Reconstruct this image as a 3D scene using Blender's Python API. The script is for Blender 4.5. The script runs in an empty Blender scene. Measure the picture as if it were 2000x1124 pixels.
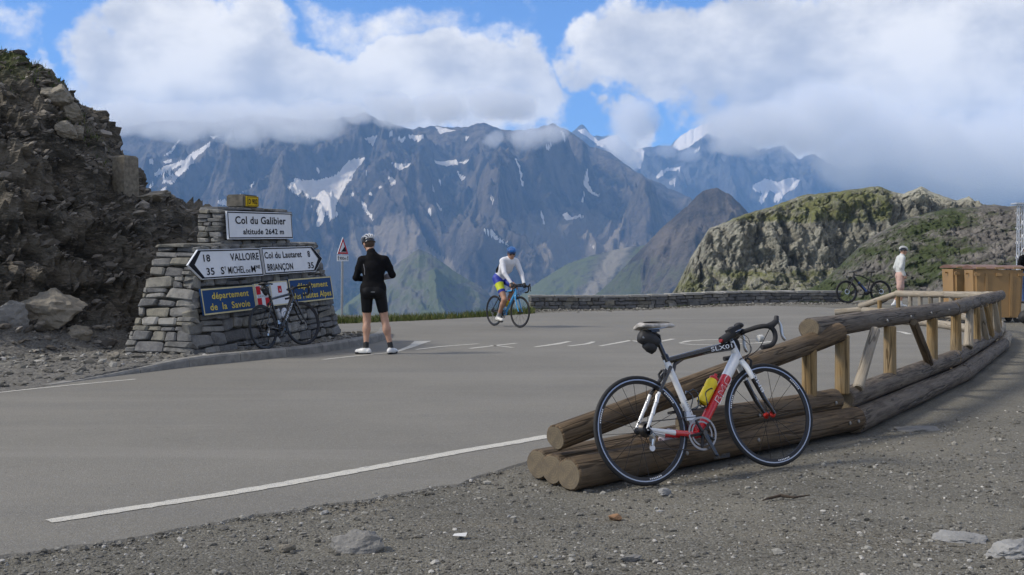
import bpy, bmesh, math, random
import numpy as np
from mathutils import Vector, Matrix, Euler

# ------------------------------------------------------------------ camera, sky, sun, exposure
F = 2254.0           # focal length in photo pixels (2000 px wide)
CH = 1.32            # camera height over the road
HY = 520.0           # pixel row of the level horizon
scene = bpy.context.scene
COL = scene.collection
cam = bpy.data.cameras.new('camera')
cam.lens = 36.0 * F / 2000.0
cam.sensor_width = 36.0
cam.shift_y = -(562.0 - HY) / 2000.0
cam.clip_start = 0.05
cam.clip_end = 80000.0
camo = bpy.data.objects.new('camera', cam)
camo.location = (0, 0, CH)
camo.rotation_euler = (math.radians(90), 0, 0)
COL.objects.link(camo)
scene.camera = camo

SUN_EL = math.radians(42)
SUN_AZ = math.radians(-98)      # azimuth from the view direction (+Y), negative = to the left
sun = bpy.data.lights.new('sun', 'SUN')
sun.energy = 3.2
sun.angle = math.radians(11)
sun.color = (1.0, 0.93, 0.82)
suno = bpy.data.objects.new('sun', sun)
sd = Vector((math.sin(SUN_AZ) * math.cos(SUN_EL), math.cos(SUN_AZ) * math.cos(SUN_EL), math.sin(SUN_EL)))
suno.rotation_euler = sd.to_track_quat('Z', 'Y').to_euler()
suno.location = (-30, 0, 60)
COL.objects.link(suno)

scene.render.engine = 'CYCLES'
scene.cycles.use_denoising = True
try:
    scene.cycles.denoiser = 'OPENIMAGEDENOISE'
except Exception:
    pass
scene.cycles.max_bounces = 12
scene.cycles.diffuse_bounces = 3
scene.cycles.glossy_bounces = 3
scene.cycles.transparent_max_bounces = 16
scene.cycles.volume_bounces = 10
scene.cycles.sample_clamp_indirect = 4.0
scene.view_settings.view_transform = 'Standard'
scene.view_settings.look = 'None'
scene.view_settings.exposure = 0.35
scene.view_settings.gamma = 1.0

def pix(px, py, Y):
    """photo pixel + depth -> world point"""
    return ((px - 1000.0) * Y / F, Y, CH - (py - HY) * Y / F)
def gpt(px, py, z=0.0):
    """photo pixel on the ground plane of height z"""
    Y = (CH - z) * F / (py - HY)
    return ((px - 1000.0) * Y / F, Y, z)

# ---- node helpers
class NT:
    def __init__(s, tree):
        s.t = tree; s.n = tree.nodes; s.l = tree.links
    def node(s, typ, **kw):
        n = s.n.new(typ)
        for k, v in kw.items(): setattr(n, k, v)
        return n
    def put(s, sock, v):
        if v is None: return
        if isinstance(v, bpy.types.NodeSocket): s.l.new(v, sock)
        else:
            if isinstance(v, (tuple, list)) and len(v) == 3 and sock.type == 'RGBA': v = (*v, 1)
            sock.default_value = v
    def math(s, op, a, b=None, c=None, clamp=False):
        n = s.node('ShaderNodeMath', operation=op); n.use_clamp = clamp
        s.put(n.inputs[0], a); s.put(n.inputs[1], b); s.put(n.inputs[2], c)
        return n.outputs[0]
    def vmath(s, op, a, b=None, scale=None):
        n = s.node('ShaderNodeVectorMath', operation=op)
        s.put(n.inputs[0], a)
        if b is not None: s.put(n.inputs[1], b)
        if scale is not None: s.put(n.inputs[3], scale)
        return n.outputs[1] if op in ('LENGTH', 'DOT_PRODUCT', 'DISTANCE') else n.outputs[0]
    def noise(s, vec, scale, detail=4, rough=0.55, color=False, dist=0.0):
        n = s.node('ShaderNodeTexNoise'); s.put(n.inputs['Vector'], vec)
        n.inputs['Scale'].default_value = scale; n.inputs['Detail'].default_value = detail
        n.inputs['Roughness'].default_value = rough; n.inputs['Distortion'].default_value = dist
        return n.outputs['Color'] if color else n.outputs['Fac']
    def voro(s, vec, scale, feature='F1', out='Distance', rand=1.0):
        n = s.node('ShaderNodeTexVoronoi', feature=feature); s.put(n.inputs['Vector'], vec)
        n.inputs['Scale'].default_value = scale; n.inputs['Randomness'].default_value = rand
        return n.outputs[out]
    def ramp(s, fac, stops, interp='LINEAR'):
        n = s.node('ShaderNodeValToRGB'); n.color_ramp.interpolation = interp
        e = n.color_ramp.elements
        while len(e) < len(stops): e.new(0.5)
        for el, (p, c) in zip(e, stops):
            el.position = p
            el.color = (c, c, c, 1) if isinstance(c, (int, float)) else (*c, 1)
        s.put(n.inputs[0], fac)
        return n.outputs[0]
    def mix(s, fac, a, b, blend='MIX'):
        n = s.node('ShaderNodeMix', data_type='RGBA', blend_type=blend)
        s.put(n.inputs[0], fac); s.put(n.inputs[6], a); s.put(n.inputs[7], b)
        return n.outputs[2]
    def mapr(s, v, a, b, c=0.0, d=1.0, smooth=True):
        n = s.node('ShaderNodeMapRange'); n.interpolation_type = 'SMOOTHSTEP' if smooth else 'LINEAR'
        s.put(n.inputs[0], v)
        for i, x in enumerate((a, b, c, d)): s.put(n.inputs[1 + i], x)
        return n.outputs[0]
    def mapping(s, vec, scale=(1, 1, 1), rot=(0, 0, 0), loc=(0, 0, 0)):
        n = s.node('ShaderNodeMapping'); s.put(n.inputs[0], vec)
        n.inputs['Scale'].default_value = scale; n.inputs['Rotation'].default_value = rot; n.inputs['Location'].default_value = loc
        return n.outputs[0]

# ---- world: daylight sky with broken cumulus
world = bpy.data.worlds.new('World'); scene.world = world; world.use_nodes = True
world.cycles.sampling_method = 'MANUAL'; world.cycles.sample_map_resolution = 256
w = NT(world.node_tree); w.n.clear()
wo = w.node('ShaderNodeOutputWorld')
sky = w.node('ShaderNodeTexSky', sky_type='NISHITA')
sky.sun_disc = False; sky.sun_elevation = SUN_EL; sky.sun_rotation = SUN_AZ % (2 * math.pi)
sky.altitude = 2600; sky.air_density = 1.0; sky.dust_density = 0.0; sky.ozone_density = 4.0
tc = w.node('ShaderNodeTexCoord')
D = tc.outputs['Generated']
sx = w.node('ShaderNodeSeparateXYZ'); w.put(sx.inputs[0], D)
warp = w.vmath('SCALE', w.vmath('SUBTRACT', w.noise(D, 9.0, 5, 0.6, True), (0.5, 0.5, 0.5)), scale=0.15)
Dw = w.vmath('ADD', D, warp)
sw = w.node('ShaderNodeSeparateXYZ'); w.put(sw.inputs[0], Dw)
az = w.math('ARCTAN2', sw.outputs[0], sw.outputs[1])
el = w.math('ARCTAN2', sw.outputs[2], w.math('SQRT', w.math('ADD', w.math('POWER', sw.outputs[0], 2.0), w.math('POWER', sw.outputs[1], 2.0))))
def ang(px, py):
    a = math.atan((px - 1000) / F)
    return a, math.atan((HY - py) / F * math.cos(a))
clouds = [(330, 95, 125, 95, 1), (250, 175, 130, 90, 1), (450, 110, 120, 95, 1), (560, 190, 140, 95, 1), (420, 230, 330, 90, 1), (640, 150, 90, 60, .9),
          (760, 170, 170, 85, 1), (900, 150, 150, 85, 1), (1020, 165, 100, 85, 1), (800, 40, 130, 50, .42), (690, 30, 100, 50, .40), (930, 60, 80, 35, .35),
          (20, 130, 75, 50, .8), (1210, 110, 75, 65, .95), (1330, 110, 130, 75, 1), (1420, 60, 90, 70, 1), (1500, 135, 180, 85, 1),
          (1610, 90, 150, 110, 1), (1800, 90, 260, 160, 1.1), (1950, 160, 260, 160, 1.1), (1720, 230, 260, 110, 1), (1900, 330, 300, 120, 1),
          (1245, 235, 48, 42, .8), (1215, 150, 24, 20, .45), (20, 20, 60, 40, .4), (2060, 60, 160, 120, 1), (-60, 200, 130, 100, .8)]
dens = None
for cx, cy, rx, ry, amp in clouds:
    a0, e0 = ang(cx, cy)
    dx = w.math('MULTIPLY', w.math('SUBTRACT', az, a0), F / (rx * 1.35))
    dy = w.math('MULTIPLY', w.math('SUBTRACT', el, e0), F / (ry * 1.35))
    r2 = w.math('ADD', w.math('MULTIPLY', dx, dx), w.math('MULTIPLY', dy, dy))
    m = w.math('MULTIPLY', w.math('SUBTRACT', 1.0, r2, clamp=True), amp)
    dens = m if dens is None else w.math('MAXIMUM', dens, m)
# the same broken cover goes on all round outside the photograph's view
gen = w.mapr(w.noise(w.mapping(D, scale=(1, 1, 1.8)), 3.1, 3, 0.5), 0.44, 0.60)
outside = w.mapr(sx.outputs[1], 0.80, 0.88, 1.0, 0.0)
high = w.mapr(sx.outputs[2], 0.27, 0.33)
dens = w.math('MAXIMUM', dens, w.math('MULTIPLY', gen, w.math('MAXIMUM', outside, high)))
fine = w.noise(w.mapping(D, scale=(1, 1, 1.3)), 22.0, 7, 0.62)
field = w.math('ADD', dens, w.math('MULTIPLY', w.math('SUBTRACT', fine, 0.5), 1.15))
cover = w.mapr(field, 0.10, 0.60)
# light and shade within the cloud mass
shade = w.noise(w.mapping(D, scale=(1, 1, 1.5), loc=(3, 1, 2)), 11.0, 5, 0.55)
edge = w.mapr(field, 0.1, 1.0, 0.12, 0.0)
cb = w.math('ADD', w.mapr(shade, 0.33, 0.66), edge, clamp=True)
ccol = w.mix(cb, (0.52, 0.515, 0.52), (0.97, 0.92, 0.84))
bg1 = w.node('ShaderNodeBackground'); w.put(bg1.inputs[0], w.mix(1.0, sky.outputs[0], (0.74, 0.96, 1.22), 'MULTIPLY')); bg1.inputs[1].default_value = 0.12
bg2 = w.node('ShaderNodeBackground'); w.put(bg2.inputs[0], ccol); bg2.inputs[1].default_value = 1.05
ms = w.node('ShaderNodeMixShader'); w.put(ms.inputs[0], cover)
w.l.new(bg1.outputs[0], ms.inputs[1]); w.l.new(bg2.outputs[0], ms.inputs[2]); w.l.new(ms.outputs[0], wo.inputs[0])

# ------------------------------------------------------------------ noise in numpy
def _hash(ix, iy, iz, seed):
    h = (ix.astype(np.int64) * 374761393 + iy.astype(np.int64) * 668265263 + iz.astype(np.int64) * 2147483647 + seed * 974634777) & 0xffffffff
    h = ((h ^ (h >> 13)) * 1274126177) & 0xffffffff
    h = ((h ^ (h >> 16)) * 2246822519) & 0xffffffff
    return (h ^ (h >> 15)) & 0xffffffff
_GR = np.array([(1,1,0),(-1,1,0),(1,-1,0),(-1,-1,0),(1,0,1),(-1,0,1),(1,0,-1),(-1,0,-1),(0,1,1),(0,-1,1),(0,1,-1),(0,-1,-1),(1,1,0),(-1,1,0),(0,-1,1),(0,-1,-1)], dtype=np.float32)
def pn(x, y, z=None, seed=0):
    """gradient noise, about -1..1"""
    x = np.asarray(x, np.float64); y = np.asarray(y, np.float64)
    z = np.zeros_like(x) if z is None else np.asarray(z, np.float64)
    fx, fy, fz = np.floor(x), np.floor(y), np.floor(z)
    ix, iy, iz = fx.astype(np.int64), fy.astype(np.int64), fz.astype(np.int64)
    dx, dy, dz = (x - fx).astype(np.float32), (y - fy).astype(np.float32), (z - fz).astype(np.float32)
    u, v, ww = [t * t * t * (t * (t * 6 - 15) + 10) for t in (dx, dy, dz)]
    def g(a, b, c):
        G = _GR[_hash(ix + a, iy + b, iz + c, seed) & 15]
        return G[..., 0] * (dx - a) + G[..., 1] * (dy - b) + G[..., 2] * (dz - c)
    def lerp(a, b, t): return a + (b - a) * t
    return lerp(lerp(lerp(g(0,0,0), g(1,0,0), u), lerp(g(0,1,0), g(1,1,0), u), v),
                lerp(lerp(g(0,0,1), g(1,0,1), u), lerp(g(0,1,1), g(1,1,1), u), v), ww) * 1.25
def fbm(x, y, z=None, octv=5, seed=0, gain=0.5, lac=2.03):
    s = 0; a = 1.0; f = 1.0; n = 0
    for o in range(octv):
        s = s + a * pn(x * f, y * f, None if z is None else z * f, seed + o * 17); n += a; a *= gain; f *= lac
    return s / n
def ridged(x, y, z=None, octv=5, seed=0, gain=0.5, lac=2.1):
    s = 0; a = 1.0; f = 1.0; n = 0; prev = 1.0
    for o in range(octv):
        r = 1 - np.abs(pn(x * f, y * f, None if z is None else z * f, seed + o * 31)) * 1.6
        r = np.clip(r, 0, 1) ** 2
        s = s + a * r * prev; n += a; prev = np.clip(r * 1.6, 0, 1); a *= gain; f *= lac
    return s / n
def smooth(t, a=0.0, b=1.0):
    t = np.clip((t - a) / (b - a), 0, 1); return t * t * (3 - 2 * t)
def inpoly(px, py, poly):
    ins = np.zeros(px.shape, bool); n = len(poly)
    for i in range(n):
        x1, y1 = poly[i]; x2, y2 = poly[(i + 1) % n]
        if y1 == y2: continue
        c = ((y1 > py) != (y2 > py)) & (px < (x2 - x1) * (py - y1) / (y2 - y1) + x1)
        ins ^= c
    return ins

# ------------------------------------------------------------------ mesh helpers
def mesh_np(name, V, Fq, smooth_=True):
    """V (n,3), Fq (m,k) -> mesh"""
    me = bpy.data.meshes.new(name)
    V = np.ascontiguousarray(V, np.float32); Fq = np.ascontiguousarray(Fq, np.int32)
    m, k = Fq.shape
    me.vertices.add(len(V)); me.vertices.foreach_set('co', V.ravel())
    me.loops.add(m * k); me.loops.foreach_set('vertex_index', Fq.ravel())
    me.polygons.add(m); me.polygons.foreach_set('loop_start', np.arange(0, m * k, k, dtype=np.int32))
    me.polygons.foreach_set('use_smooth', np.full(m, smooth_, bool))
    me.update(calc_edges=True)
    return me
def grid_faces(nr, nc):
    i = np.arange(nr * nc).reshape(nr, nc)
    return np.stack([i[:-1, :-1], i[:-1, 1:], i[1:, 1:], i[1:, :-1]], -1).reshape(-1, 4)
def link(name, me, mat=None, parent=None, **props):
    o = bpy.data.objects.new(name, me)
    COL.objects.link(o)
    if mat is not None and me is not None and len(me.materials) == 0:
        for m in (mat if isinstance(mat, (list, tuple)) else [mat]): me.materials.append(m)
    if parent is not None: o.parent = parent
    for k, v in props.items(): o[k] = v
    return o
def thing(name, label, cat, loc=(0, 0, 0), rotz=0.0, group=None):
    o = bpy.data.objects.new(name, None); COL.objects.link(o)
    o.location = loc; o.rotation_euler = (0, 0, rotz); o.empty_display_size = 0.1
    o['label'] = label; o['category'] = cat
    if group: o['group'] = group
    return o
def tag(o, label, cat, group=None):
    o['label'] = label; o['category'] = cat
    if group: o['group'] = group
    return o
def attr(me, name, val):
    a = me.attributes.new(name, 'FLOAT', 'POINT'); a.data.foreach_set('value', np.ascontiguousarray(val, np.float32).ravel())

# ------------------------------------------------------------------ materials
MATS = {}
def newmat(name):
    m = bpy.data.materials.new(name); m.use_nodes = True
    t = NT(m.node_tree); b = t.n['Principled BSDF']
    return m, t, b
def plain(name, col, rough=0.6, metal=0.0, spec=0.5, var=0.0, vscale=8.0, bump=0.0, bscale=60.0, coat=0.0):
    if name in MATS: return MATS[name]
    m, t, b = newmat(name)
    tcn = t.node('ShaderNodeTexCoord').outputs['Object']
    if var:
        n = t.noise(tcn, vscale, 5, 0.6)
        c = t.mix(t.mapr(n, 0.3, 0.7), tuple(x * (1 - var) for x in col), tuple(min(1, x * (1 + var)) for x in col))
        t.put(b.inputs['Base Color'], c)
        t.put(b.inputs['Roughness'], t.mapr(n, 0.3, 0.7, max(0.05, rough - 0.1), min(1, rough + 0.1)))
    else:
        b.inputs['Base Color'].default_value = (*col, 1); b.inputs['Roughness'].default_value = rough
    b.inputs['Metallic'].default_value = metal
    b.inputs['Specular IOR Level'].default_value = spec
    if coat: b.inputs['Coat Weight'].default_value = coat
    if bump:
        bn = t.node('ShaderNodeBump'); bn.inputs['Strength'].default_value = bump; bn.inputs['Distance'].default_value = 0.01
        t.put(bn.inputs['Height'], t.noise(tcn, bscale, 5, 0.6)); t.l.new(bn.outputs[0], b.inputs['Normal'])
    MATS[name] = m
    return m
# ------------------------------------------------------------------ far mountains
def mountain_mat(name, rock1, rock2, scree, grass, snowc=(0.92, 0.85, 0.76), scale=1.0, bumpd=30.0, crack=0.0):
    m, t, b = newmat(name)
    g = t.node('ShaderNodeNewGeometry'); P = g.outputs['Position']
    n1 = t.noise(P, 0.0016 * scale, 6, 0.6); n2 = t.noise(P, 0.012 * scale, 5, 0.65)
    n3 = t.noise(t.mapping(P, scale=(1, 1, 0.35)), 0.006 * scale, 6, 0.65)
    rock = t.mix(t.mapr(n3, 0.36, 0.64), rock1, rock2)
    rock = t.mix(t.mapr(n2, 0.35, 0.7, 0.0, 0.5), rock, rock2)
    def at(nm):
        a = t.node('ShaderNodeAttribute'); a.attribute_name = nm; return a.outputs['Fac']
    c = t.mix(t.mapr(t.math('ADD', at('scree'), t.math('MULTIPLY', t.math('SUBTRACT', n2, 0.5), 0.7)), 0.35, 0.75), rock, scree)
    c = t.mix(t.mapr(t.math('ADD', at('grass'), t.math('MULTIPLY', t.math('SUBTRACT', n2, 0.5), 1.1)), 0.35, 0.7), c, grass)
    if crack:
        Pv = t.vmath('ADD', t.mapping(P, scale=(1, 1, 0.5), rot=(0, 0.35, 0)), t.vmath('SCALE', t.noise(P, crack * 0.8, 4, 0.6, True), scale=0.9 / crack))
        ed1 = t.voro(Pv, crack, 'DISTANCE_TO_EDGE'); ed2 = t.voro(Pv, crack * 2.7, 'DISTANCE_TO_EDGE')
        ck = t.math('MAXIMUM', t.mapr(ed1, 0.0, 0.09, 1, 0), t.mapr(ed2, 0.0, 0.10, 0.7, 0))
        c = t.mix(t.math('MULTIPLY', ck, 0.42), c, tuple(x * 0.35 for x in rock1))
    sn = t.mapr(t.math('ADD', at('snow'), t.math('MULTIPLY', t.math('SUBTRACT', n2, 0.5), 0.5)), 0.44, 0.56)
    c = t.mix(sn, c, snowc)
    t.put(b.inputs['Base Color'], c)
    b.inputs['Roughness'].default_value = 0.9; b.inputs['Specular IOR Level'].default_value = 0.2
    bn = t.node('ShaderNodeBump'); bn.inputs['Strength'].default_value = 0.8; bn.inputs['Distance'].default_value = bumpd
    t.put(bn.inputs['Height'], t.noise(P, 0.012 * scale, 7, 0.7)); t.l.new(bn.outputs[0], b.inputs['Normal'])
    return m

def blur1(a, k):
    if k < 1: return a
    w_ = np.hanning(2 * k + 3)[1:-1]; w_ /= w_.sum()
    return np.convolve(np.pad(a, k, mode='edge'), w_, mode='valid')

def mountain(name, sky_pts, D1, D0, z0, px0, px1, nx, ny, seed, mat, rough=0.2, sc=1 / 900., prof=1.15, snow=(), grass=None, scree=None,
             jag=5.0, relief=1.0, extra=None, pp=None, yamp=0.0, ysc=0.05):
    P = np.linspace(px0, px1, nx)
    sk = np.interp(P, [p[0] for p in sky_pts], [p[1] for p in sky_pts])
    sk = sk + jag * fbm(P / 22.0, P * 0 + seed, octv=5, seed=seed, gain=0.6)
    v = np.linspace(0, 1, ny) ** 0.9
    nb = max(6, ny // 12)
    v = np.concatenate([v, 1 + np.linspace(0.01, 0.25, nb)])
    VV, PP = np.meshgrid(v, P, indexing='ij')
    yf = VV if pp is None else np.where(VV <= 1, np.interp(VV, [q[0] for q in pp], [q[1] for q in pp]), VV)
    Y = D0 + (D1 - D0) * yf
    zs = CH - (sk - HY) * D1 / F
    X = (PP - 1000) * Y / F
    up = np.where(VV <= 1, np.clip(VV, 0, 1) ** prof if pp is None else np.interp(VV, [q[0] for q in pp], [q[2] for q in pp]), 1 - (VV - 1) * 3.0)
    H = zs - z0
    Z = z0 + H * up
    # spurs and gullies that run down the face, branching lower down
    wa = 0.33 / sc
    wx = X + wa * fbm(X * sc * 0.7, Y * sc * 0.7, octv=3, seed=seed + 3)
    wy = Y + wa * fbm(X * sc * 0.7 + 9, Y * sc * 0.7, octv=3, seed=seed + 5)
    r = ridged(wx * sc, wy * sc * 0.38, octv=6, seed=seed + 7, gain=0.52) - 0.33
    r2 = ridged(wx * sc * 3.1, wy * sc * 1.6, octv=5, seed=seed + 11, gain=0.55) - 0.33
    env = smooth(1.02 - VV, 0.0, 0.30) * (0.35 + 0.65 * smooth(VV, 0, 0.35))
    rr = rough * (H.mean() + 0 * H)[None, :]
    dZ = relief * rr * (1.25 * r * env + 0.42 * r2 * np.maximum(env, 0.12 * (VV < 1)))
    Zb = Z; Z = Zb + dZ
    if snow:                                     # old snow lies in smooth hollows
        for it in range(2):
            py = HY - (Z - CH) * F / Y; s = np.zeros(Z.shape)
            for poly in snow: s = np.maximum(s, inpoly(PP, py, poly))
            k = np.hanning(27)[1:-1]; k /= k.sum()
            for ax_ in (0, 1): s = np.apply_along_axis(lambda q: np.convolve(q, k, mode='same'), ax_, s)
            Z = Zb + dZ * (1 - 0.95 * np.clip(s * 1.8, 0, 1)) - 15 * np.clip(s, 0, 1)
    if yamp:
        bil = sum(0.55 ** o * np.abs(pn(X * ysc * 2.2 ** o + 0.6 * fbm(X * ysc, Z * ysc, Y * ysc, octv=3, seed=seed + 66), (Z * 0.30 + Y * 0.12) * ysc * 2.3 ** o, seed=seed + 70 + o)) for o in range(5))
        q = ridged(X * ysc + 0.4 * fbm(X * ysc, Z * ysc, octv=3, seed=seed + 60), Z * ysc * 0.28 + Y * ysc * 0.2, octv=6, seed=seed + 61, gain=0.6) - 0.4
        q2 = fbm(X * ysc * 2.5, Y * ysc * 2.5, Z * ysc * 2.5, octv=5, seed=seed + 62, gain=0.6)
        Y = Y - yamp * (0.95 * (bil - 0.45) + 0.25 * q + 0.25 * q2) * smooth(1.0 - VV, 0.0, 0.10)
        Z = Z + yamp * (0.22 * q2 + 0.15 * (bil - 0.45)) * smooth(1.0 - VV, 0.0, 0.12)
    if extra is not None: Z = extra(PP, VV, X, Y, Z)
    # never above the skyline as seen from the road
    lim = CH - (sk[None, :] + 1.0 - HY) * Y / F - np.clip(1 - VV, 0, 1) * 0.02 * H[None, :]
    Z = np.where(VV < 1, np.minimum(Z, lim), Z)
    V = np.stack([X, Y, Z], -1).reshape(-1, 3)
    me = mesh_np(name, V, grid_faces(len(v), nx))
    py = HY - (Z - CH) * F / Y
    s = np.zeros(Z.shape)
    jx = PP + 5 * fbm(PP / 34., py / 26., octv=4, seed=seed + 40); jy = py + 4 * fbm(PP / 34. + 7, py / 26., octv=4, seed=seed + 41)
    for poly in snow: s = np.maximum(s, inpoly(jx, jy, poly))
    attr(me, 'snow', s)
    attr(me, 'grass', np.zeros(Z.shape) if grass is None else grass(PP, py, Z, r))
    attr(me, 'scree', np.zeros(Z.shape) if scree is None else scree(PP, py, Z, r))
    o = link(name, me, mat, kind='structure')
    return o

def c7(L): return [(180 + a / 2.174, 180 + b / 2.174) for a, b in L]
def c8(L): return [(1000 + a / 2.0, 180 + b / 2.0) for a, b in L]
snow_main = [c7([(255,345),(300,320),(380,290),(430,255),(505,208),(500,225),(450,270),(420,310),(390,345),(340,390),(300,385),(300,368),(350,345),(395,305),(370,310),(300,350),(275,355)]),
    c7([(300,275),(340,235),(375,200),(370,215),(330,260)]), c7([(225,292),(262,288),(250,302)]), c7([(298,300),(335,284),(340,298),(310,308)]),
    c7([(275,440),(300,405),(325,400),(305,425)]), c7([(235,420),(255,375),(262,385),(245,420)]),
    c7([(825,405),(870,365),(950,372),(1020,360),(1060,330),(1090,290),(1165,275),(1140,310),(1110,350),(1080,400),(1050,440),(1030,490),(1042,525),(1010,548),(992,505),(975,560),(945,572),(962,525),(928,478),(955,500),(970,470),(910,440),(900,418),(870,440)]),
    c7([(1150,195),(1212,190),(1190,226)]), c7([(1290,190),(1340,198),(1310,216)]), c7([(1340,178),(1412,186),(1385,212),(1360,200)]), c7([(1450,150),(1545,162),(1480,180)]),
    c7([(1450,290),(1490,298),(1550,285),(1560,305),(1510,318),(1460,306)]), c7([(1545,330),(1570,352),(1595,360),(1565,378)]), c7([(1560,298),(1605,285),(1585,300)]),
    c7([(1275,300),(1320,305),(1358,298),(1340,318),(1305,336)]), c7([(1255,358),(1270,360),(1292,382),(1265,396)]), c7([(1135,462),(1165,475),(1170,500),(1188,525),(1187,550),(1165,512)]),
    c7([(1658,575),(1700,588),(1765,648),(1740,642),(1690,608)]), c7([(530,465),(600,450),(650,415),(620,450),(580,485),(545,480)]), c7([(655,405),(698,378),(670,405)]),
    c7([(1455,475),(1470,482),(1495,505),(1480,503)]), c7([(1418,500),(1440,490),(1437,528)]), c7([(1260,165),(1280,160),(1275,190),(1262,188)]), c7([(1210,402),(1242,404),(1215,410)]),
    c7([(955,320),(965,318),(968,340),(957,338)]), c7([(1470,370),(1480,375),(1475,395)]), c7([(1440,400),(1460,410),(1450,420)]), c7([(1685,445),(1710,455),(1700,462)]), c7([(1735,465),(1755,472),(1745,480)]),
    c7([(1170,428),(1192,425),(1188,440)]), c7([(1095,430),(1115,436),(1105,446)]), c7([(1155,335),(1185,332),(1170,346)]), c7([(1585,190),(1602,192),(1590,212)]), c7([(500,190),(530,185),(520,200)]),
    c7([(1790,280),(1800,282),(1826,350),(1832,395),(1822,390),(1815,350)]), c7([(1900,510),(1910,512),(1928,560),(1922,565)]), c7([(1920,235),(1948,230),(1940,248)]),
    c8([(285,335),(296,300),(300,312),(296,355),(315,385),(342,402),(338,408),(300,385),(280,360)]), c8([(274,400),(282,385),(280,430),(272,435)]), c8([(10,258),(18,262),(42,330),(44,372),(36,360),(28,320)]), c8([(130,212),(155,208),(140,226)]),
    c8([(195,480),(215,470),(235,490),(260,482),(280,490),(240,495),(205,500)]), c8([(305,598),(325,598),(320,612)]), c8([(190,150),(200,150),(220,190),(205,180)])]
snow_far = [c8([(625,215),(640,195),(660,165),(720,135),(745,118),(800,120),(870,145),(840,185),(800,175),(765,163),(725,192),(690,215),(650,225)]), c8([(710,232),(735,212),(730,225),(718,238)]),
    c8([(330,190),(350,180),(410,165),(520,230),(500,300),(470,300),(420,245),(370,222)]), c8([(250,148),(280,140),(335,190),(370,222),(345,215),(310,190)]),
    c8([(935,368),(960,350),(990,335),(1040,352),(1080,338),(1125,345),(1105,378),(1060,402),(1042,432),(1020,432),(1030,402),(1005,385),(995,400),(980,440),(962,425),(975,395),(950,385)]),
    c8([(560,325),(600,300),(660,290),(655,302),(610,310),(570,335)]), c8([(610,350),(640,340),(635,360),(615,358)]), c8([(985,210),(1000,215),(992,230)]), c8([(880,150),(1000,190),(960,230),(900,190)])]
m_main = mountain_mat('mountain_rock', (0.036, 0.034, 0.034), (0.180, 0.148, 0.115), (0.29, 0.24, 0.18), (0.11, 0.12, 0.06), bumpd=90)
m_far = mountain_mat('far_mountain_rock', (0.05, 0.05, 0.053), (0.16, 0.152, 0.145), (0.24, 0.22, 0.2), (0.1, 0.12, 0.07), bumpd=80)

def sm(a, lo, hi): return smooth(a, lo, hi)
mountain('far_mountain', [(1000,330),(1060,300),(1110,262),(1137,244),(1160,264),(1180,268),(1205,262),(1235,290),(1262,288),(1312,284),(1330,262),(1360,248),(1385,240),(1425,256),(1450,280),(1490,292),(1530,283),(1560,312),(1585,300),(1640,330),(1720,320),(1800,345),(1900,370),(2150,370)],
         16500, 11000, -700, 960, 2150, 520, 230, 21, m_far, rough=0.26, sc=1 / 1300., snow=snow_far, jag=7)
main_sky = [(-150,190),(100,215),(160,232),(200,250),(260,245),(330,235),(420,240),(500,225),(600,235),(660,232),(690,226),(714,218),(735,232),(800,252),(860,246),(900,250),(945,240),(975,252),(1000,256),(1050,250),(1080,242),(1110,256),(1150,284),(1190,298),(1240,335),(1300,365),(1345,385),(1400,425),(1460,475),(1560,560),(1650,620)]
def spur(cx, w0, tilt, amp):
    return cx, w0, tilt, amp
def main_extra(PP, VV, X, Y, Z):
    # broad buttresses of the face: (pixel column at the top, half width, drift down the face, relative height)
    for cx, hw, tilt, amp in ((430, 70, 60, .10), (560, 60, -30, .06), (760, 80, 60, .11), (950, 75, 40, .12), (1080, 60, -50, .09), (1200, 60, 110, .13), (300, 60, 40, .06), (120, 70, 40, .08)):
        c = cx + tilt * (1 - VV) + 18 * fbm(VV * 5, VV * 0 + cx, octv=3, seed=int(cx))
        d = np.abs(PP - c) / hw
        Z = Z + amp * 1500 * np.clip(1 - d, 0, 1) ** 1.3 * smooth(1.0 - VV, 0.0, 0.22) * smooth(VV, 0.05, 0.4)
    return Z
mountain('mountain', main_sky, 10500, 5600, -620, -150, 1650, 860, 330, 5, m_main, rough=0.30, sc=1 / 1050., snow=snow_main, extra=main_extra, jag=6,
         grass=lambda P, y, Z, r: 0.75 * sm(y, 470, 600) * sm(P, 550, 760) * (0.6 + 0.8 * (r < 0.05)),
         scree=lambda P, y, Z, r: np.clip(0.9 * sm(y, 350, 480) * (r < 0.02) * sm(P, 640, 700) + 0.75 * np.exp(-((P - 660) / 70.) ** 2) * sm(y, 430, 520) + 0.7 * np.exp(-((P - 1150) / 180.) ** 2) * sm(y, 440, 500), 0, 1))
m_green = mountain_mat('meadow_slope', (0.06, 0.06, 0.05), (0.15, 0.14, 0.11), (0.25, 0.22, 0.17), (0.115, 0.128, 0.055), scale=2.0, bumpd=35)
mountain('green_peak', [(560,700),(640,622),(720,560),(780,512),(818,486),(842,497),(890,532),(940,560),(990,610),(1060,700)],
         5200, 4000, -480, 560, 1060, 260, 150, 57, m_green, rough=0.42, sc=1 / 420., jag=3,
         grass=lambda P, y, Z, r: 0.50 + 0.25 * fbm(P / 30., y / 30., octv=3, seed=77) + 0.25 * (r > 0.02), scree=lambda P, y, Z, r: 0.5 * (r < -0.08))
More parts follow.
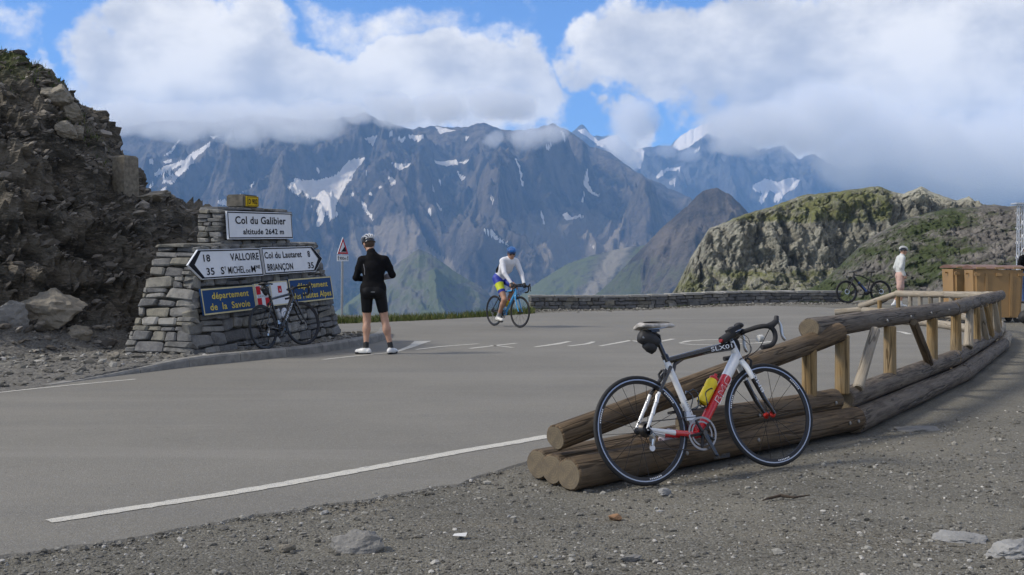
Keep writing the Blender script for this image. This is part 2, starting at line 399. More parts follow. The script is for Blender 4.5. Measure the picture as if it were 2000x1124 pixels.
mountain('meadow_slope', [(900,690),(960,620),(1020,575),(1060,545),(1110,515),(1160,498),(1230,482),(1300,476),(1400,500),(1600,560),(1700,640)],
         5600, 4400, -470, 900, 1700, 260, 110, 71, m_green, rough=0.2, sc=1 / 400., jag=2,
         grass=lambda P, y, Z, r: 0.68 + 0.3 * fbm(P / 40., y / 20., octv=3, seed=78) - 0.9 * np.exp(-((P - 1190 + 0.6 * (y - 520)) / 26.) ** 2) + 0 * r, scree=lambda P, y, Z, r: 0.9 * np.exp(-((P - 1190 + 0.6 * (y - 520)) / 26.) ** 2))

mountain('conical_hill', [(1080,640),(1180,562),(1240,500),(1300,438),(1340,405),(1372,372),(1400,367),(1432,385),(1460,415),(1500,470),(1580,570),(1650,640)],
         4300, 3300, -430, 1080, 1650, 300, 180, 33, m_main, rough=0.42, sc=1 / 520., jag=5,
         grass=lambda P, y, Z, r: 0.45 * sm(y, 430, 540) + 0.2 * (r < 0))

# ------------------------------------------------------------------ rocky hills on the far side of the hairpin
m_hill = mountain_mat('hill_rock', (0.125, 0.118, 0.092), (0.35, 0.335, 0.265), (0.40, 0.385, 0.30), (0.160, 0.165, 0.062), scale=40, bumpd=1.8, crack=0.22)
m_hill2 = mountain_mat('slab_rock', (0.07, 0.066, 0.06), (0.22, 0.20, 0.175), (0.25, 0.23, 0.20), (0.058, 0.074, 0.026), scale=55, bumpd=0.9, crack=0.35)  # darker, greener grass colour also stands in for cloud shadow over this slope
mountain('rocky_hill', [(1270,640),(1300,590),(1322,560),(1350,502),(1385,447),(1450,420),(1520,400),(1570,381),(1640,374),(1715,364),(1735,372),(1765,380),(1800,364),(1832,380),(1870,392),(1893,384),(1910,398),(1960,403),(2150,400)],
         430, 330, -14, 1270, 2150, 460, 330, 83, m_hill, rough=0.10, sc=1 / 45., jag=4,
         pp=[(0, 0, 0), (0.25, 0.50, 0.22), (0.36, 0.62, 0.36), (0.80, 0.72, 0.86), (1, 1, 1)], yamp=11.0, ysc=1 / 11.,
         grass=lambda P, y, Z, r: np.clip(0.60 * smooth(Z, 13.5, 18) * (P < 1740) + 0.50 * smooth(-Z, -4.5, 1.5) + 0.35 * fbm(P / 60., y / 25., octv=4, seed=9), 0, 1),
         scree=lambda P, y, Z, r: 0.36 + 0.5 * smooth(P, 1730, 1780) * smooth(-y, -400, -380))
mountain('rocky_slope', [(1440,640),(1540,580),(1600,556),(1640,520),(1680,480),(1720,452),(1780,424),(1850,408),(1920,402),(2000,403),(2060,396),(2200,390)],
         230, 120, -7, 1440, 2250, 440, 300, 91, m_hill2, rough=0.12, sc=1 / 22., jag=4,
         pp=[(0, 0, 0), (0.3, 0.4, 0.27), (0.7, 0.75, 0.7), (1, 1, 1)], yamp=4.0, ysc=1 / 5.,
         grass=lambda P, y, Z, r: np.clip(0.58 + 0.55 * fbm(P / 90. + y / 60., y / 30., octv=4, seed=19) - 0.25 * smooth(P, 1880, 1960), 0, 1),
         scree=lambda P, y, Z, r: 0.3 + 0.3 * fbm(P / 40., y / 20., octv=3, seed=29))

# valley floor that joins the pass to the mountains
nx_, ny_ = 60, 60
gx, gy = np.meshgrid(np.linspace(-9000, 9000, nx_), np.linspace(300, 15000, ny_))
gz = -560 + 60 * fbm(gx / 900., gy / 900., octv=4, seed=3)
vme = mesh_np('valley', np.stack([gx, gy, gz], -1).reshape(-1, 3), grid_faces(ny_, nx_))
attr(vme, 'grass', np.full(nx_ * ny_, 0.8)); attr(vme, 'snow', np.zeros(nx_ * ny_)); attr(vme, 'scree', np.zeros(nx_ * ny_))
link('valley', vme, m_green, kind='structure')
# ------------------------------------------------------------------ the pass: gravel ground, road, embankment
FD = Vector((0.727, 0.687))                      # direction of the near stretch of the log fence
def gh(x, y):
    """ground height of the pass"""
    x = np.asarray(x, float); y = np.asarray(y, float)
    s = (x - 0.33) * 0.687 - (y - 6.73) * 0.727
    return 0.15 * smooth(y, 26, 36) * smooth(x, 3, 8) + 0.045 * smooth(s, -0.1, 0.75) * smooth(x, 0.7, 1.7)
def ghf(x, y): return float(gh(x, y))
EDX = [-60, -8, -3.6, -1.5, 0.3, 0.62, 10.4, 12, 16, 60]
EDY = [27.5, 27.5, 28.3, 29.9, 33.2, 35.4, 37.6, 40, 44, 46]

def spaced(lo, hi, c, n, k):
    u = np.linspace(math.asinh((lo - c) * k), math.asinh((hi - c) * k), n)
    return np.sinh(u) / k + c
gx1 = spaced(-40, 55, 0.8, 330, 0.30); gy1 = spaced(-12, 110, 7.0, 360, 0.22)
GX, GY = np.meshgrid(gx1, gy1)
GZ = gh(GX, GY) - 0.010 + 0.010 * fbm(GX * 1.3, GY * 1.3, octv=5, seed=101, gain=0.6)
ye = np.interp(GX, EDX, EDY)
GZ = GZ - np.clip(GY - ye, 0, None) * 0.9 - 0.25 * smooth(GY - ye, 0.0, 0.6)
gm, t, b = newmat('gravel_ground')
P = t.node('ShaderNodeNewGeometry').outputs['Position']
n1 = t.noise(P, 0.9, 5, 0.6); n2 = t.noise(P, 9.0, 6, 0.7); n3 = t.noise(P, 55.0, 4, 0.7)
c = t.mix(t.mapr(n1, 0.35, 0.65), (0.115, 0.109, 0.089), (0.182, 0.170, 0.136))
c = t.mix(t.mapr(n2, 0.35, 0.75, 0, 0.6), c, (0.125, 0.117, 0.10))
c = t.mix(t.mapr(t.noise(t.mapping(P, scale=(0.5, 1.4, 1)), 0.75, 5, 0.65), 0.52, 0.68, 0, 0.45), c, (0.190, 0.165, 0.120))
vo = t.node('ShaderNodeTexVoronoi'); t.put(vo.inputs['Vector'], P); vo.inputs['Scale'].default_value = 75.0
speck = t.ramp(vo.outputs['Color'], [(0.0, 0.0), (0.62, 0.0), (0.85, 1.0)])
c = t.mix(t.math('MULTIPLY', speck, 0.55), c, (0.28, 0.275, 0.25))
c = t.mix(t.mapr(n3, 0.3, 0.5, 0.45, 0.0), c, (0.05, 0.048, 0.042))
t.put(b.inputs['Base Color'], c); b.inputs['Roughness'].default_value = 0.95; b.inputs['Specular IOR Level'].default_value = 0.2
bn = t.node('ShaderNodeBump'); bn.inputs['Strength'].default_value = 0.9; bn.inputs['Distance'].default_value = 0.012
t.put(bn.inputs['Height'], t.math('ADD', t.math('MULTIPLY', vo.outputs['Distance'], -0.8), t.math('MULTIPLY', n3, 1.2)))
t.l.new(bn.outputs[0], b.inputs['Normal'])
m_gravel = gm
# ---- road
def wpts(L): return [Vector(gpt(a, b_)[:2]) for a, b_ in L]
near_edge = wpts([(-700, 1200), (-300, 1138), (0, 1087), (200, 1060), (350, 1034), (500, 1007), (650, 984), (800, 961), (900, 943), (960, 925), (1000, 911), (1036, 899)])
fence_edge = [Vector(p) for p in ((0.36, 7.15), (2.55, 9.35), (4.95, 13.3), (7.7, 18.8), (8.7, 20.9), (9.2, 23), (9.2, 25), (8.8, 26.4))]
far_edge = wpts([(1690, 613), (1600, 609), (1500, 607), (1300, 606), (1100, 609), (1030, 614), (960, 619), (850, 625.5), (700, 632), (640, 634)]) + [Vector((-9, 25.5)), Vector((-14, 26)), Vector((-14, 22.8)), Vector((-8, 22.8)), Vector((-5.0, 22.9))]
kerb_px = [(748, 648), (757, 653), (752, 662), (735, 669), (700, 677), (650, 686), (600, 693), (540, 700), (480, 706), (420, 712), (370, 717), (300, 726), (200, 739), (100, 754)]
kerb_line = wpts(kerb_px)
left_edge = wpts([(0, 768), (-300, 812), (-700, 880)])
outline = near_edge + fence_edge + far_edge + list(kerb_line) + left_edge
def resample(pts, step, closed=True):
    out = []
    n = len(pts)
    for i in range(n if closed else n - 1):
        a, b_ = pts[i], pts[(i + 1) % n]
        k = max(1, int((b_ - a).length / step))
        for j in range(k): out.append(a + (b_ - a) * (j / k))
    if not closed: out.append(pts[-1])
    return out
ol = resample(outline, 0.05)
rng = np.random.RandomState(4)
oa = np.array([(p.x, p.y) for p in ol])
jit = fbm(oa[:, 0] * 2.2, oa[:, 1] * 2.2, octv=6, seed=55, gain=0.75) * 0.13
nearmask = (oa[:, 1] < 7.6) | ((oa[:, 1] > 24) & (oa[:, 0] > -4))
tang = np.roll(oa, -1, 0) - np.roll(oa, 1, 0); tang /= np.linalg.norm(tang, axis=1)[:, None] + 1e-9
onrm = np.stack([-tang[:, 1], tang[:, 0]], 1)
oa = oa + onrm * (jit * np.where(nearmask, 1.0, 0.25))[:, None]
_pl = [tuple(p) for p in oa]
und = np.ones(GX.shape, bool)
for dx_, dy_ in ((0.16, 0), (-0.16, 0), (0, 0.16), (0, -0.16)): und &= inpoly(GX + dx_, GY + dy_, _pl)
GZ = np.where(und, GZ - 0.06, GZ)
link('gravel_ground', mesh_np('gravel_ground', np.stack([GX, GY, GZ], -1).reshape(-1, 3), grid_faces(*GX.shape)), gm, kind='structure')

from mathutils.geometry import delaunay_2d_cdt
nb = len(oa)
inner = []
for yy in np.concatenate([np.arange(4, 12, 0.7), np.arange(12, 37, 1.5)]):
    for xx in np.arange(-14, 12, 1.0 if yy < 12 else 1.5): inner.append((xx + 0.013 * yy, yy))
inner = np.array(inner)
ins = inpoly(inner[:, 0], inner[:, 1], [tuple(p) for p in oa])
inner = inner[ins]
res = delaunay_2d_cdt([Vector(p) for p in np.concatenate([oa, inner])], [], [list(range(nb))], 1, 1e-5)
rv = np.array([(v.x, v.y) for v in res[0]])
RZ = gh(rv[:, 0], rv[:, 1]) + 0.004
me = bpy.data.meshes.new('road')
verts = [(a, b_, c_) for (a, b_), c_ in zip(rv, RZ)]
faces = [tuple(f) for f in res[2]]
base = len(verts)
for p in oa: verts.append((p[0], p[1], ghf(*p) + 0.004))
for p, n_ in zip(oa, onrm): verts.append((p[0] - n_[0] * 0.07, p[1] - n_[1] * 0.07, ghf(*p) - 0.05))
for i in range(nb):
    j = (i + 1) % nb
    faces.append((base + i, base + nb + i, base + nb + j, base + j))
me.from_pydata(verts, [], faces); me.update()
am, t, b = newmat('asphalt')
P = t.node('ShaderNodeNewGeometry').outputs['Position']
n1 = t.noise(P, 0.35, 5, 0.6); n2 = t.noise(P, 3.0, 6, 0.65); n3 = t.noise(P, 160.0, 3, 0.7)
n4 = t.noise(t.mapping(P, scale=(0.25, 1.6, 1), rot=(0, 0, 0.35)), 0.8, 4, 0.6)
c = t.mix(t.mapr(n1, 0.3, 0.7), (0.160, 0.151, 0.128), (0.196, 0.185, 0.157))
c = t.mix(t.mapr(n4, 0.45, 0.75, 0, 0.35), c, (0.125, 0.122, 0.116))
c = t.mix(t.mapr(n2, 0.55, 0.8, 0, 0.4), c, (0.11, 0.107, 0.10))
vo = t.node('ShaderNodeTexVoronoi'); t.put(vo.inputs['Vector'], P); vo.inputs['Scale'].default_value = 110.0
c = t.mix(t.math('MULTIPLY', t.ramp(vo.outputs['Color'], [(0, 0.0), (0.55, 0.0), (0.9, 1.0)]), 0.5), c, (0.27, 0.265, 0.25))
c = t.mix(t.mapr(n3, 0.32, 0.5, 0.5, 0), c, (0.07, 0.068, 0.064))
sp1 = t.voro(P, 7.0); sp2 = t.voro(P, 19.0)
c = t.mix(t.mapr(sp1, 0.035, 0.075, 0.75, 0), c, (0.05, 0.048, 0.044))
c = t.mix(t.mapr(sp2, 0.05, 0.12, 0.45, 0), c, (0.075, 0.072, 0.066))
trk = t.noise(t.mapping(P, scale=(0.10, 1.1, 1), rot=(0, 0, -0.62)), 1.3, 4, 0.6)
c = t.mix(t.mapr(trk, 0.50, 0.68, 0, 0.30), c, (0.235, 0.225, 0.20))
t.put(b.inputs['Base Color'], c); b.inputs['Roughness'].default_value = 0.85; b.inputs['Specular IOR Level'].default_value = 0.25
bn = t.node('ShaderNodeBump'); bn.inputs['Strength'].default_value = 0.6; bn.inputs['Distance'].default_value = 0.005
t.put(bn.inputs['Height'], t.math('ADD', n3, t.math('MULTIPLY', vo.outputs['Distance'], -0.7))); t.l.new(bn.outputs[0], b.inputs['Normal'])
road = link('road', me, am, kind='structure')

# ---- painted lines
pm, t, b = newmat('road_paint')
P = t.node('ShaderNodeNewGeometry').outputs['Position']
n2 = t.noise(P, 14.0, 6, 0.75); n3 = t.noise(P, 120.0, 4, 0.7)
c = t.mix(t.mapr(n2, 0.3, 0.7), (0.46, 0.44, 0.38), (0.60, 0.58, 0.51))
wear = t.mapr(t.math('ADD', t.math('MULTIPLY', n3, 0.7), t.math('MULTIPLY', n2, 0.5)), 0.57, 0.70)
c = t.mix(t.math('MULTIPLY', wear, 0.8), c, (0.17, 0.165, 0.155))
t.put(b.inputs['Base Color'], c); b.inputs['Roughness'].default_value = 0.8
def ribbon(name, pts, widths, parent=road, z=0.0075, rag=0.007, step=0.035):
    pts = [Vector(p) for p in pts]
    P_ = resample(pts, step, False)
    W = np.interp(np.linspace(0, 1, len(P_)), np.linspace(0, 1, len(widths)), widths)
    v = []; rr = random.Random(len(P_))
    for i, p in enumerate(P_):
        a = P_[max(0, i - 1)]; c_ = P_[min(len(P_) - 1, i + 1)]; d = (c_ - a).normalized(); n = Vector((-d.y, d.x))
        for s in (1, -1):
            q = p + n * s * (W[i] / 2 + rr.uniform(-rag, rag)); v.append((q.x, q.y, ghf(q.x, q.y) + z))
    f = [(2 * i, 2 * i + 1, 2 * i + 3, 2 * i + 2) for i in range(len(P_) - 1)]
    me = bpy.data.meshes.new(name); me.from_pydata(v, [], f); me.update()
    if me.polygons and me.polygons[0].normal.z < 0: me.flip_normals()
    return link(name, me, pm, parent)
def smoothline(L, n=8):
    pts = wpts(L); out = []
    for i in range(len(pts) - 1):
        p0 = pts[max(0, i - 1)]; p1 = pts[i]; p2 = pts[i + 1]; p3 = pts[min(len(pts) - 1, i + 2)]
        for k in range(n):
            t_ = k / n
            out.append(0.5 * ((2 * p1) + (p2 - p0) * t_ + (2 * p0 - 5 * p1 + 4 * p2 - p3) * t_ ** 2 + (3 * p1 - p0 - 3 * p2 + p3) * t_ ** 3))
    out.append(pts[-1]); return out
ribbon('edge_line', smoothline([(95, 1021), (300, 989), (500, 957), (700, 921), (900, 884), (1000, 867), (1075, 853)]), [0.10, 0.11, 0.12, 0.12, 0.12])
ribbon('edge_line', smoothline([(-300, 800), (0, 768), (120, 755.5), (265, 742)]), [0.06, 0.06])
ribbon('edge_line', smoothline([(632, 703.5), (680, 698), (730, 693), (770, 688.5), (795, 681), (810, 675), (826, 667)]), [0.07, 0.08, 0.09, 0.16, 0.3])
for L, W in (([(812, 684), (862, 678), (934, 672.5)], [.08, .10, .07]), ([(918, 682), (968, 676), (1008, 671.5)], [.09, .09, .08]), ([(960, 675.5), (985, 678), (1002, 680)], [.09, .07, .08]),
             ([(1045, 679), (1088, 673), (1112, 668)], [.07, .13, .09]), ([(1112, 677), (1145, 673), (1160, 668.5)], [.1, .1, .08]),
             ([(1172, 677), (1205, 671), (1232, 666)], [.08, .1, .1]), ([(1232, 666), (1250, 669), (1262, 673)], [.06, .1, .08]), ([(1262, 671), (1290, 668), (1315, 663)], [.08, .1, .1]),
             ([(1328, 671), (1345, 667), (1375, 665), (1405, 664.5)], [.06, .11, .12, .1]), ([(1328, 672), (1350, 674), (1392, 675)], [.06, .1, .09]), ([(1440, 672.5), (1480, 671), (1508, 668)], [.08, .12, .1]),
             ([(1405, 664.5), (1450, 664.5), (1500, 666)], [.08, .07, .06]), ([(1752, 648), (1764, 650), (1776, 654)], [.10, .12, .12])):
    ribbon('road_marking', wpts(L), W, rag=0.008, step=0.1)

# ---- left verge and rock embankment (one height field up to the kerb)
kx = np.array([p.y for p in kerb_line][::-1] ); kxx = np.array([p.x for p in kerb_line][::-1])
le = left_edge
yy_ = np.concatenate([[le[2].y, le[1].y, le[0].y], kx[:-3]]); xx_ = np.concatenate([[le[2].x, le[1].x, le[0].x], kxx[:-3]])
o_ = np.argsort(yy_); yy_ = yy_[o_]; xx_ = xx_[o_]
def kerb_x(y): return np.interp(y, yy_, xx_)
ex = np.arange(-17.0, -2.0, 0.05); ey = np.concatenate([np.arange(7.5, 23.0, 0.05), np.arange(23.0, 34, 0.25)])
EX, EY = np.meshgrid(ex, ey)
crest_px = [(-600, -150), (-300, -20), (0, 104), (35, 118), (60, 140), (95, 158), (115, 165), (138, 205), (150, 236), (160, 268), (170, 280), (200, 298), (212, 320), (222, 356), (228, 371), (268, 374), (285, 378), (310, 384), (345, 402), (368, 428), (384, 462), (392, 490), (398, 530), (402, 600), (404, 690)]
CY = 19.3
cx_ = [(p - 1000) * CY / F for p, q in crest_px]; cz_ = [CH - (q - HY) * CY / F for p, q in crest_px]
yc = CY + 0.3 * fbm(EX * 0.5, EX * 0 + 2, octv=3, seed=61)
wob = 0.25 * fbm(EX * 0.8, EY * 0.8, octv=4, seed=64)
zc = np.interp(EX, cx_, cz_)
yb = np.interp(EX, [-17, -12, -9.5, -8, -6.8, -5.9, -5.3, -4.9], [11, 12.4, 13.6, 14.7, 15.9, 17.0, 18.0, 18.9]) + 0.5 * fbm(EX * 0.5, EY * 0.3, octv=3, seed=66)
t_ = np.clip((EY - yb) / (yc - yb), 0, 1)
prof = np.interp(t_, [0, 0.12, 0.30, 0.42, 0.60, 0.74, 0.88, 1], [0, 0.04, 0.14, 0.30, 0.58, 0.76, 0.92, 1.0])
back = np.clip((EY - yc) / 9.0, 0, 1)
H = np.where(EY <= yc, zc * prof, zc * (1 - 0.9 * back ** 1.3))
grav = 0.085 * smooth(EY, 12.6, 14.5) + 0.012 * fbm(EX * 1.5, EY * 1.5, octv=5, seed=70, gain=0.6)
Z0 = np.maximum(H, 0) + grav
em = smooth(H, 0.12, 0.7)                           # where it is rock
# dipping strata: noise stretched along the bedding
ca, sa = math.cos(math.radians(-38)), math.sin(math.radians(-38))
bu = EX * ca + Z0 * sa; bv = -EX * sa + Z0 * ca
def terr(n, k): q = n * k; fl = np.floor(q); fr = q - fl; return (fl + smooth(fr, 0.55, 1.0)) / k
s1 = fbm(bu * 0.55, EY * 0.55, bv * 1.1, octv=4, seed=72)
s2 = terr(fbm(bu * 0.9, EY * 0.9, bv * 3.2, octv=4, seed=74, gain=0.55), 5)
s3 = ridged(bu * 2.4, EY * 2.4, bv * 5.5, octv=4, seed=76, gain=0.6) - 0.35
s4 = fbm(bu * 8, EY * 8, bv * 14, octv=3, seed=78, gain=0.6)
dsp = em * (0.34 * s1 + 0.52 * s2 + 0.36 * s3 + 0.09 * s4)
gyx = np.gradient(Z0, ey, axis=0); gxx = np.gradient(Z0, ex, axis=1)
nrm = np.stack([-gxx, -gyx, np.ones_like(Z0)], -1); nrm /= np.linalg.norm(nrm, axis=-1, keepdims=True)
crestmask = 1 - 0.65 * np.exp(-((EY - CY) / 1.2) ** 2)
Pm = np.stack([EX, EY, Z0], -1) + nrm * (dsp * crestmask)[..., None]
Pm[..., 2] += (1 - em) * 0.05 * np.clip(ridged(EX * 3, EY * 3, octv=3, seed=80) - 0.45, 0, 1) * smooth(EY - 13, 0, 2)
# the road side: let the sheet dive under the road past the kerb
over = EX - (kerb_x(EY) - 0.06)
isl_end = smooth(EY, 21.2, 21.6)
dive = np.maximum(smooth(over, 0.0, 0.05), isl_end * smooth(EX, -7.2, -6.8))
Pm[..., 2] = np.where(over > 0.2, -0.25, Pm[..., 2] * (1 - dive) + (-0.12) * dive)
keep = (over < 0.35) 
ff = grid_faces(*EX.shape); kk = keep.ravel()
ff = ff[kk[ff].all(1)]
used = np.unique(ff); remap = -np.ones(EX.size, int); remap[used] = np.arange(len(used))
eme = mesh_np('rock_embankment', Pm.reshape(-1, 3)[used], remap[ff], smooth_=False)
attr(eme, 'rock', em.ravel()[used])
attr(eme, 'turf', (smooth(Z0, 4.25, 4.8) * smooth(nrm[..., 2], 0.2, 0.6)).ravel()[used])
rm, t, b = newmat('schist_rubble')
P = t.node('ShaderNodeNewGeometry').outputs['Position']
def at(nm):
    a = t.node('ShaderNodeAttribute'); a.attribute_name = nm; return a.outputs['Fac']
Pr = t.mapping(P, rot=(0, math.radians(38), 0), scale=(1, 1, 2.6))
n1 = t.noise(Pr, 1.1, 6, 0.65); n2 = t.noise(Pr, 6.0, 6, 0.7); n3 = t.noise(Pr, 26.0, 5, 0.7)
c = t.mix(t.mapr(n1, 0.38, 0.66), (0.038, 0.035, 0.028), (0.172, 0.153, 0.122))
c = t.mix(t.mapr(n2, 0.5, 0.72, 0, 0.75), c, (0.27, 0.235, 0.19))
c = t.mix(t.mapr(n3, 0.3, 0.48, 0.7, 0), c, (0.035, 0.031, 0.027))
gr = t.mix(t.mapr(n3, 0.35, 0.7), (0.10, 0.094, 0.083), (0.235, 0.225, 0.20))
c = t.mix(at('rock'), gr, c)
c = t.mix(at('turf'), c, (0.06, 0.07, 0.025))
t.put(b.inputs['Base Color'], c); b.inputs['Roughness'].default_value = 0.9; b.inputs['Specular IOR Level'].default_value = 0.25
bn = t.node('ShaderNodeBump'); bn.inputs['Strength'].default_value = 0.9; bn.inputs['Distance'].default_value = 0.05
vd = t.voro(Pr, 11.0); t.put(bn.inputs['Height'], t.math('ADD', t.math('ADD', n2, t.math('MULTIPLY', n3, 0.6)), t.math('MULTIPLY', vd, 0.5))); t.l.new(bn.outputs[0], b.inputs['Normal'])
m_schist = rm
link('rock_embankment', eme, rm, kind='structure')
from mathutils.bvhtree import BVHTree
_bv = BVHTree.FromPolygons([tuple(v) for v in Pm.reshape(-1, 3)[used]], [tuple(f) for f in remap[ff]])
def emb_hit(px, py):
    d = Vector(pix(px, py, 1.0)) - Vector((0, 0, CH))
    h = _bv.ray_cast(Vector((0, 0, CH)), d.normalized())
    return h[0], h[1]
def emb_top(x, y):
    h = _bv.ray_cast(Vector((x, y, 30)), Vector((0, 0, -1)))
    return h[0], h[1]
# ------------------------------------------------------------------ mesh builder
class MB:
    def __init__(s): s.v = []; s.f = []; s.m = []
    def add(s, vs, fs, mat=0):
        o = len(s.v); s.v += [tuple(p) for p in vs]
        for f in fs: s.f.append(tuple(o + i for i in f)); s.m.append(mat)
    def box(s, c, size, mat=0, M=None):
        x, y, z = [q / 2 for q in size]
        vs = [Vector((a * x, b_ * y, d * z)) for a in (-1, 1) for b_ in (-1, 1) for d in (-1, 1)]
        if M is not None: vs = [M @ p for p in vs]
        vs = [p + Vector(c) for p in vs]
        s.add(vs, [(0, 1, 3, 2), (4, 6, 7, 5), (0, 4, 5, 1), (2, 3, 7, 6), (0, 2, 6, 4), (1, 5, 7, 3)], mat)
    def hexa(s, b4, t4, mat=0):
        """bottom ring and top ring of 4 points each, both counter-clockwise from above"""
        s.add(list(b4) + list(t4), [(3, 2, 1, 0), (4, 5, 6, 7)] + [(i, (i + 1) % 4, 4 + (i + 1) % 4, 4 + i) for i in range(4)], mat)
    def tube(s, pts, r, seg=10, mat=0, caps=True, flat=1.0, up=None, closed=False):
        pts = [Vector(p) for p in pts]; n = len(pts)
        rs = r if isinstance(r, (list, tuple)) else [r] * n
        o = len(s.v); N = None
        for i, p in enumerate(pts):
            if closed: d = pts[(i + 1) % n] - pts[i - 1]
            else: d = pts[min(n - 1, i + 1)] - pts[max(0, i - 1)]
            d.normalize()
            if N is None:
                h = Vector(up) if up is not None else (Vector((0, 0, 1)) if abs(d.z) < 0.9 else Vector((1, 0, 0)))
                N = (h - d * h.dot(d)).normalized()
            else: N = (N - d * N.dot(d)).normalized()
            B = d.cross(N)
            for k in range(seg):
                a = 2 * math.pi * k / seg
                s.v.append(tuple(p + (N * math.cos(a) + B * math.sin(a) * flat) * rs[i]))
        for i in range(n if closed else n - 1):
            a0 = o + i * seg; b0 = o + ((i + 1) % n) * seg
            for k in range(seg):
                s.f.append((a0 + k, a0 + (k + 1) % seg, b0 + (k + 1) % seg, b0 + k)); s.m.append(mat)
        if caps and not closed:
            s.f.append(tuple(o + k for k in reversed(range(seg)))); s.m.append(mat)
            s.f.append(tuple(o + (n - 1) * seg + k for k in range(seg))); s.m.append(mat)
    def lathe(s, prof, seg=24, mat=0, M=None, close=False):
        """profile (r, h) turned about local Z"""
        o = len(s.v); M = M or Matrix()
        for r, h in prof:
            for k in range(seg):
                a = 2 * math.pi * k / seg
                s.v.append(tuple(M @ Vector((r * math.cos(a), r * math.sin(a), h))))
        n = len(prof)
        for i in range(n if close else n - 1):
            j = (i + 1) % n
            for k in range(seg):
                s.f.append((o + i * seg + k, o + i * seg + (k + 1) % seg, o + j * seg + (k + 1) % seg, o + j * seg + k)); s.m.append(mat)
        if not close:
            if prof[0][0] > 1e-6: s.f.append(tuple(o + k for k in reversed(range(seg)))); s.m.append(mat)
            if prof[-1][0] > 1e-6: s.f.append(tuple(o + (n - 1) * seg + k for k in range(seg))); s.m.append(mat)
    def prism(s, poly, y0, y1, mat=0, M=None):
        """polygon in local XZ, thick along Y"""
        n = len(poly); M = M or Matrix()
        vs = [M @ Vector((a, y0, b_)) for a, b_ in poly] + [M @ Vector((a, y1, b_)) for a, b_ in poly]
        s.add(vs, [tuple(range(n)), tuple(reversed(range(n, 2 * n)))] + [(i, n + i, n + (i + 1) % n, (i + 1) % n) for i in range(n)], mat)
    def ring(s, outer, inner, y0, y1, mat=0, M=None):
        n = len(outer); M = M or Matrix()
        L = [M @ Vector((a, y, b_)) for y in (y0, y1) for P_ in (outer, inner) for a, b_ in P_]
        fs = []
        for i in range(n):
            j = (i + 1) % n
            fs += [(i, j, n + j, n + i), (2 * n + i, 3 * n + i, 3 * n + j, 2 * n + j), (i, 2 * n + i, 2 * n + j, j), (n + i, n + j, 3 * n + j, 3 * n + i)]
        s.add(L, fs, mat)
    def ellip(s, c, r, mat=0, seg=14, rings=9, M=None, zmin=-1.0):
        prof = []
        for i in range(rings + 1):
            a = math.pi * i / rings - math.pi / 2
            prof.append((max(1e-4, math.cos(a)), max(zmin, math.sin(a))))
        T = Matrix.Translation(c) @ (M.to_4x4() if M is not None else Matrix()) @ Matrix.Diagonal((*r, 1))
        s.lathe(prof, seg, mat, T)
    def mesh(s, name, mats, smooth_=True, angle=38):
        me = bpy.data.meshes.new(name); me.from_pydata(s.v, [], s.f)
        for m in (mats if isinstance(mats, (list, tuple)) else [mats]): me.materials.append(m)
        me.polygons.foreach_set('material_index', s.m)
        bm = bmesh.new(); bm.from_mesh(me); bmesh.ops.recalc_face_normals(bm, faces=bm.faces); bm.to_mesh(me); bm.free()
        if smooth_:
            me.polygons.foreach_set('use_smooth', [True] * len(me.polygons))
            me.set_sharp_from_angle(angle=math.radians(angle))
        me.update(); return me
    def build(s, name, mats, parent=None, smooth_=True, angle=38, **props):
        return link(name, s.mesh(name, mats, smooth_, angle), None, parent, **props)
def text_data(parts, fit=None):
    """parts: (string, x, z, cap height, align, width or None, stretch); returns verts (x,z) and faces joined"""
    V = []; Fc = []
    for st, x, z, h, al, wd, bold in parts:
        cu = bpy.data.curves.new('lettering', 'FONT'); cu.body = st; cu.size = h / 0.73; cu.resolution_u = 3; cu.offset = bold * h; cu.space_character = 1.0 + bold * 2.5
        ob = bpy.data.objects.new('lettering', cu)
        me = bpy.data.meshes.new_from_object(ob)
        co = np.array([v.co for v in me.vertices]) if len(me.vertices) else np.zeros((0, 3))
        if len(co):
            x0, x1 = co[:, 0].min(), co[:, 0].max()
            sc_ = (wd / (x1 - x0)) if wd else 1.0
            co[:, 0] = (co[:, 0] - x0) * sc_
            W = (x1 - x0) * sc_
            co[:, 0] += x - (0 if al == 'l' else W if al == 'r' else W / 2)
            o = len(V)
            V += [(a, b_ + z) for a, b_ in co[:, :2]]
            Fc += [tuple(o + i for i in p.vertices) for p in me.polygons]
        bpy.data.objects.remove(ob); bpy.data.curves.remove(cu); bpy.data.meshes.remove(me)
    return V, Fc
def text_obj(parts, mat, parent, y=-0.002, name='lettering', M=None):
    """flat letters standing in the local XZ plane, facing -Y"""
    V, Fc = text_data(parts); M = M or Matrix()
    me = bpy.data.meshes.new(name); me.from_pydata([tuple(M @ Vector((a, y, b_))) for a, b_ in V], [], Fc); me.update()
    return link(name, me, mat, parent)

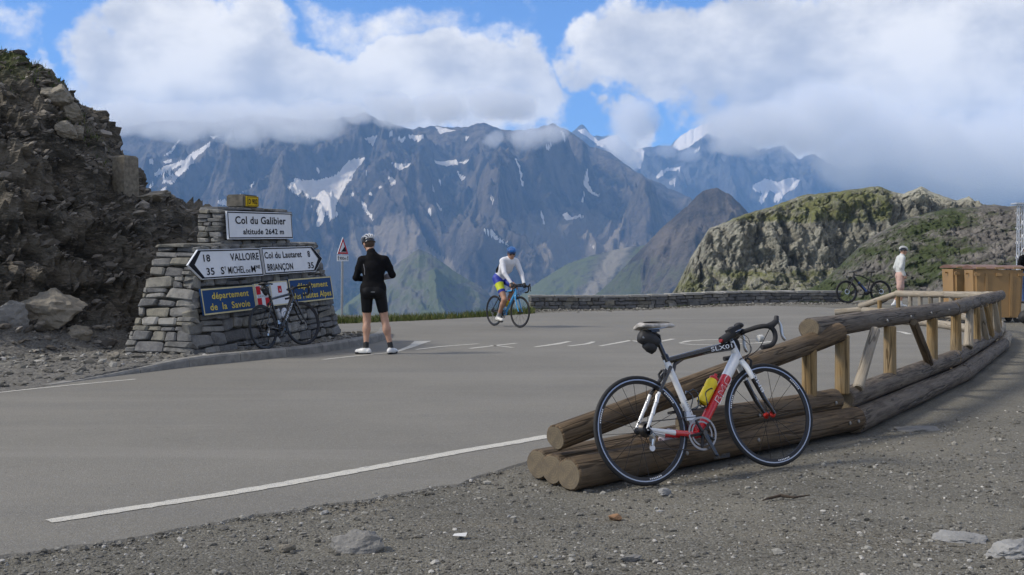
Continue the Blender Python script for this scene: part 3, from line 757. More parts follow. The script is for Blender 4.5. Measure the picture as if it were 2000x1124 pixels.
# ------------------------------------------------------------------ bodies: smooth union of limbs, meshed as one surface
def surface_net(lo, hi, h, fn):
    n = [int(math.ceil((hi[i] - lo[i]) / h)) + 1 for i in range(3)]
    ax = [lo[i] + h * np.arange(n[i]) for i in range(3)]
    Gx, Gy, Gz = np.meshgrid(*ax, indexing='ij')
    d = fn(Gx, Gy, Gz).astype(np.float32)
    neg = d < 0
    c = [neg[a:n[0] - 1 + a, b_:n[1] - 1 + b_, e:n[2] - 1 + e] for a in (0, 1) for b_ in (0, 1) for e in (0, 1)]
    anyn = np.logical_or.reduce(c); alln = np.logical_and.reduce(c)
    act = anyn & ~alln
    idx = -np.ones(act.shape, np.int64); I = np.argwhere(act); idx[act] = np.arange(len(I))
    S = np.zeros((len(I), 3)); K = np.zeros(len(I))
    corners = [(a, b_, e) for a in (0, 1) for b_ in (0, 1) for e in (0, 1)]
    for p in corners:
        for a in range(3):
            if p[a]: continue
            q = list(p); q[a] = 1
            dp = d[I[:, 0] + p[0], I[:, 1] + p[1], I[:, 2] + p[2]]; dq = d[I[:, 0] + q[0], I[:, 1] + q[1], I[:, 2] + q[2]]
            cr = (dp < 0) != (dq < 0)
            tt = np.where(cr, dp / np.where(cr, dp - dq, 1), 0)
            P_ = np.tile(np.array(p, float), (len(I), 1)); P_[:, a] += tt
            S += P_ * cr[:, None]; K += cr
    V = (I + S / K[:, None]) * h + np.array(lo)
    Q = []
    for a in range(3):
        b_, e = (a + 1) % 3, (a + 2) % 3
        sl0 = [slice(None)] * 3; sl1 = [slice(None)] * 3
        sl0[a] = slice(0, n[a] - 1); sl1[a] = slice(1, n[a])
        cr = neg[tuple(sl0)] != neg[tuple(sl1)]
        J = np.argwhere(cr); J = J[(J[:, b_] > 0) & (J[:, e] > 0) & (J[:, b_] < n[b_] - 1) & (J[:, e] < n[e] - 1)]
        if not len(J): continue
        s0 = neg[J[:, 0], J[:, 1], J[:, 2]]
        def cell(db, de):
            T = J.copy(); T[:, b_] += db; T[:, e] += de
            return idx[T[:, 0], T[:, 1], T[:, 2]]
        q = np.stack([cell(-1, -1), cell(0, -1), cell(0, 0), cell(-1, 0)], 1)
        q[~s0] = q[~s0][:, ::-1]
        Q.append(q)
    return V, np.concatenate(Q)
def sd_prim(p, X, Y, Z):
    if p[0] == 'c':
        _, a, b_, r0, r1 = p[:5]
        a = np.array(a); ba = np.array(b_) - a
        px, py, pz = X - a[0], Y - a[1], Z - a[2]
        t_ = np.clip((px * ba[0] + py * ba[1] + pz * ba[2]) / (ba @ ba + 1e-9), 0, 1)
        return np.sqrt((px - ba[0] * t_) ** 2 + (py - ba[1] * t_) ** 2 + (pz - ba[2] * t_) ** 2) - (r0 + (r1 - r0) * t_)
    _, c, r = p[:3]
    M = p[3] if len(p) > 3 and p[3] is not None else None
    x, y, z = X - c[0], Y - c[1], Z - c[2]
    if M is not None:
        R_ = np.array(M.to_3x3().transposed()); x, y, z = (R_[0, 0] * x + R_[0, 1] * y + R_[0, 2] * z, R_[1, 0] * x + R_[1, 1] * y + R_[1, 2] * z, R_[2, 0] * x + R_[2, 1] * y + R_[2, 2] * z)
    k0 = np.sqrt((x / r[0]) ** 2 + (y / r[1]) ** 2 + (z / r[2]) ** 2); k1 = np.sqrt((x / r[0] ** 2) ** 2 + (y / r[1] ** 2) ** 2 + (z / r[2] ** 2) ** 2)
    return k0 * (k0 - 1.0) / (k1 + 1e-9)
def body(name, prims, mats, parent=None, h=0.011, wrinkle=0.0, seed=0):
    """prims: (primitive, label index, blend k)"""
    pts = []
    for p, lb, k in prims:
        if p[0] == 'c':
            for q in (p[1], p[2]): pts += [np.array(q) - max(p[3], p[4]) - 0.03, np.array(q) + max(p[3], p[4]) + 0.03]
        else: pts += [np.array(p[1]) - max(p[2]) - 0.03, np.array(p[1]) + max(p[2]) + 0.03]
    lo = np.min(pts, 0); hi = np.max(pts, 0)
    def fn(X, Y, Z):
        D_ = None
        for p, lb, k in prims:
            s = sd_prim(p, X, Y, Z)
            if D_ is None: D_ = s
            else:
                hh = np.clip(0.5 + 0.5 * (D_ - s) / k, 0, 1)
                D_ = D_ * (1 - hh) + s * hh - k * hh * (1 - hh)
        return D_
    V, Q = surface_net(lo, hi, h, fn)
    C_ = V[Q].mean(1)
    L = np.stack([sd_prim(p, C_[:, 0], C_[:, 1], C_[:, 2]) for p, lb, k in prims], 0)
    lab = np.array([lb for p, lb, k in prims])[L.argmin(0)]
    if wrinkle:
        VL = np.stack([sd_prim(p, V[:, 0], V[:, 1], V[:, 2]) for p, lb, k in prims], 0).argmin(0)
        cloth = np.isin(np.array([lb for p, lb, k in prims])[VL], wrinkle[1])
        n_ = fbm(V[:, 0] * 9, V[:, 1] * 9, V[:, 2] * 14, octv=3, seed=seed)
        ctr = np.array([V[:, 0].mean(), V[:, 1].mean()])
        dirv = V[:, :2] - ctr; dirv /= np.linalg.norm(dirv, axis=1)[:, None] + 1e-6
        V[:, :2] += dirv * (n_ * wrinkle[0] * cloth)[:, None]
    me = mesh_np(name, V, Q)
    for m in mats: me.materials.append(m)
    me.polygons.foreach_set('material_index', lab.astype(np.int32)); me.update()
    return link(name, me, None, parent)
# ------------------------------------------------------------------ wood
def wood_mat(name, c1, c2, c3, grain=1.0):
    m, t, b = newmat(name)
    P = t.node('ShaderNodeTexCoord').outputs['Object']
    rnd = t.node('ShaderNodeObjectInfo').outputs['Random']
    off = t.vmath('ADD', P, t.vmath('SCALE', (7.3, 3.1, 5.7), scale=t.math('MULTIPLY', rnd, 10.0)))
    g1 = t.noise(t.mapping(off, scale=(1.2, 14, 14)), 2.2 * grain, 6, 0.65, dist=0.6)
    g2 = t.noise(t.mapping(off, scale=(2.0, 60, 60)), 1.6, 4, 0.6)
    n1 = t.noise(off, 2.5, 4, 0.6)
    c = t.mix(t.mapr(g1, 0.35, 0.65), c1, c2)
    c = t.mix(t.mapr(n1, 0.45, 0.7, 0, 0.8), c, c3)
    c = t.mix(t.mapr(g2, 0.30, 0.44, 0.75, 0), c, tuple(x * 0.35 for x in c1))
    c = t.mix(t.math('MULTIPLY', rnd, 0.25), c, c3)
    cr = t.math('ABSOLUTE', t.math('SUBTRACT', t.noise(t.mapping(off, scale=(0.45, 9, 9)), 1.0, 3, 0.55), 0.5))
    c = t.mix(t.mapr(cr, 0.004, 0.015, 0.65, 0.0), c, tuple(x * 0.18 for x in c1))
    kn = t.voro(t.mapping(off, scale=(1.6, 6, 6)), 1.3)
    c = t.mix(t.mapr(kn, 0.06, 0.13, 0.8, 0.0), c, tuple(x * 0.4 for x in c1))
    t.put(b.inputs['Base Color'], c); b.inputs['Roughness'].default_value = 0.8; b.inputs['Specular IOR Level'].default_value = 0.25
    bn = t.node('ShaderNodeBump'); bn.inputs['Strength'].default_value = 0.7; bn.inputs['Distance'].default_value = 0.008
    t.put(bn.inputs['Height'], t.math('ADD', t.math('ADD', g1, t.math('MULTIPLY', g2, 0.8)), t.mapr(cr, 0.0, 0.03, -1.2, 0.0))); t.l.new(bn.outputs[0], b.inputs['Normal'])
    return m
m_log = wood_mat('weathered_log', (0.060, 0.040, 0.022), (0.155, 0.107, 0.060), (0.118, 0.092, 0.064))
m_grey = wood_mat('grey_log', (0.078, 0.060, 0.043), (0.175, 0.143, 0.108), (0.138, 0.118, 0.096))
m_post = wood_mat('post_wood', (0.19, 0.120, 0.048), (0.33, 0.230, 0.108), (0.26, 0.20, 0.12))
m_pale = wood_mat('pale_wood', (0.24, 0.20, 0.145), (0.36, 0.31, 0.235), (0.30, 0.27, 0.22))
m_end, t, b = newmat('end_grain')
P = t.node('ShaderNodeTexCoord').outputs['Object']
sp_ = t.node('ShaderNodeSeparateXYZ'); t.put(sp_.inputs[0], P)
r_ = t.math('SQRT', t.math('ADD', t.math('POWER', sp_.outputs[1], 2.0), t.math('POWER', sp_.outputs[2], 2.0)))
rings = t.math('SINE', t.math('MULTIPLY', t.math('ADD', r_, t.math('MULTIPLY', t.noise(P, 14, 3), 0.035)), 420.0))
c = t.mix(t.mapr(rings, -1, 1), (0.145, 0.113, 0.070), (0.185, 0.147, 0.092))
c = t.mix(t.mapr(t.noise(P, 20, 5, 0.7), 0.35, 0.65, 0.1, 0.85), c, (0.11, 0.088, 0.060))
t.put(b.inputs['Base Color'], c); b.inputs['Roughness'].default_value = 0.9
_lr = random.Random(11)
def log_obj(name, a, b_, r0, mats, parent, r1=None, chamfer=0.010, seg=18, bend=0.0):
    """a round timber from a to b, built along its own X axis"""
    a = Vector(a); b_ = Vector(b_); L = (b_ - a).length; r1 = r1 or r0
    mb = MB(); n = max(4, int(L / 0.18)); rr = _lr.random() * 50
    pts = []; rad = []
    xs = [0, chamfer] + [L * (i + 1) / (n + 1) for i in range(n)] + [L - chamfer, L]
    o = 0
    for i, x in enumerate(xs):
        tt = x / L; r = (r0 + (r1 - r0) * tt)
        if i in (0, len(xs) - 1): r -= chamfer
        for k in range(seg):
            an = 2 * math.pi * k / seg
            q = r * (1 + 0.030 * math.sin(3 * an + rr) * math.sin(2.1 * x + rr) + 0.022 * math.sin(5 * an + 2 * rr + 3 * x) + 0.012 * math.sin(9 * an + x * 7))
            mb.v.append((x, q * math.cos(an) + bend * math.sin(math.pi * tt), q * math.sin(an)))
    for i in range(len(xs) - 1):
        for k in range(seg):
            mb.f.append((i * seg + k, i * seg + (k + 1) % seg, (i + 1) * seg + (k + 1) % seg, (i + 1) * seg + k)); mb.m.append(0)
    mb.f.append(tuple(reversed(range(seg)))); mb.m.append(1)
    mb.f.append(tuple((len(xs) - 1) * seg + k for k in range(seg))); mb.m.append(1)
    o = mb.build(name, [mats, m_end], parent)
    o.location = a
    o.rotation_euler = (b_ - a).to_track_quat('X', 'Z').to_euler()
    return o
fence = thing('log_fence', 'long weathered log fence with posts and braces bending round the gravel island', 'fence', (0.36, 6.8, 0))
def FP(x, y, z): return (x - 0.36, y - 6.8, z)
path = [(0.36, 6.84), (2.70, 9.12), (5.15, 13.2), (7.75, 18.2), (8.75, 20.4), (9.45, 22.8), (9.5, 25.0), (9.0, 26.8), (8.35, 27.4)]
PV = [Vector(p) for p in path]
def seg_norm(i):
    d = (PV[i + 1] - PV[i]).normalized(); return Vector((-d.y, d.x)), d
R_ = 0.095
for i in range(len(path) - 1):
    n, d = seg_norm(i); a, b_ = PV[i], PV[i + 1]
    far = i >= 4
    mat = m_log if i == 0 else (m_grey if i < 3 else m_pale)
    st = [-0.038, 0.015, 0.08] if i == 0 else [0, 0.05, -0.04]
    r = R_ if i < 4 else 0.085
    rows = (0, 1, 2) if i < 3 else (0, 2)
    for k in rows:
        off = n * (0.188 * k)
        p = a + off + d * st[k]; q = b_ + off + d * (0.03 if k != 1 else -0.06)
        z = r + ghf(p.x, p.y) * (i > 3) - 0.006; z2 = r + ghf(q.x, q.y) - 0.006
        if i == 0: z2 = r + 0.02
        log_obj('base_log', FP(p.x, p.y, z), FP(q.x, q.y, z2 - 0.0), r * (1 + 0.04 * (k == 0)), mat, fence, r * _lr.uniform(0.94, 1.02))
    # upper base log lies in the groove between the outer and the middle one
    s0 = 1.22 if i == 0 else 0.06
    p = a + n * 0.10 + d * s0; q = b_ + n * 0.10 - d * 0.02
    if i == 0: q = b_ + n * 0.10 - d * 0.12
    log_obj('base_log', FP(p.x, p.y, 0.253), FP(q.x, q.y, 0.262 + ghf(q.x, q.y)), 0.092 if i < 4 else 0.08, mat, fence, 0.09 if i < 4 else 0.08)
RZ_ = 0.83
def rail(a, b_, za, zb, mat, r=0.082, bend=0.0): return log_obj('top_rail', FP(a[0], a[1], za), FP(b_[0], b_[1], zb), r, mat, fence, r * 0.97, bend=bend)
def mid(i, s, off=0.10):
    n, d = seg_norm(i); p = PV[i] + (PV[i + 1] - PV[i]) * s + n * off; return (p.x, p.y)
rail(mid(0, 0.002, 0.15), mid(0, 0.985, 0.10), 0.285, 0.795, m_log, 0.080)
rail(mid(0, 0.86, 0.12), mid(1, 0.985), 0.835, 0.835, m_grey, 0.086)
rail(mid(1, 0.99), mid(2, 0.94), 0.83, 0.835, m_grey, 0.088, 0.03)
rail(mid(2, 0.93), mid(3, 0.96), 0.83, 0.81, m_grey, 0.085)
rail(mid(4, 0.0), mid(4, 0.98), 0.79, 0.74, m_pale, 0.08)
rail(mid(5, 0.0), mid(5, 0.98), 0.74, 0.70, m_pale, 0.075)
rail(mid(6, 0.0), mid(6, 0.99), 0.70, 0.68, m_pale, 0.075)
rail(mid(7, 0.0), (8.28, 27.5), 0.68, 0.36, m_pale, 0.072)
log_obj('base_log', FP(8.5, 27.4, 0.30), FP(7.75, 27.7, 0.20), 0.08, m_pale, fence)
def path_px(px, lo=0):
    """point of the fence line that stands in photo column px"""
    k = (px - 1000) / F
    for i in range(lo, len(path) - 1):
        n, d = seg_norm(i)
        for j in range(101):
            q = PV[i] + (PV[i + 1] - PV[i]) * (j / 100) + n * 0.10
            if q.x / q.y >= k: return q
    return PV[3]
for px, mt in ((1577, m_post), (1641, m_post), (1738, m_post), (1820, m_post), (1866, m_post), (1905, m_post), (1930, m_post), (1948, m_post)):
    q = path_px(px); top = 0.77 if px > 1600 else 0.70
    log_obj('post', FP(q.x, q.y, 0.30), FP(q.x, q.y, top), 0.058 if px < 1850 else 0.066, mt, fence, 0.056, seg=14)
for p0, p1, mt in ((1660, 1699, m_pale), (1803, 1774, m_log), (1880, 1888, m_pale), (1915, 1908, m_pale), (1926, 1918, m_post), (1940, 1936, m_pale)):
    a = path_px(p0); b_ = path_px(p1)
    log_obj('brace', FP(a.x + 0.05, a.y - 0.03, 0.32), FP(b_.x + 0.03, b_.y - 0.03, 0.77), 0.045 if p0 < 1870 else 0.06, mt, fence, 0.043, seg=12)
for i, s in ((4, .4), (5, .1), (5, .35), (5, .6), (5, .85), (6, .1), (6, .3), (6, .5), (6, .7), (6, .95), (7, .5)):
    x, y = mid(i, s); zt = 0.66 if i < 7 else 0.52
    log_obj('post', FP(x, y, 0.20), FP(x, y, zt), 0.05, m_post if (i + int(s * 20)) % 2 else m_pale, fence, 0.05, seg=10)
# bolt heads where the logs are pinned
bolt = MB(); bolt.lathe([(0.014, 0), (0.014, 0.006), (0.008, 0.010), (0.0001, 0.010)], 10)
bme = bolt.mesh('bolt', plain('bolt_steel', (0.26, 0.25, 0.23), 0.6, 0.6))
def add_bolt(i, s, off, z):
    n, d = seg_norm(i); p = PV[i] + (PV[i + 1] - PV[i]) * s + n * off
    o = link('bolt', bme, None, fence); o.location = FP(p.x, p.y, z); o.rotation_euler = Vector((-n.x, -n.y, 0.15)).to_track_quat('Z', 'Y').to_euler()
for s in (0.30, 0.55, 0.93, 0.97): add_bolt(0, s, -0.096, 0.11)
for s in (0.60, 0.80, 0.92): add_bolt(0, s, 0.004, 0.26)
for s in (0.25, 0.45, 0.65, 0.85): add_bolt(1, s, 0.015, 0.84)

# ------------------------------------------------------------------ stones
def unit_stones(n, seed, k=0.10, bev=0.13):
    out = []
    for i in range(n):
        rr = random.Random(seed + i); bm = bmesh.new(); bmesh.ops.create_cube(bm, size=1.0)
        for v in bm.verts: v.co += Vector((rr.uniform(-k, k), rr.uniform(-k, k), rr.uniform(-k, k) * 1.2))
        bmesh.ops.bevel(bm, geom=list(bm.edges), offset=bev * rr.uniform(0.6, 1.1), segments=1, affect='EDGES', profile=0.5)
        for v in bm.verts: v.co += Vector((rr.uniform(-.02, .02), rr.uniform(-.02, .02), rr.uniform(-.02, .02)))
        bmesh.ops.recalc_face_normals(bm, faces=bm.faces)
        me = bpy.data.meshes.new('stone'); bm.to_mesh(me); bm.free(); out.append(me)
    return out
def stone_mat(name, cols, moss=0.0):
    m, t, b = newmat(name)
    P = t.node('ShaderNodeNewGeometry').outputs['Position']
    rnd = t.node('ShaderNodeObjectInfo').outputs['Random']
    c = t.ramp(rnd, [(i / (len(cols) - 1), q) for i, q in enumerate(cols)])
    n1 = t.noise(P, 7.0, 6, 0.65); n2 = t.noise(P, 40.0, 5, 0.7)
    c = t.mix(t.mapr(n1, 0.35, 0.7, 0.0, 0.6), c, tuple(x * 0.5 for x in cols[0]))
    c = t.mix(t.mapr(n2, 0.5, 0.75, 0, 0.45), c, (0.33, 0.31, 0.26))
    t.put(b.inputs['Base Color'], c); b.inputs['Roughness'].default_value = 0.85; b.inputs['Specular IOR Level'].default_value = 0.25
    bn = t.node('ShaderNodeBump'); bn.inputs['Strength'].default_value = 0.6; bn.inputs['Distance'].default_value = 0.015
    t.put(bn.inputs['Height'], t.math('ADD', n1, n2)); t.l.new(bn.outputs[0], b.inputs['Normal'])
    return m
m_stone = stone_mat('schist_stone', [(0.10, 0.10, 0.10), (0.17, 0.17, 0.17), (0.13, 0.13, 0.125), (0.23, 0.215, 0.17), (0.19, 0.19, 0.185), (0.14, 0.14, 0.14), (0.32, 0.31, 0.28), (0.20, 0.195, 0.18)])
m_mortar = plain('mortar', (0.06, 0.057, 0.05), 0.95, var=0.3, vscale=9, bump=0.6, bscale=30)
US = unit_stones(18, 500, 0.13, 0.15)
for me_ in US: me_.materials.append(m_stone)
_sr = random.Random(77)
def stone(parent, loc, size, rot=(0, 0, 0)):
    o = bpy.data.objects.new('stone', _sr.choice(US)); COL.objects.link(o); o.parent = parent
    o.location = loc; o.scale = size; o.rotation_euler = rot
    return o

# ---- low parapet wall along the outer edge of the bend
WA = Vector(gpt(1036, 606)[:2]); WB = Vector((10.55, 37.0))
wall = thing('parapet_wall', 'long low dry stone parapet wall along the outer edge of the bend', 'wall', (WA.x, WA.y, 0))
wd = (WB - WA); WL = wd.length; wang = math.atan2(wd.y, wd.x)
wall.rotation_euler = (0, 0, wang)
def wz(s):
    p = WA + wd * (s / WL); return ghf(p.x, p.y)
def wh(s): return np.interp(s / WL, [0, 1], [0.44, 0.37])
mb = MB()
ss = np.linspace(0.03, WL - 0.03, 24)
for i in range(len(ss) - 1):
    a, b_ = ss[i], ss[i + 1]
    mb.hexa([(a, 0.05, wz(a) - 0.15), (b_, 0.05, wz(b_) - 0.15), (b_, 0.36, wz(b_) - 0.15), (a, 0.36, wz(a) - 0.15)],
            [(a, 0.06, wz(a) + wh(a) - 0.06), (b_, 0.06, wz(b_) + wh(b_) - 0.06), (b_, 0.35, wz(b_) + wh(b_) - 0.06), (a, 0.35, wz(a) + wh(a) - 0.06)])
mb.build('mortar_core', m_mortar, wall, smooth_=False)
rows = 3
for r in range(rows):
    s = 0.0
    while s < WL:
        w_ = _sr.uniform(0.13, 0.42); w_ = min(w_, WL - s + 0.02)
        hh = (wh(s) - 0.06) / rows
        z = wz(s) + hh * (r + 0.5)
        if _sr.random() < 0.12 and r < rows - 1 and w_ > 0.2: hs = hh * 1.5; z += hh * 0.2
        else: hs = hh * 0.93
        stone(wall, (s + w_ / 2, 0.10 + _sr.uniform(-0.012, 0.012), z), (w_ * 0.96, 0.16, hs), (0, 0, _sr.uniform(-.05, .05)))
        s += w_
s = 0.0
m_cap = plain('coping_stone', (0.30, 0.29, 0.26), 0.85, var=0.25, vscale=6, bump=0.4, bscale=25)
CS = unit_stones(5, 900, 0.05, 0.09)
for me_ in CS: me_.materials.append(m_cap)
while s < WL:
    w_ = min(_sr.uniform(0.5, 0.95), WL - s + 0.05)
    o = bpy.data.objects.new('coping_stone', _sr.choice(CS)); COL.objects.link(o); o.parent = wall
    o.location = (s + w_ / 2, 0.20, wz(s + w_ / 2) + wh(s + w_ / 2) - 0.03); o.scale = (w_ * 0.985, 0.42, 0.075); o.rotation_euler = (0, _sr.uniform(-.01, .01), 0)
    s += w_

# ---- kerb
kerb = link('kerb', bpy.data.meshes.new('kerb'), None, kind='structure')
m_kerb = plain('kerb_concrete', (0.20, 0.192, 0.172), 0.85, var=0.28, vscale=7, bump=0.5, bscale=45)
kl = [Vector((p.x, p.y)) for p in kerb_line]
ks = smoothline(kerb_px[1:], 6)
ks = [Vector((p.x, p.y)) for p in ks]
cum = [0.0]
for i in range(1, len(ks)): cum.append(cum[-1] + (ks[i] - ks[i - 1]).length)
def kpt(s):
    s = max(0, min(cum[-1] - 1e-4, s)); i = max(0, int(np.searchsorted(cum, s, side='right')) - 1); i = min(i, len(ks) - 2)
    return ks[i] + (ks[i + 1] - ks[i]) * ((s - cum[i]) / (cum[i + 1] - cum[i]))
s = 0.0; TL = cum[-1]; first = True
while s < TL - 0.05:
    L_ = 0.35 if s < 0.9 else 0.95
    e = min(TL, s + L_)
    bm_ = MB(); k = max(2, int((e - s) / 0.12)); g_ = 0.006
    rows_ = []
    for j in range(k + 1):
        u = s + g_ + (e - s - 2 * g_) * j / k
        p = kpt(u); d = (kpt(u + 0.02) - kpt(u - 0.02)).normalized(); n = Vector((d.y, -d.x))    # n points to the road side or away
        if n.dot(Vector((0.6, -0.8))) < 0: n = -n
        hgt = 0.118 * (1 - smooth(np.array(u), TL - 3.2, TL - 0.2)) + 0.012
        hgt = float(hgt)
        rows_.append([(p + n * 0.02, -0.05), (p + n * 0.012, hgt - 0.025), (p - n * 0.010, hgt), (p - n * 0.14, hgt), (p - n * 0.15, hgt - 0.012), (p - n * 0.15, -0.05)])
    vs = [(q.x, q.y, z) for rw in rows_ for q, z in rw]; fs = []
    for j in range(k):
        for m_ in range(5): fs.append((j * 6 + m_, j * 6 + m_ + 1, (j + 1) * 6 + m_ + 1, (j + 1) * 6 + m_))
    fs += [(0, 1, 2, 3, 4, 5), tuple(reversed([k * 6 + m_ for m_ in range(6)]))]
    bm_.add(vs, fs)
    bm_.build('kerb_stone', m_kerb, kerb, angle=30)
    s = e
# ------------------------------------------------------------------ the pass monument and its signs
A_ = Vector((-4.45, 16.0, 0.03)); UA = math.atan2(0.947, 0.32)
mon = thing('stone_monument', 'stepped rubble stone monument carrying the pass and direction signs beside the rock face', 'monument', A_, UA)
SH = 0.027                                   # it follows the slope of the ground
L_ = 4.53; BAT = 0.25 / 1.58; EB = 0.45 / 1.58; TH = 1.10
T1 = 1.55; T2 = 2.10
def mp(s, y, z): return (s, y, z + SH * s)
def tier(mb, s0, s1, z0, z1, y0, y1, eb, fb, bb, inset=0.03):
    dz = z1 - z0
    mb.hexa([mp(s0 + inset, y0 + inset, z0), mp(s1 - inset, y0 + inset, z0), mp(s1 - inset, y1 - inset, z0), mp(s0 + inset, y1 - inset, z0)],
            [mp(s0 + eb * dz + inset, y0 + fb * dz + inset, z1), mp(s1 - eb * dz - inset, y0 + fb * dz + inset, z1), mp(s1 - eb * dz - inset, y1 - bb * dz - inset, z1), mp(s0 + eb * dz + inset, y1 - bb * dz - inset, z1)])
mb = MB()
tier(mb, 0, L_, -0.15, T1, 0, TH, EB, BAT, BAT, 0.045)
tier(mb, 1.16, 3.2, T1 - 0.01, T2, 0.27, 0.66, 0.05, 0.06, 0.06, 0.035)
mb.build('mortar_core', m_mortar, mon, smooth_=False)
def covered(s, z):
    if 0.45 < s < 4.1 and 0.68 < z < 0.92: return True
    if 0.35 < s < 3.9 and 1.14 < z < 1.46: return True
    if 1.35 < s < 3.0 and 1.72 < z < 2.02: return True
    return False
def course(z0, z1, sa, sb, place, wr=(0.12, 0.36), hr=(0.055, 0.135), skip=None):
    z = z0; nn = 0
    while z < z1 - 0.03:
        h = min(_sr.uniform(*hr), z1 - z)
        if z1 - z - h < 0.04: h = z1 - z
        a, b_ = sa(z), sb(z); s = a - _sr.uniform(0, 0.03)
        while s < b_ - 0.02:
            w_ = _sr.uniform(*wr) * (0.7 + 3.0 * h); w_ = min(w_, b_ - s)
            if b_ - s - w_ < 0.06: w_ = b_ - s
            if not (skip and skip(s + w_ / 2, z + h / 2)):
                if h > 0.10 and _sr.random() < 0.3:          # two thin stones in place of one thick
                    place(s + w_ / 2, z + h * 0.27, w_, h * 0.5); place(s + w_ / 2, z + h * 0.76, w_, h * 0.46)
                else: place(s + w_ / 2, z + h / 2, w_, h)
            s += w_
        z += h
fa = -math.atan(BAT)
def pf(s, z, w_, h): stone(mon, mp(s, BAT * z + 0.065 + _sr.uniform(-.014, .014), z), (w_ * 0.97, 0.16, h * 0.97), (fa + _sr.uniform(-.06, .06), -SH + _sr.uniform(-.07, .07), _sr.uniform(-.05, .05)))
def pe(y, z, w_, h): stone(mon, mp(EB * z + 0.065 + _sr.uniform(-.018, .018), y, z), (0.16, w_ * 0.98, h * 0.98), (_sr.uniform(-.09, .09), math.atan(EB) + _sr.uniform(-.06, .06), _sr.uniform(-.06, .06)))
def pr(y, z, w_, h): stone(mon, mp(L_ - EB * z - 0.06 + _sr.uniform(-.03, .03), y, z), (0.2, w_ * 0.95, h * 0.93), (0, -math.atan(EB), 0))
course(-0.02, T1, lambda z: EB * z + 0.02, lambda z: L_ - EB * z - 0.02, pf, skip=covered, wr=(0.15, 0.46), hr=(0.09, 0.20))
course(-0.04, T1, lambda z: BAT * z + 0.01, lambda z: TH - BAT * z, pe, wr=(0.12, 0.42), hr=(0.065, 0.17))
course(-0.02, T1, lambda z: BAT * z + 0.02, lambda z: 0.45 + BAT * z, pr, wr=(0.25, 0.4), hr=(0.08, 0.15))
def pu(s, z, w_, h): stone(mon, mp(s, 0.27 + 0.06 * (z - T1) + 0.05, z), (w_ * 0.95, 0.13, h * 0.93), (0, -SH, 0))
def pue(y, z, w_, h): stone(mon, mp(1.21 + _sr.uniform(-.02, .015), y, z), (0.15, w_ * 0.95, h * 0.92))
def pur(y, z, w_, h): stone(mon, mp(3.15 + _sr.uniform(-.015, .02), y, z), (0.15, w_ * 0.95, h * 0.92))
course(T1, T2, lambda z: 1.17, lambda z: 3.19, pu, skip=covered, wr=(0.2, 0.36), hr=(0.08, 0.12))
course(T1, T2, lambda z: 0.27, lambda z: 0.66, pue, wr=(0.16, 0.28), hr=(0.05, 0.09))
course(T1, T2, lambda z: 0.27, lambda z: 0.66, pur, wr=(0.2, 0.3), hr=(0.07, 0.11))
# flat capping stones on each step
def caps(s0, s1, z, y0, y1, th=0.055):
    s = s0
    while s < s1 - 0.05:
        w_ = min(_sr.uniform(0.3, 0.6), s1 - s)
        o = bpy.data.objects.new('cap_stone', _sr.choice(US)); COL.objects.link(o); o.parent = mon
        o.location = mp(s + w_ / 2, (y0 + y1) / 2, z); o.scale = (w_ * 0.97, y1 - y0, th); o.rotation_euler = (0, -SH, 0)
        s += w_
caps(EB * T1 - 0.03, 1.2, T1 + 0.02, BAT * T1 - 0.02, TH - BAT * T1 + 0.02)
caps(3.16, L_ - EB * T1 + 0.03, T1 + 0.02, BAT * T1 - 0.02, TH - BAT * T1 + 0.02)
caps(1.2, 3.16, T1 + 0.01, BAT * T1 - 0.03, 0.30, 0.05)
caps(1.15, 3.23, T2 + 0.02, 0.25, 0.66)
# the little block on top with the route number
mb = MB(); mb.box(mp(2.04, 0.45, T2 + 0.145), (0.43, 0.32, 0.20)); 
me = mb.mesh('top_block', plain('old_concrete', (0.115, 0.105, 0.085), 0.95, var=0.4, vscale=9, bump=0.8, bscale=22), smooth_=False)
bm = bmesh.new(); bm.from_mesh(me); bmesh.ops.bevel(bm, geom=list(bm.edges), offset=0.02, segments=2, affect='EDGES'); bm.to_mesh(me); bm.free()
link('top_block', me, None, mon)

MW = Matrix.Translation(A_) @ Matrix.Rotation(UA, 4, 'Z')
m_white = plain('sign_white', (0.66, 0.68, 0.70), 0.75, spec=0.12, var=0.05, vscale=3)
m_black = plain('sign_black', (0.012, 0.012, 0.015), 0.75, spec=0.12)
m_navy = plain('sign_navy', (0.012, 0.016, 0.030), 0.75, spec=0.12)
m_blue = plain('sign_blue', (0.022, 0.060, 0.155), 0.75, spec=0.12, var=0.12, vscale=4)
m_cream = plain('sign_cream', (0.52, 0.46, 0.26), 0.75, spec=0.12, var=0.1, vscale=6)
m_yel = plain('sign_yellow', (0.56, 0.38, 0.02), 0.75, spec=0.12, var=0.1, vscale=9)
m_ylet = plain('sign_letter_yellow', (0.58, 0.46, 0.10), 0.75, spec=0.12)
m_red = plain('sign_red', (0.45, 0.02, 0.03), 0.75, spec=0.12, var=0.1, vscale=6)
m_back = plain('sign_metal', (0.30, 0.31, 0.32), 0.45, 0.6)
def sign_at(name, label, s0, z0, y0, lean):
    o = bpy.data.objects.new(name, None); COL.objects.link(o); o.empty_display_size = 0.1
    o.matrix_world = MW @ Matrix.Translation(mp(s0, y0, z0)) @ Matrix.Rotation(-SH, 4, 'Y') @ Matrix.Rotation(-lean, 4, 'X')
    o['label'] = label; o['category'] = 'sign'; o['group'] = 'signs fixed to the pass monument'
    return o
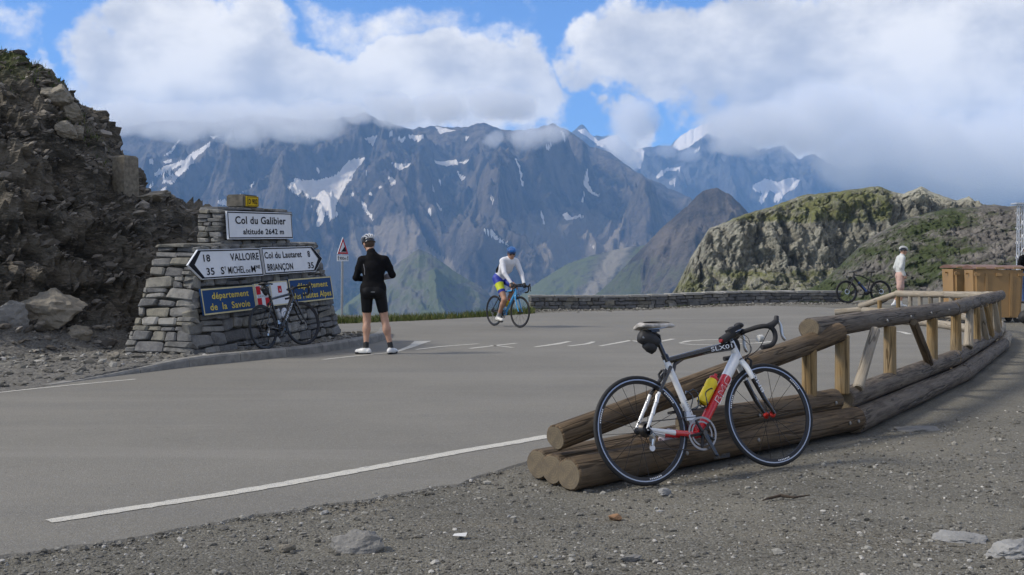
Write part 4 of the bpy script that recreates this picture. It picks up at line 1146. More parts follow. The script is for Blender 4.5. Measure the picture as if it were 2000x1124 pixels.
def inset_poly(poly, d):
    n = len(poly); out = []
    for i in range(n):
        p0, p1, p2 = Vector(poly[i - 1]), Vector(poly[i]), Vector(poly[(i + 1) % n])
        d1 = (p1 - p0).normalized(); d2 = (p2 - p1).normalized()
        n1 = Vector((-d1.y, d1.x)); n2 = Vector((-d2.y, d2.x)); k = n1 + n2; k *= d / max(0.2, (1 + n1.dot(n2)))
        out.append(tuple(p1 + k))
    return out
def sign(name, label, s0, z0, y0, lean, poly, face, border, texts, lmat, bw=0.018, gap=0.010):
    o = sign_at(name, label, s0, z0, y0, lean)
    mb = MB(); mb.prism(poly, -0.012, 0.016, 0); bd = mb.build('board', [face], o, smooth_=False)
    if border:
        a = inset_poly(poly, gap); b_ = inset_poly(poly, gap + bw)
        mb = MB(); mb.ring(a, b_, -0.0155, -0.013); mb.build('border', [border], o, smooth_=False)
    mb = MB()
    W = max(p[0] for p in poly); Hh = max(p[1] for p in poly)
    for q in (0.2, 0.8): mb.box((W * q, 0.04, Hh * 0.5), (0.05, 0.05, Hh * 0.8))
    mb.build('bracket', [m_back], o, smooth_=False)
    for t_ in texts or ():
        text_obj([(t_[0], t_[1], t_[2], t_[3], t_[4], t_[5], 0.012 if 'M' in t_[0] else 0.026)], lmat, o, y=-0.0165)
    return o
def rect(w_, h): return [(0, 0), (w_, 0), (w_, h), (0, h)]
lean1 = math.atan(BAT)
y_at = lambda z: BAT * z - 0.075
sign('pass_name_sign', 'white sign reading Col du Galibier, altitude 2642 m, on the upper step', 1.20, 1.655, 0.175, 0.06, rect(1.92, 0.425), m_white, m_black,
     [('Col du Galibier', 0.96, 0.235, 0.118, 'c', 1.50, 0), ('altitude 2642 m', 1.02, 0.075, 0.088, 'c', 1.22, 0)], m_black, 0.016, 0.012)
hA = 0.43
sign('direction_sign', 'white arrow sign pointing left to Valloire and St Michel', 0.10, 1.085, y_at(1.085), lean1, [(0, hA / 2), (0.30, 0), (1.965, 0), (1.965, hA), (0.30, hA)], m_white, m_black,
     [('18', 0.40, 0.255, 0.105, 'l', 0.17, 0), ('35', 0.43, 0.06, 0.105, 'l', 0.20, 0), ('VALLOIRE', 1.90, 0.255, 0.11, 'r', 0.80, 0),
      ('S', 0.80, 0.06, 0.11, 'l', 0.085, 0), ('T', 0.895, 0.115, 0.055, 'l', 0.05, 0), ('MICHEL', 0.99, 0.06, 0.11, 'l', 0.46, 0), ('DE', 1.48, 0.06, 0.05, 'l', 0.12, 0), ('M', 1.63, 0.06, 0.11, 'l', 0.12, 0), ('NE', 1.77, 0.115, 0.055, 'l', 0.13, 0)], m_black)
sign('direction_sign', 'white arrow sign pointing right to Col du Lautaret and Briançon', 2.11, 1.095, y_at(1.095), lean1, [(0, 0), (1.64, 0), (1.95, hA / 2), (1.64, hA), (0, hA)], m_white, m_black,
     [('Col du Lautaret', 0.06, 0.255, 0.105, 'l', 1.18, 0), ('8', 1.53, 0.255, 0.105, 'r', 0.085, 0), ('BRIANÇON', 0.10, 0.06, 0.11, 'l', 0.80, 0), ('35', 1.60, 0.06, 0.105, 'r', 0.20, 0)], m_black)
# dark arrow heads
for s0, z0, poly in ((0.10, 1.085, [(0.025, hA / 2), (0.30, 0.018), (0.37, 0.018), (0.16, hA / 2), (0.37, hA - 0.018), (0.30, hA - 0.018)]),
                     (2.11, 1.095, [(1.925, hA / 2), (1.64, hA - 0.018), (1.575, hA - 0.018), (1.79, hA / 2), (1.575, 0.018), (1.64, 0.018)])):
    par = [o for o in bpy.data.objects if o.name.startswith('direction_sign') and o.parent is None][0 if s0 < 1 else 1]
    mb = MB(); k = poly
    mb.prism([k[0], k[1], k[2], k[3]] if s0 < 1 else [k[0], k[1], k[2], k[3]], -0.0175, -0.0165); mb.prism([k[0], k[3], k[4], k[5]], -0.0175, -0.0165)
    mb.build('arrow_head', [m_black], par, smooth_=False)
hB = 0.385
sign('department_sign', 'blue panel reading département de la Savoie under the Valloire arrow', 0.33, 0.575, y_at(0.575), lean1, rect(1.40, hB), m_blue, m_cream,
     [('département', 0.74, 0.225, 0.095, 'c', 0.98, 0), ('de  la  Savoie', 0.70, 0.065, 0.10, 'c', 1.06, 0)], m_ylet, 0.022, 0.004)
sign('department_sign', 'blue panel reading département des Hautes Alpes under the Lautaret arrow', 2.80, 0.60, y_at(0.60), lean1, rect(1.47, hB + 0.02), m_blue, m_cream,
     [('département', 0.78, 0.235, 0.095, 'c', 1.05, 0), ('des Hautes Alpes', 0.74, 0.07, 0.10, 'c', 1.30, 0)], m_ylet, 0.022, 0.004)
fl = sign('flag_panel', 'red panel with white cross next to the Savoie blue panel', 1.75, 0.585, y_at(0.585), lean1, rect(0.42, hB), m_white, m_cream, None, None, 0.022, 0.004)
for x, z in ((0.04, 0.215), (0.27, 0.215), (0.04, 0.03), (0.27, 0.03)):
    mb = MB(); mb.prism([(x, z), (x + 0.12, z), (x + 0.12, z + 0.13), (x, z + 0.13)], -0.017, -0.0135); mb.build('red_quarter', [m_red], fl, smooth_=False)
text_obj([('SAVOIE', 0.21, 0.17, 0.036, 'c', 0.30, 0.01)], plain('grey_print', (0.22, 0.23, 0.26), 0.5), fl, y=-0.0165)
cp = sign('council_panel', 'white council panel with small red emblem beside the white cross panel', 2.21, 0.60, y_at(0.60), lean1, rect(0.55, hB), m_white, m_cream, None, None, 0.015, 0.003)
mb = MB(); mb.prism([(0.23, 0.20), (0.34, 0.20), (0.34, 0.31), (0.23, 0.31)], -0.016, -0.0135); mb.build('emblem', [m_red], cp, smooth_=False)
text_obj([('a', 0.285, 0.228, 0.055, 'c', None, 0.03)], m_white, cp, y=-0.0175)
text_obj([('Conseil Général', 0.29, 0.13, 0.03, 'c', 0.36, 0.0)], plain('grey_print', (0.22, 0.23, 0.26), 0.5), cp, y=-0.0165)
sign('route_plaque', 'small yellow plaque reading D 902 on the top block', 1.87, T2 + 0.065, 0.273, 0.0, rect(0.34, 0.155), m_yel, m_black, [('D 902', 0.17, 0.038, 0.08, 'c', 0.26, 0)], m_black, 0.006, 0.008)

# ------------------------------------------------------------------ warning sign on its post behind the monument
sy = 33.0; sxp = (667 - 1000) * sy / F
ws = thing('warning_sign', 'small triangular steep descent sign with 900 m plate on grey post', 'sign', (sxp, sy, -0.5), math.radians(64))
ztop = CH - (464 - HY) * sy / F + 0.5; zb = CH - (497 - HY) * sy / F + 0.5
mb = MB(); mb.tube([(0, 0, -1.2), (0.05, 0, zb + 0.3)], 0.036, 12); mb.build('post', plain('galvanised', (0.33, 0.34, 0.34), 0.45, 0.5, var=0.1), ws)
hs = ztop - zb; wsd = hs * 1.155 / 2
mb = MB(); mb.prism([(-wsd, zb), (wsd, zb), (0.0, ztop)], -0.05, -0.035); mb.build('triangle', m_white, ws, smooth_=False)
tri = [(-wsd, zb), (wsd, zb), (0.0, ztop)]
mb = MB(); mb.ring(inset_poly(tri, 0.008), inset_poly(tri, 0.055), -0.054, -0.051); mb.build('red_border', m_red, ws, smooth_=False)
mb = MB(); mb.prism([(-wsd * 0.35, zb + 0.07), (wsd * 0.62, zb + 0.07), (wsd * 0.30, zb + hs * 0.45)], -0.054, -0.051); mb.build('slope_symbol', m_black, ws, smooth_=False)
mb = MB(); mb.prism([(-wsd, zb - 0.20), (wsd, zb - 0.20), (wsd, zb - 0.03), (-wsd, zb - 0.03)], -0.05, -0.035); mb.build('plate', m_white, ws, smooth_=False)
text_obj([('↑900m↑' if False else '900m', 0, zb - 0.16, 0.09, 'c', wsd * 1.2, 0.02)], m_black, ws, y=-0.052)
for x in (-wsd * 0.85, wsd * 0.85):
    mb = MB(); mb.prism([(x - 0.012, zb - 0.17), (x + 0.012, zb - 0.17), (x + 0.012, zb - 0.09), (x + 0.035, zb - 0.09), (x, zb - 0.05), (x - 0.035, zb - 0.09), (x - 0.012, zb - 0.09)], -0.054, -0.051); mb.build('arrow', m_black, ws, smooth_=False)

# ------------------------------------------------------------------ boundary stone on the rock shelf
hp, hn = emb_hit(245, 376)
if hp is None: hp = Vector(pix(245, 374, 19.3))
Yb = hp.y + 0.1; bx = (245 - 1000) * Yb / F; zt = CH - (305 - HY) * Yb / F; zb_ = CH - (376 - HY) * Yb / F
bs = thing('boundary_stone', 'square weathered boundary stone with round emblem on the rock shelf', 'boundary stone', (bx, Yb, zb_ - 0.1), math.radians(-32))
hgt = zt - zb_ + 0.1
mb = MB(); a = 0.155
mb.hexa([(-a, -a, -0.15), (a, -a, -0.15), (a, a, -0.15), (-a, a, -0.15)], [(-a * .93, -a * .93, hgt - 0.035), (a * .93, -a * .93, hgt - 0.035), (a * .93, a * .93, hgt - 0.035), (-a * .93, a * .93, hgt - 0.035)])
mb.hexa([(-a * .93, -a * .93, hgt - 0.035), (a * .93, -a * .93, hgt - 0.035), (a * .93, a * .93, hgt - 0.035), (-a * .93, a * .93, hgt - 0.035)], [(-a * .75, -a * .75, hgt), (a * .75, -a * .75, hgt), (a * .75, a * .75, hgt), (-a * .75, a * .75, hgt)])
m_bst = plain('lichen_stone', (0.165, 0.145, 0.11), 0.95, var=0.35, vscale=14, bump=0.8, bscale=50)
mb.build('block', m_bst, bs, angle=20)
mb = MB(); mb.lathe([(0.085, -0.006), (0.085, 0.008), (0.062, 0.008), (0.062, -0.006)], 20, M=Matrix.Translation((-a * .96, 0, hgt * 0.60)) @ Matrix.Rotation(-math.pi / 2, 4, 'Y'), close=True)
mb.build('emblem_ring', plain('dark_lichen', (0.06, 0.055, 0.045), 0.95, var=0.3), bs)
mb = MB()
for dy, dz in ((-0.02, 0), (0.022, 0.005), (0.0, -0.035)): mb.ellip((-a * .965, dy, hgt * 0.60 + dz), (0.006, 0.016, 0.022))
mb.build('emblem', plain('pale_lichen', (0.42, 0.40, 0.36), 0.9), bs)
# ------------------------------------------------------------------ bicycles
m_tyre = plain('tyre_rubber', (0.012, 0.012, 0.012), 0.7, bump=0.3, bscale=200)
m_rimb = plain('rim_black', (0.02, 0.02, 0.022), 0.35, 0.3)
m_rima = plain('rim_brake_track', (0.34, 0.38, 0.45), 0.35, 0.8)
m_spoke = plain('spoke_black', (0.015, 0.014, 0.013), 0.4, 0.5)
m_steel = plain('bright_metal', (0.50, 0.50, 0.49), 0.3, 0.9)
m_carb = plain('gloss_black', (0.010, 0.010, 0.011), 0.22, coat=0.5)
m_matte = plain('matte_black', (0.014, 0.014, 0.015), 0.65)
m_tape = plain('bar_tape', (0.014, 0.014, 0.015), 0.8, bump=0.5, bscale=120)
m_fw = plain('paint_white', (0.72, 0.72, 0.71), 0.22, coat=0.6, var=0.04)
m_fr = plain('paint_red', (0.52, 0.012, 0.018), 0.22, coat=0.6, var=0.06)
m_fb = plain('paint_sky_blue', (0.05, 0.30, 0.62), 0.25, coat=0.6)
m_db = plain('paint_dark_blue', (0.01, 0.05, 0.20), 0.3, coat=0.4)
m_chain = plain('chain_steel', (0.06, 0.055, 0.05), 0.4, 0.8)
m_redm = plain('red_anodised', (0.45, 0.03, 0.02), 0.3, 0.6)
m_yb = plain('bottle_yellow', (0.75, 0.55, 0.01), 0.4)
m_lens = plain('lens_grey', (0.5, 0.5, 0.48), 0.2)

RX = Matrix.Rotation(math.pi / 2, 4, 'X')      # lathe axis to local Y
def make_wheel(parent, x, R, tw, nsp, rimcol, rear, steer=0.0, hubcol=None, disc=False, deep=0.026, decals=False, track=True):
    mb = MB(); rt = R - tw / 2
    prof = [(rt + tw / 2 * math.cos(a), tw / 2 * math.sin(a)) for a in np.linspace(0, 2 * math.pi, 10, endpoint=False)]
    mb.lathe(prof, 56, 0, RX, close=True)
    w_ = mb.build('wheel', m_tyre, parent, angle=80); w_.location = (x, 0, R)
    if steer: w_.rotation_euler = (0, 0, steer)
    ro = R - tw * 0.92; rw = tw * 0.42
    mb = MB(); mb.lathe([(ro, -rw), (ro, rw), (ro - 0.0075, rw * 1.02), (ro - 0.0076, rw), (ro - deep, rw * 0.45), (ro - deep, -rw * 0.45), (ro - 0.0076, -rw), (ro - 0.0075, -rw * 1.02)], 56, 0, RX, close=True)
    me = mb.mesh('rim', [rimcol, m_rima], angle=25)
    if track:
        for p in me.polygons:
            r_ = math.hypot(p.center.x, p.center.z)
            if r_ > ro - 0.0073 and abs(p.normal.y) > 0.6: p.material_index = 1
    link('rim', me, None, w_)
    mb = MB(); hw = 0.055 if rear else 0.045
    mb.lathe([(0.010, -hw), (0.022, -hw + 0.006), (0.022, -hw + 0.012), (0.013, -hw + 0.020), (0.013, hw - 0.020), (0.022, hw - 0.012), (0.022, hw - 0.006), (0.010, hw)], 16, 0, RX)
    mb.lathe([(0.006, -hw - 0.012), (0.006, hw + 0.012)], 8, 0, RX)
    mb.build('hub', hubcol or m_rimb, w_)
    sm_ = MB(); sm_.tube([(0, 0, 0), (1, 0, 0)], 0.0016, 5)
    sme = sm_.mesh('spoke', m_spoke)
    for k in range(nsp):
        a = 2 * math.pi * k / nsp; sd_ = 1 if k % 2 else -1
        off = 0.35 * (1 if (k // 2) % 2 else -1)
        p0 = Vector((0.021 * math.cos(a + off * 3), sd_ * (hw - 0.009), 0.021 * math.sin(a + off * 3)))
        p1 = Vector(((ro - deep + 0.004) * math.cos(a), 0, (ro - deep + 0.004) * math.sin(a)))
        o = link('spoke', sme, None, w_); o.location = p0; o.rotation_euler = (p1 - p0).to_track_quat('X', 'Z').to_euler(); o.scale = ((p1 - p0).length, 1, 1)
    if disc:
        mb = MB(); mb.lathe([(0.06, -0.002), (0.08, -0.002), (0.08, 0.002), (0.06, 0.002)], 28, 0, Matrix.Translation((0, (hw - 0.002), 0)) @ RX, close=True); mb.build('brake_disc', m_steel, w_)
    if decals:
        for a0 in (0.5, 2.6, 4.7):
            mb = MB(); n = 5
            for j in range(7):
                b0 = a0 + j * 0.045
                mb.add([(r_ * math.cos(q), -rw * 0.85 - 0.0026 if r_ > ro - 0.017 else -rw * 0.62 - 0.0035, r_ * math.sin(q)) for q, r_ in ((b0, ro - 0.013), (b0 + 0.03, ro - 0.013), (b0 + 0.03, ro - 0.021), (b0, ro - 0.021))], [(0, 1, 2, 3)])
            mb.build('rim_lettering', m_fw, w_, smooth_=False, kind='stuff')
    return w_
def curve_pts(P_, n=6):
    P_ = [Vector(p) for p in P_]; out = []
    for i in range(len(P_) - 1):
        p0 = P_[max(0, i - 1)]; p1 = P_[i]; p2 = P_[i + 1]; p3 = P_[min(len(P_) - 1, i + 2)]
        for k in range(n):
            u = k / n; out.append(0.5 * ((2 * p1) + (p2 - p0) * u + (2 * p0 - 5 * p1 + 4 * p2 - p3) * u ** 2 + (3 * p1 - p0 - 3 * p2 + p3) * u ** 3))
    out.append(P_[-1]); return out
def lerp3(a, b_, t_): return tuple(np.array(a) * (1 - t_) + np.array(b_) * t_)
def pedal_and_crank(root, bb, ang_r, crank, side, col, name='crank_arm'):
    a = ang_r if side < 0 else ang_r + math.pi
    p = (bb[0] + crank * math.cos(a), side * 0.075, bb[2] + crank * math.sin(a))
    mb = MB(); mb.tube([(bb[0], side * 0.068, bb[2]), p], [0.017, 0.012], 10, flat=0.6); mb.lathe([(0.016, -0.01), (0.016, 0.01)], 14, 0, Matrix.Translation((bb[0], side * 0.07, bb[2])) @ RX)
    c_ = mb.build(name, col, root)
    mb = MB(); mb.box((p[0], side * 0.115, p[2]), (0.075, 0.055, 0.016)); mb.lathe([(0.008, -0.045), (0.008, 0.02)], 8, 0, Matrix.Translation((p[0], side * 0.10, p[2])) @ RX); mb.box((p[0] + 0.03, side * 0.115, p[2] + 0.008), (0.03, 0.05, 0.022))
    mb.build('pedal', m_matte, c_)
    return p
def road_bike(root, st):
    R = 0.334; tw = 0.025
    WB = 0.988; bb = (0.408, 0, 0.268); crown = (0.834, 0, 0.672); ht0 = (0.829, 0, 0.690); ht1 = (0.787, 0, 0.828); stt = (0.262, 0, 0.762)
    make_wheel(root, 0, R, tw, st.get('rsp', 20), st['rim'], True, 0, decals=st.get('decals'), track=st.get('track', True), deep=st.get('deep', 0.028))
    make_wheel(root, WB, R, tw, st.get('fsp', 18), st['rim'], False, st.get('steer', 0), hubcol=st.get('hub'), decals=st.get('decals'), track=st.get('track', True), deep=st.get('deep', 0.028))
    C0, C1, C2 = st['cols']                       # main, accent, dark
    ms_ = [C0, C1, C2]
    mb = MB()
    def T(a, b_, r0, r1, mi, flat=1.0, seg=14): mb.tube([a, lerp3(a, b_, 0.5), b_], [r0, (r0 + r1) / 2, r1], seg, mi, flat=flat)
    sch = st['scheme']
    d0 = (0.812, 0, 0.728); d1 = bb
    if sch == 'redwhite':
        m1 = lerp3(d0, d1, 0.27); T(d0, m1, 0.036, 0.033, 0); T(m1, d1, 0.033, 0.029, 1)
        s1 = lerp3(bb, stt, 0.14); T(bb, s1, 0.024, 0.023, 1); T(s1, stt, 0.023, 0.021, 0, 0.8)
        T((0.282, 0, 0.742), (0.60, 0, 0.785), 0.020, 0.023, 2); T((0.60, 0, 0.785), (0.792, 0, 0.80), 0.023, 0.029, 2)
        mb.tube([(0.300, 0, 0.660), (0.325, 0, 0.715), (0.40, 0, 0.752)], [0.012, 0.012, 0.014], 10, 2)
        T((0.272, 0, 0.735), (0.262, 0, 0.775), 0.022, 0.022, 2)
        for s in (-1, 1):
            q = (0.20, s * 0.058, 0.292); T((bb[0] - 0.03, s * 0.025, bb[2]), q, 0.019, 0.017, 1, 0.7); T(q, (0.0, s * 0.068, R), 0.016, 0.010, 0, 0.7)
            v_ = (0.14, s * 0.052, 0.545); T((0.283, s * 0.014, 0.70), v_, 0.013, 0.012, 2, 0.8); T(v_, (0.0, s * 0.068, R), 0.012, 0.011, 0, 0.8)
    else:
        T(d0, d1, 0.030 if sch != 'fat' else 0.036, 0.028, 0); T(bb, stt, 0.018, 0.017, 0)
        T((0.270, 0, 0.735), (0.792, 0, 0.80), 0.017, 0.020, st.get('top', 0))
        for s in (-1, 1):
            T((bb[0] - 0.03, s * 0.025, bb[2]), (0, s * 0.068, R), 0.014, 0.010, st.get('stay', 0)); T((0.275, s * 0.014, 0.715), (0, s * 0.068, R), 0.010, 0.009, st.get('stay', 0))
    T(ht0, ht1, 0.027, 0.023, 0); mb.lathe([(0.026, -0.042), (0.026, 0.042)], 18, 1 if sch == 'redwhite' else 0, Matrix.Translation(bb) @ RX)
    mb.tube([(0.0, -0.075, R + 0.01), (0.02, -0.075, R - 0.015), (0.012, -0.075, R - 0.045)], 0.008, 8, 2)
    fr = mb.build('frame', ms_, root, angle=60)
    # fork
    mb = MB(); fk = [C0 if sch != 'redwhite' else C0, C2, C1]; ca_, sa_ = math.cos(st.get('steer', 0)), math.sin(st.get('steer', 0))
    def S(p):                                     # turn about the steering axis (approximately vertical through the crown)
        dx = p[0] - crown[0]; return (crown[0] + dx * ca_ - p[1] * sa_, dx * sa_ + p[1] * ca_, p[2])
    for s in (-1, 1):
        P_ = [S((0.828, s * 0.012, 0.695)), S((0.846, s * 0.038, 0.655)), S((0.878, s * 0.045, 0.575)), S((0.93, s * 0.048, 0.44)), S((WB, s * 0.050, R))]
        if sch == 'redwhite':
            mb.tube(P_[:3], [0.024, 0.019, 0.0175], 10, 0); mb.tube(P_[2:], [0.0175, 0.014, 0.009], 10, 1)
        else: mb.tube(P_, [0.022, 0.019, 0.016, 0.013, 0.009], 10, 0)
    mb.build('fork', fk, root, angle=60)
    # post, saddle
    sdl = (0.212, 0, 0.925)
    mb = MB(); mb.tube([stt, sdl], 0.0155, 12); mb.lathe([(0.022, 0), (0.022, 0.03)], 14, 0, Matrix.Translation((0.266, 0, 0.752)) @ Matrix.Rotation(-0.29, 4, 'Y'))
    mb.box((0.212, 0, 0.935), (0.06, 0.04, 0.02)); mb.build('seatpost', m_carb, root)
    prof = [(-0.055, 0.055, 0.0, 0.018), (-0.045, 0.068, 0.004, 0.026), (0.0, 0.066, 0.0, 0.028), (0.05, 0.046, -0.004, 0.028), (0.10, 0.027, -0.008, 0.026), (0.16, 0.020, -0.008, 0.024), (0.20, 0.017, -0.012, 0.020), (0.215, 0.008, -0.016, 0.012)]
    mb = MB(); n = 16; o = 0
    for (x, hw, dz, th) in prof:
        for k in range(n):
            a = 2 * math.pi * k / n; y = hw * math.cos(a); z = math.sin(a)
            z = th * 0.45 * z if z > 0 else th * 1.2 * z * (0.5 + 0.5 * abs(math.cos(a)))
            mb.v.append((0.155 + x, y, 0.975 + dz + z * 0.95 - 3.2 * y * y + 0.9 * max(0, -x - 0.0) ** 2))
    for i in range(len(prof) - 1):
        for k in range(n): mb.f.append((i * n + k, i * n + (k + 1) % n, (i + 1) * n + (k + 1) % n, (i + 1) * n + k)); mb.m.append(0)
    mb.f.append(tuple(range(n))); mb.m.append(0); mb.f.append(tuple((len(prof) - 1) * n + k for k in range(n))); mb.m.append(0)
    sd_ = mb.build('saddle', [st['saddle']], root, angle=70)
    mb = MB()
    for s in (-1, 1): mb.tube([(0.115, s * 0.03, 0.965), (0.16, s * 0.022, 0.945), (0.25, s * 0.022, 0.945), (0.33, s * 0.012, 0.958)], 0.0035, 6)
    mb.build('saddle_rail', m_steel, sd_)
    if st.get('saddle_top'):
        mb = MB(); mb.add([(0.12, -0.045, 0.989), (0.12, 0.045, 0.989), (0.19, 0.035, 0.990), (0.30, 0.013, 0.986), (0.34, 0.009, 0.981), (0.34, -0.009, 0.981), (0.30, -0.013, 0.986), (0.19, -0.035, 0.990)], [tuple(range(8))]); 
        mb.build('saddle_cover', [st['saddle_top']], sd_)
    if st.get('bag'):
        mb = MB(); mb.tube([(0.095, 0, 0.915), (0.105, 0, 0.91), (0.15, 0, 0.890), (0.20, 0, 0.868), (0.222, 0, 0.850), (0.228, 0, 0.846)], [0.020, 0.043, 0.050, 0.044, 0.036, 0.015], 12, flat=0.85, up=(0, 0, 1)); mb.tube([(0.125, 0, 0.872), (0.135, 0, 0.862), (0.165, 0, 0.835), (0.19, 0, 0.812), (0.195, 0, 0.806)], [0.012, 0.034, 0.038, 0.030, 0.012], 12, flat=0.9)
        bg = mb.build('saddle_bag', m_matte, root, angle=80)
        mb = MB(); mb.box((0.105, 0, 0.895), (0.012, 0.07, 0.012), M=Matrix.Rotation(0.3, 3, 'Y')); mb.build('reflective_strip', plain('reflective', (0.25, 0.25, 0.25), 0.4), bg)
        mb = MB(); mb.tube([(0.17, 0, 0.95), (0.235, -0.018, 0.90), (0.25, 0, 0.865), (0.20, 0.02, 0.86)], 0.008, 8); mb.build('strap', m_matte, bg)
    # stem, bars and levers turn with the wheel
    hc = (0.882, 0, 0.882)
    mb = MB(); mb.tube([(0.787, 0, 0.82), (0.772, 0, 0.868)], 0.021, 14); mb.tube([(0.774, 0, 0.855), S(hc)], [0.018, 0.016], 12); mb.lathe([(0.020, -0.022), (0.020, 0.022)], 14, 0, Matrix.Translation(S(hc)) @ RX)
    mb.build('stem', st.get('stem', m_carb), root)
    mb = MB()
    half = lambda s: [S((0.882, 0, 0.882)), S((0.884, s * 0.10, 0.882)), S((0.890, s * 0.175, 0.882)), S((0.925, s * 0.208, 0.880)), S((0.965, s * 0.212, 0.868)), S((0.985, s * 0.214, 0.835)), S((0.978, s * 0.216, 0.79)), S((0.945, s * 0.218, 0.757)), S((0.90, s * 0.219, 0.748)), S((0.862, s * 0.219, 0.746))]
    for s in (-1, 1): mb.tube(curve_pts(half(s), 4), 0.0155, 12)
    hb = mb.build('handlebar', m_tape, root, angle=80)
    for s in (-1, 1):
        mb = MB(); mb.tube([S((0.945, s * 0.212, 0.877)), S((0.985, s * 0.213, 0.886)), S((1.015, s * 0.213, 0.905)), S((1.025, s * 0.212, 0.937))], [0.018, 0.021, 0.019, 0.014], 10)
        lv = mb.build('brake_hood', m_matte, hb, angle=80)
        mb = MB(); mb.tube(curve_pts([S((1.022, s * 0.213, 0.915)), S((1.040, s * 0.214, 0.87)), S((1.036, s * 0.216, 0.81)), S((1.052, s * 0.218, 0.775))], 4), [0.008] * 12 + [0.005], 8, flat=1.6)
        mb.build('brake_lever', st.get('lever', m_carb), hb, angle=80)
    if st.get('aero'):
        mb = MB()
        for s in (-1, 1): mb.tube([S((0.86, s * 0.06, 0.91)), S((0.95, s * 0.05, 0.915)), S((1.06, s * 0.045, 0.93))], 0.012, 8)
        mb.build('clip_on_bar', m_matte, root)
    # drivetrain
    mb = MB(); cr = 0.105
    n = 44
    for k in range(n):
        a0 = 2 * math.pi * k / n
    mb.lathe([(cr, -0.0015), (cr, 0.0015), (cr - 0.013, 0.0015), (cr - 0.013, -0.0015)], 44, 0, Matrix.Translation((bb[0], -0.048, bb[2])) @ RX, close=True)
    mb.lathe([(0.078, -0.0015), (0.078, 0.0015), (0.068, 0.0015), (0.068, -0.0015)], 36, 0, Matrix.Translation((bb[0], -0.042, bb[2])) @ RX, close=True)
    ch = mb.build('chainring', st.get('ring', plain('ring_grey', (0.30, 0.29, 0.28), 0.35, 0.8)), root, angle=40)
    mb = MB()
    for k in range(5):
        a = 2 * math.pi * k / 5 + st['crank'] + math.pi / 5
        mb.tube([(bb[0], -0.055, bb[2]), (bb[0] + 0.092 * math.cos(a), -0.049, bb[2] + 0.092 * math.sin(a))], [0.013, 0.007], 8)
    mb.build('crank_spider', st.get('spider', m_rimb), ch)
    ped = [pedal_and_crank(root, bb, st['crank'], 0.172, s, st.get('spider', m_carb)) for s in (-1, 1)]
    mb = MB(); mb.lathe([(0.050, -0.036), (0.046, -0.028), (0.034, -0.012), (0.034, -0.048)][::-1], 20, 0, Matrix.Translation((0, -0.0, R)) @ RX @ Matrix.Translation((0, 0, 0.08)))
    mb.build('cassette', m_chain, root)
    mb = MB(); mb.tube([(0.0, -0.045, R + 0.044), (bb[0], -0.047, bb[2] + cr)], 0.0035, 6); mb.tube([(0.03, -0.047, R - 0.115), (bb[0] - 0.02, -0.047, bb[2] - cr)], 0.0035, 6); mb.tube([(0.04, -0.047, R - 0.06), (0.012, -0.047, R - 0.10), (0.03, -0.047, R - 0.118)], 0.0035, 6)
    mb.build('chain', m_chain, root)
    mb = MB(); mb.tube([(0.012, -0.078, R - 0.035), (0.030, -0.075, R - 0.062), (0.018, -0.070, R - 0.10)], [0.016, 0.014, 0.009], 8); mb.lathe([(0.020, -0.003), (0.020, 0.003)], 12, 0, Matrix.Translation((0.030, -0.055, R - 0.065)) @ RX); mb.lathe([(0.020, -0.003), (0.020, 0.003)], 12, 0, Matrix.Translation((0.020, -0.055, R - 0.115)) @ RX)
    mb.build('rear_derailleur', m_steel, root)
    mb = MB(); mb.box((0.33, -0.035, 0.385), (0.03, 0.022, 0.05)); mb.box((0.345, -0.045, 0.37), (0.07, 0.006, 0.028)); mb.build('front_derailleur', m_steel, root)
    for x, z in ((0.262 - 0.015, 0.665), (0.862, 0.690)):
        mb = MB()
        for s in (-1, 1): mb.tube([(x + (0.03 if x > .5 else -0.02), s * 0.008, z + 0.02), (x + (0.035 if x > .5 else -0.03), s * 0.034, z), (x + (0.03 if x > .5 else -0.035), s * 0.020, z - 0.045)], 0.008, 8)
        mb.build('brake_caliper', m_matte, root)
    mb = MB()
    for s in (-1, 1): mb.tube(curve_pts([S((1.0, s * 0.20, 0.90)), S((1.01, s * 0.12, 0.86)), S((0.96, s * 0.05, 0.76)), S((0.885, s * 0.01, 0.715))], 6), 0.0028, 5)
    mb.tube(curve_pts([S((0.99, 0.20, 0.895)), S((0.99, 0.08, 0.80)), S((0.90, -0.03, 0.74)), (0.80, -0.032, 0.70)], 6), 0.0028, 5)
    mb.build('cable', m_matte, root)
    def cage(a, b_):
        mb = MB(); a, b_ = Vector(a), Vector(b_); d = (b_ - a).normalized(); n = Vector((-d.z, 0, d.x))
        if n.z < 0: n = -n
        c0 = a + n * 0.075
        for s in (-1, 1): mb.tube(curve_pts([a + n * 0.036, a + n * 0.05 + Vector((0, s * 0.038, 0)), a + d * 0.06 + n * 0.095 + Vector((0, s * 0.03, 0)), a + d * 0.11 + n * 0.075 + Vector((0, s * 0.039, 0)), a + d * 0.10 + n * 0.034], 4), 0.004, 6)
        mb.tube([a + n * 0.036, a + n * 0.11], 0.004, 6)
        return mb.build('bottle_cage', m_carb, root), a + n * 0.073 + d * 0.004, d
    cg = []
    cg.append(cage(lerp3(d1, d0, 0.30), lerp3(d1, d0, 0.7)))
    cg.append(cage(lerp3(bb, stt, 0.30), lerp3(bb, stt, 0.8)))
    return dict(d0=d0, d1=d1, frame=fr, cages=cg, bb=bb, S=S, ped=ped, root=root)
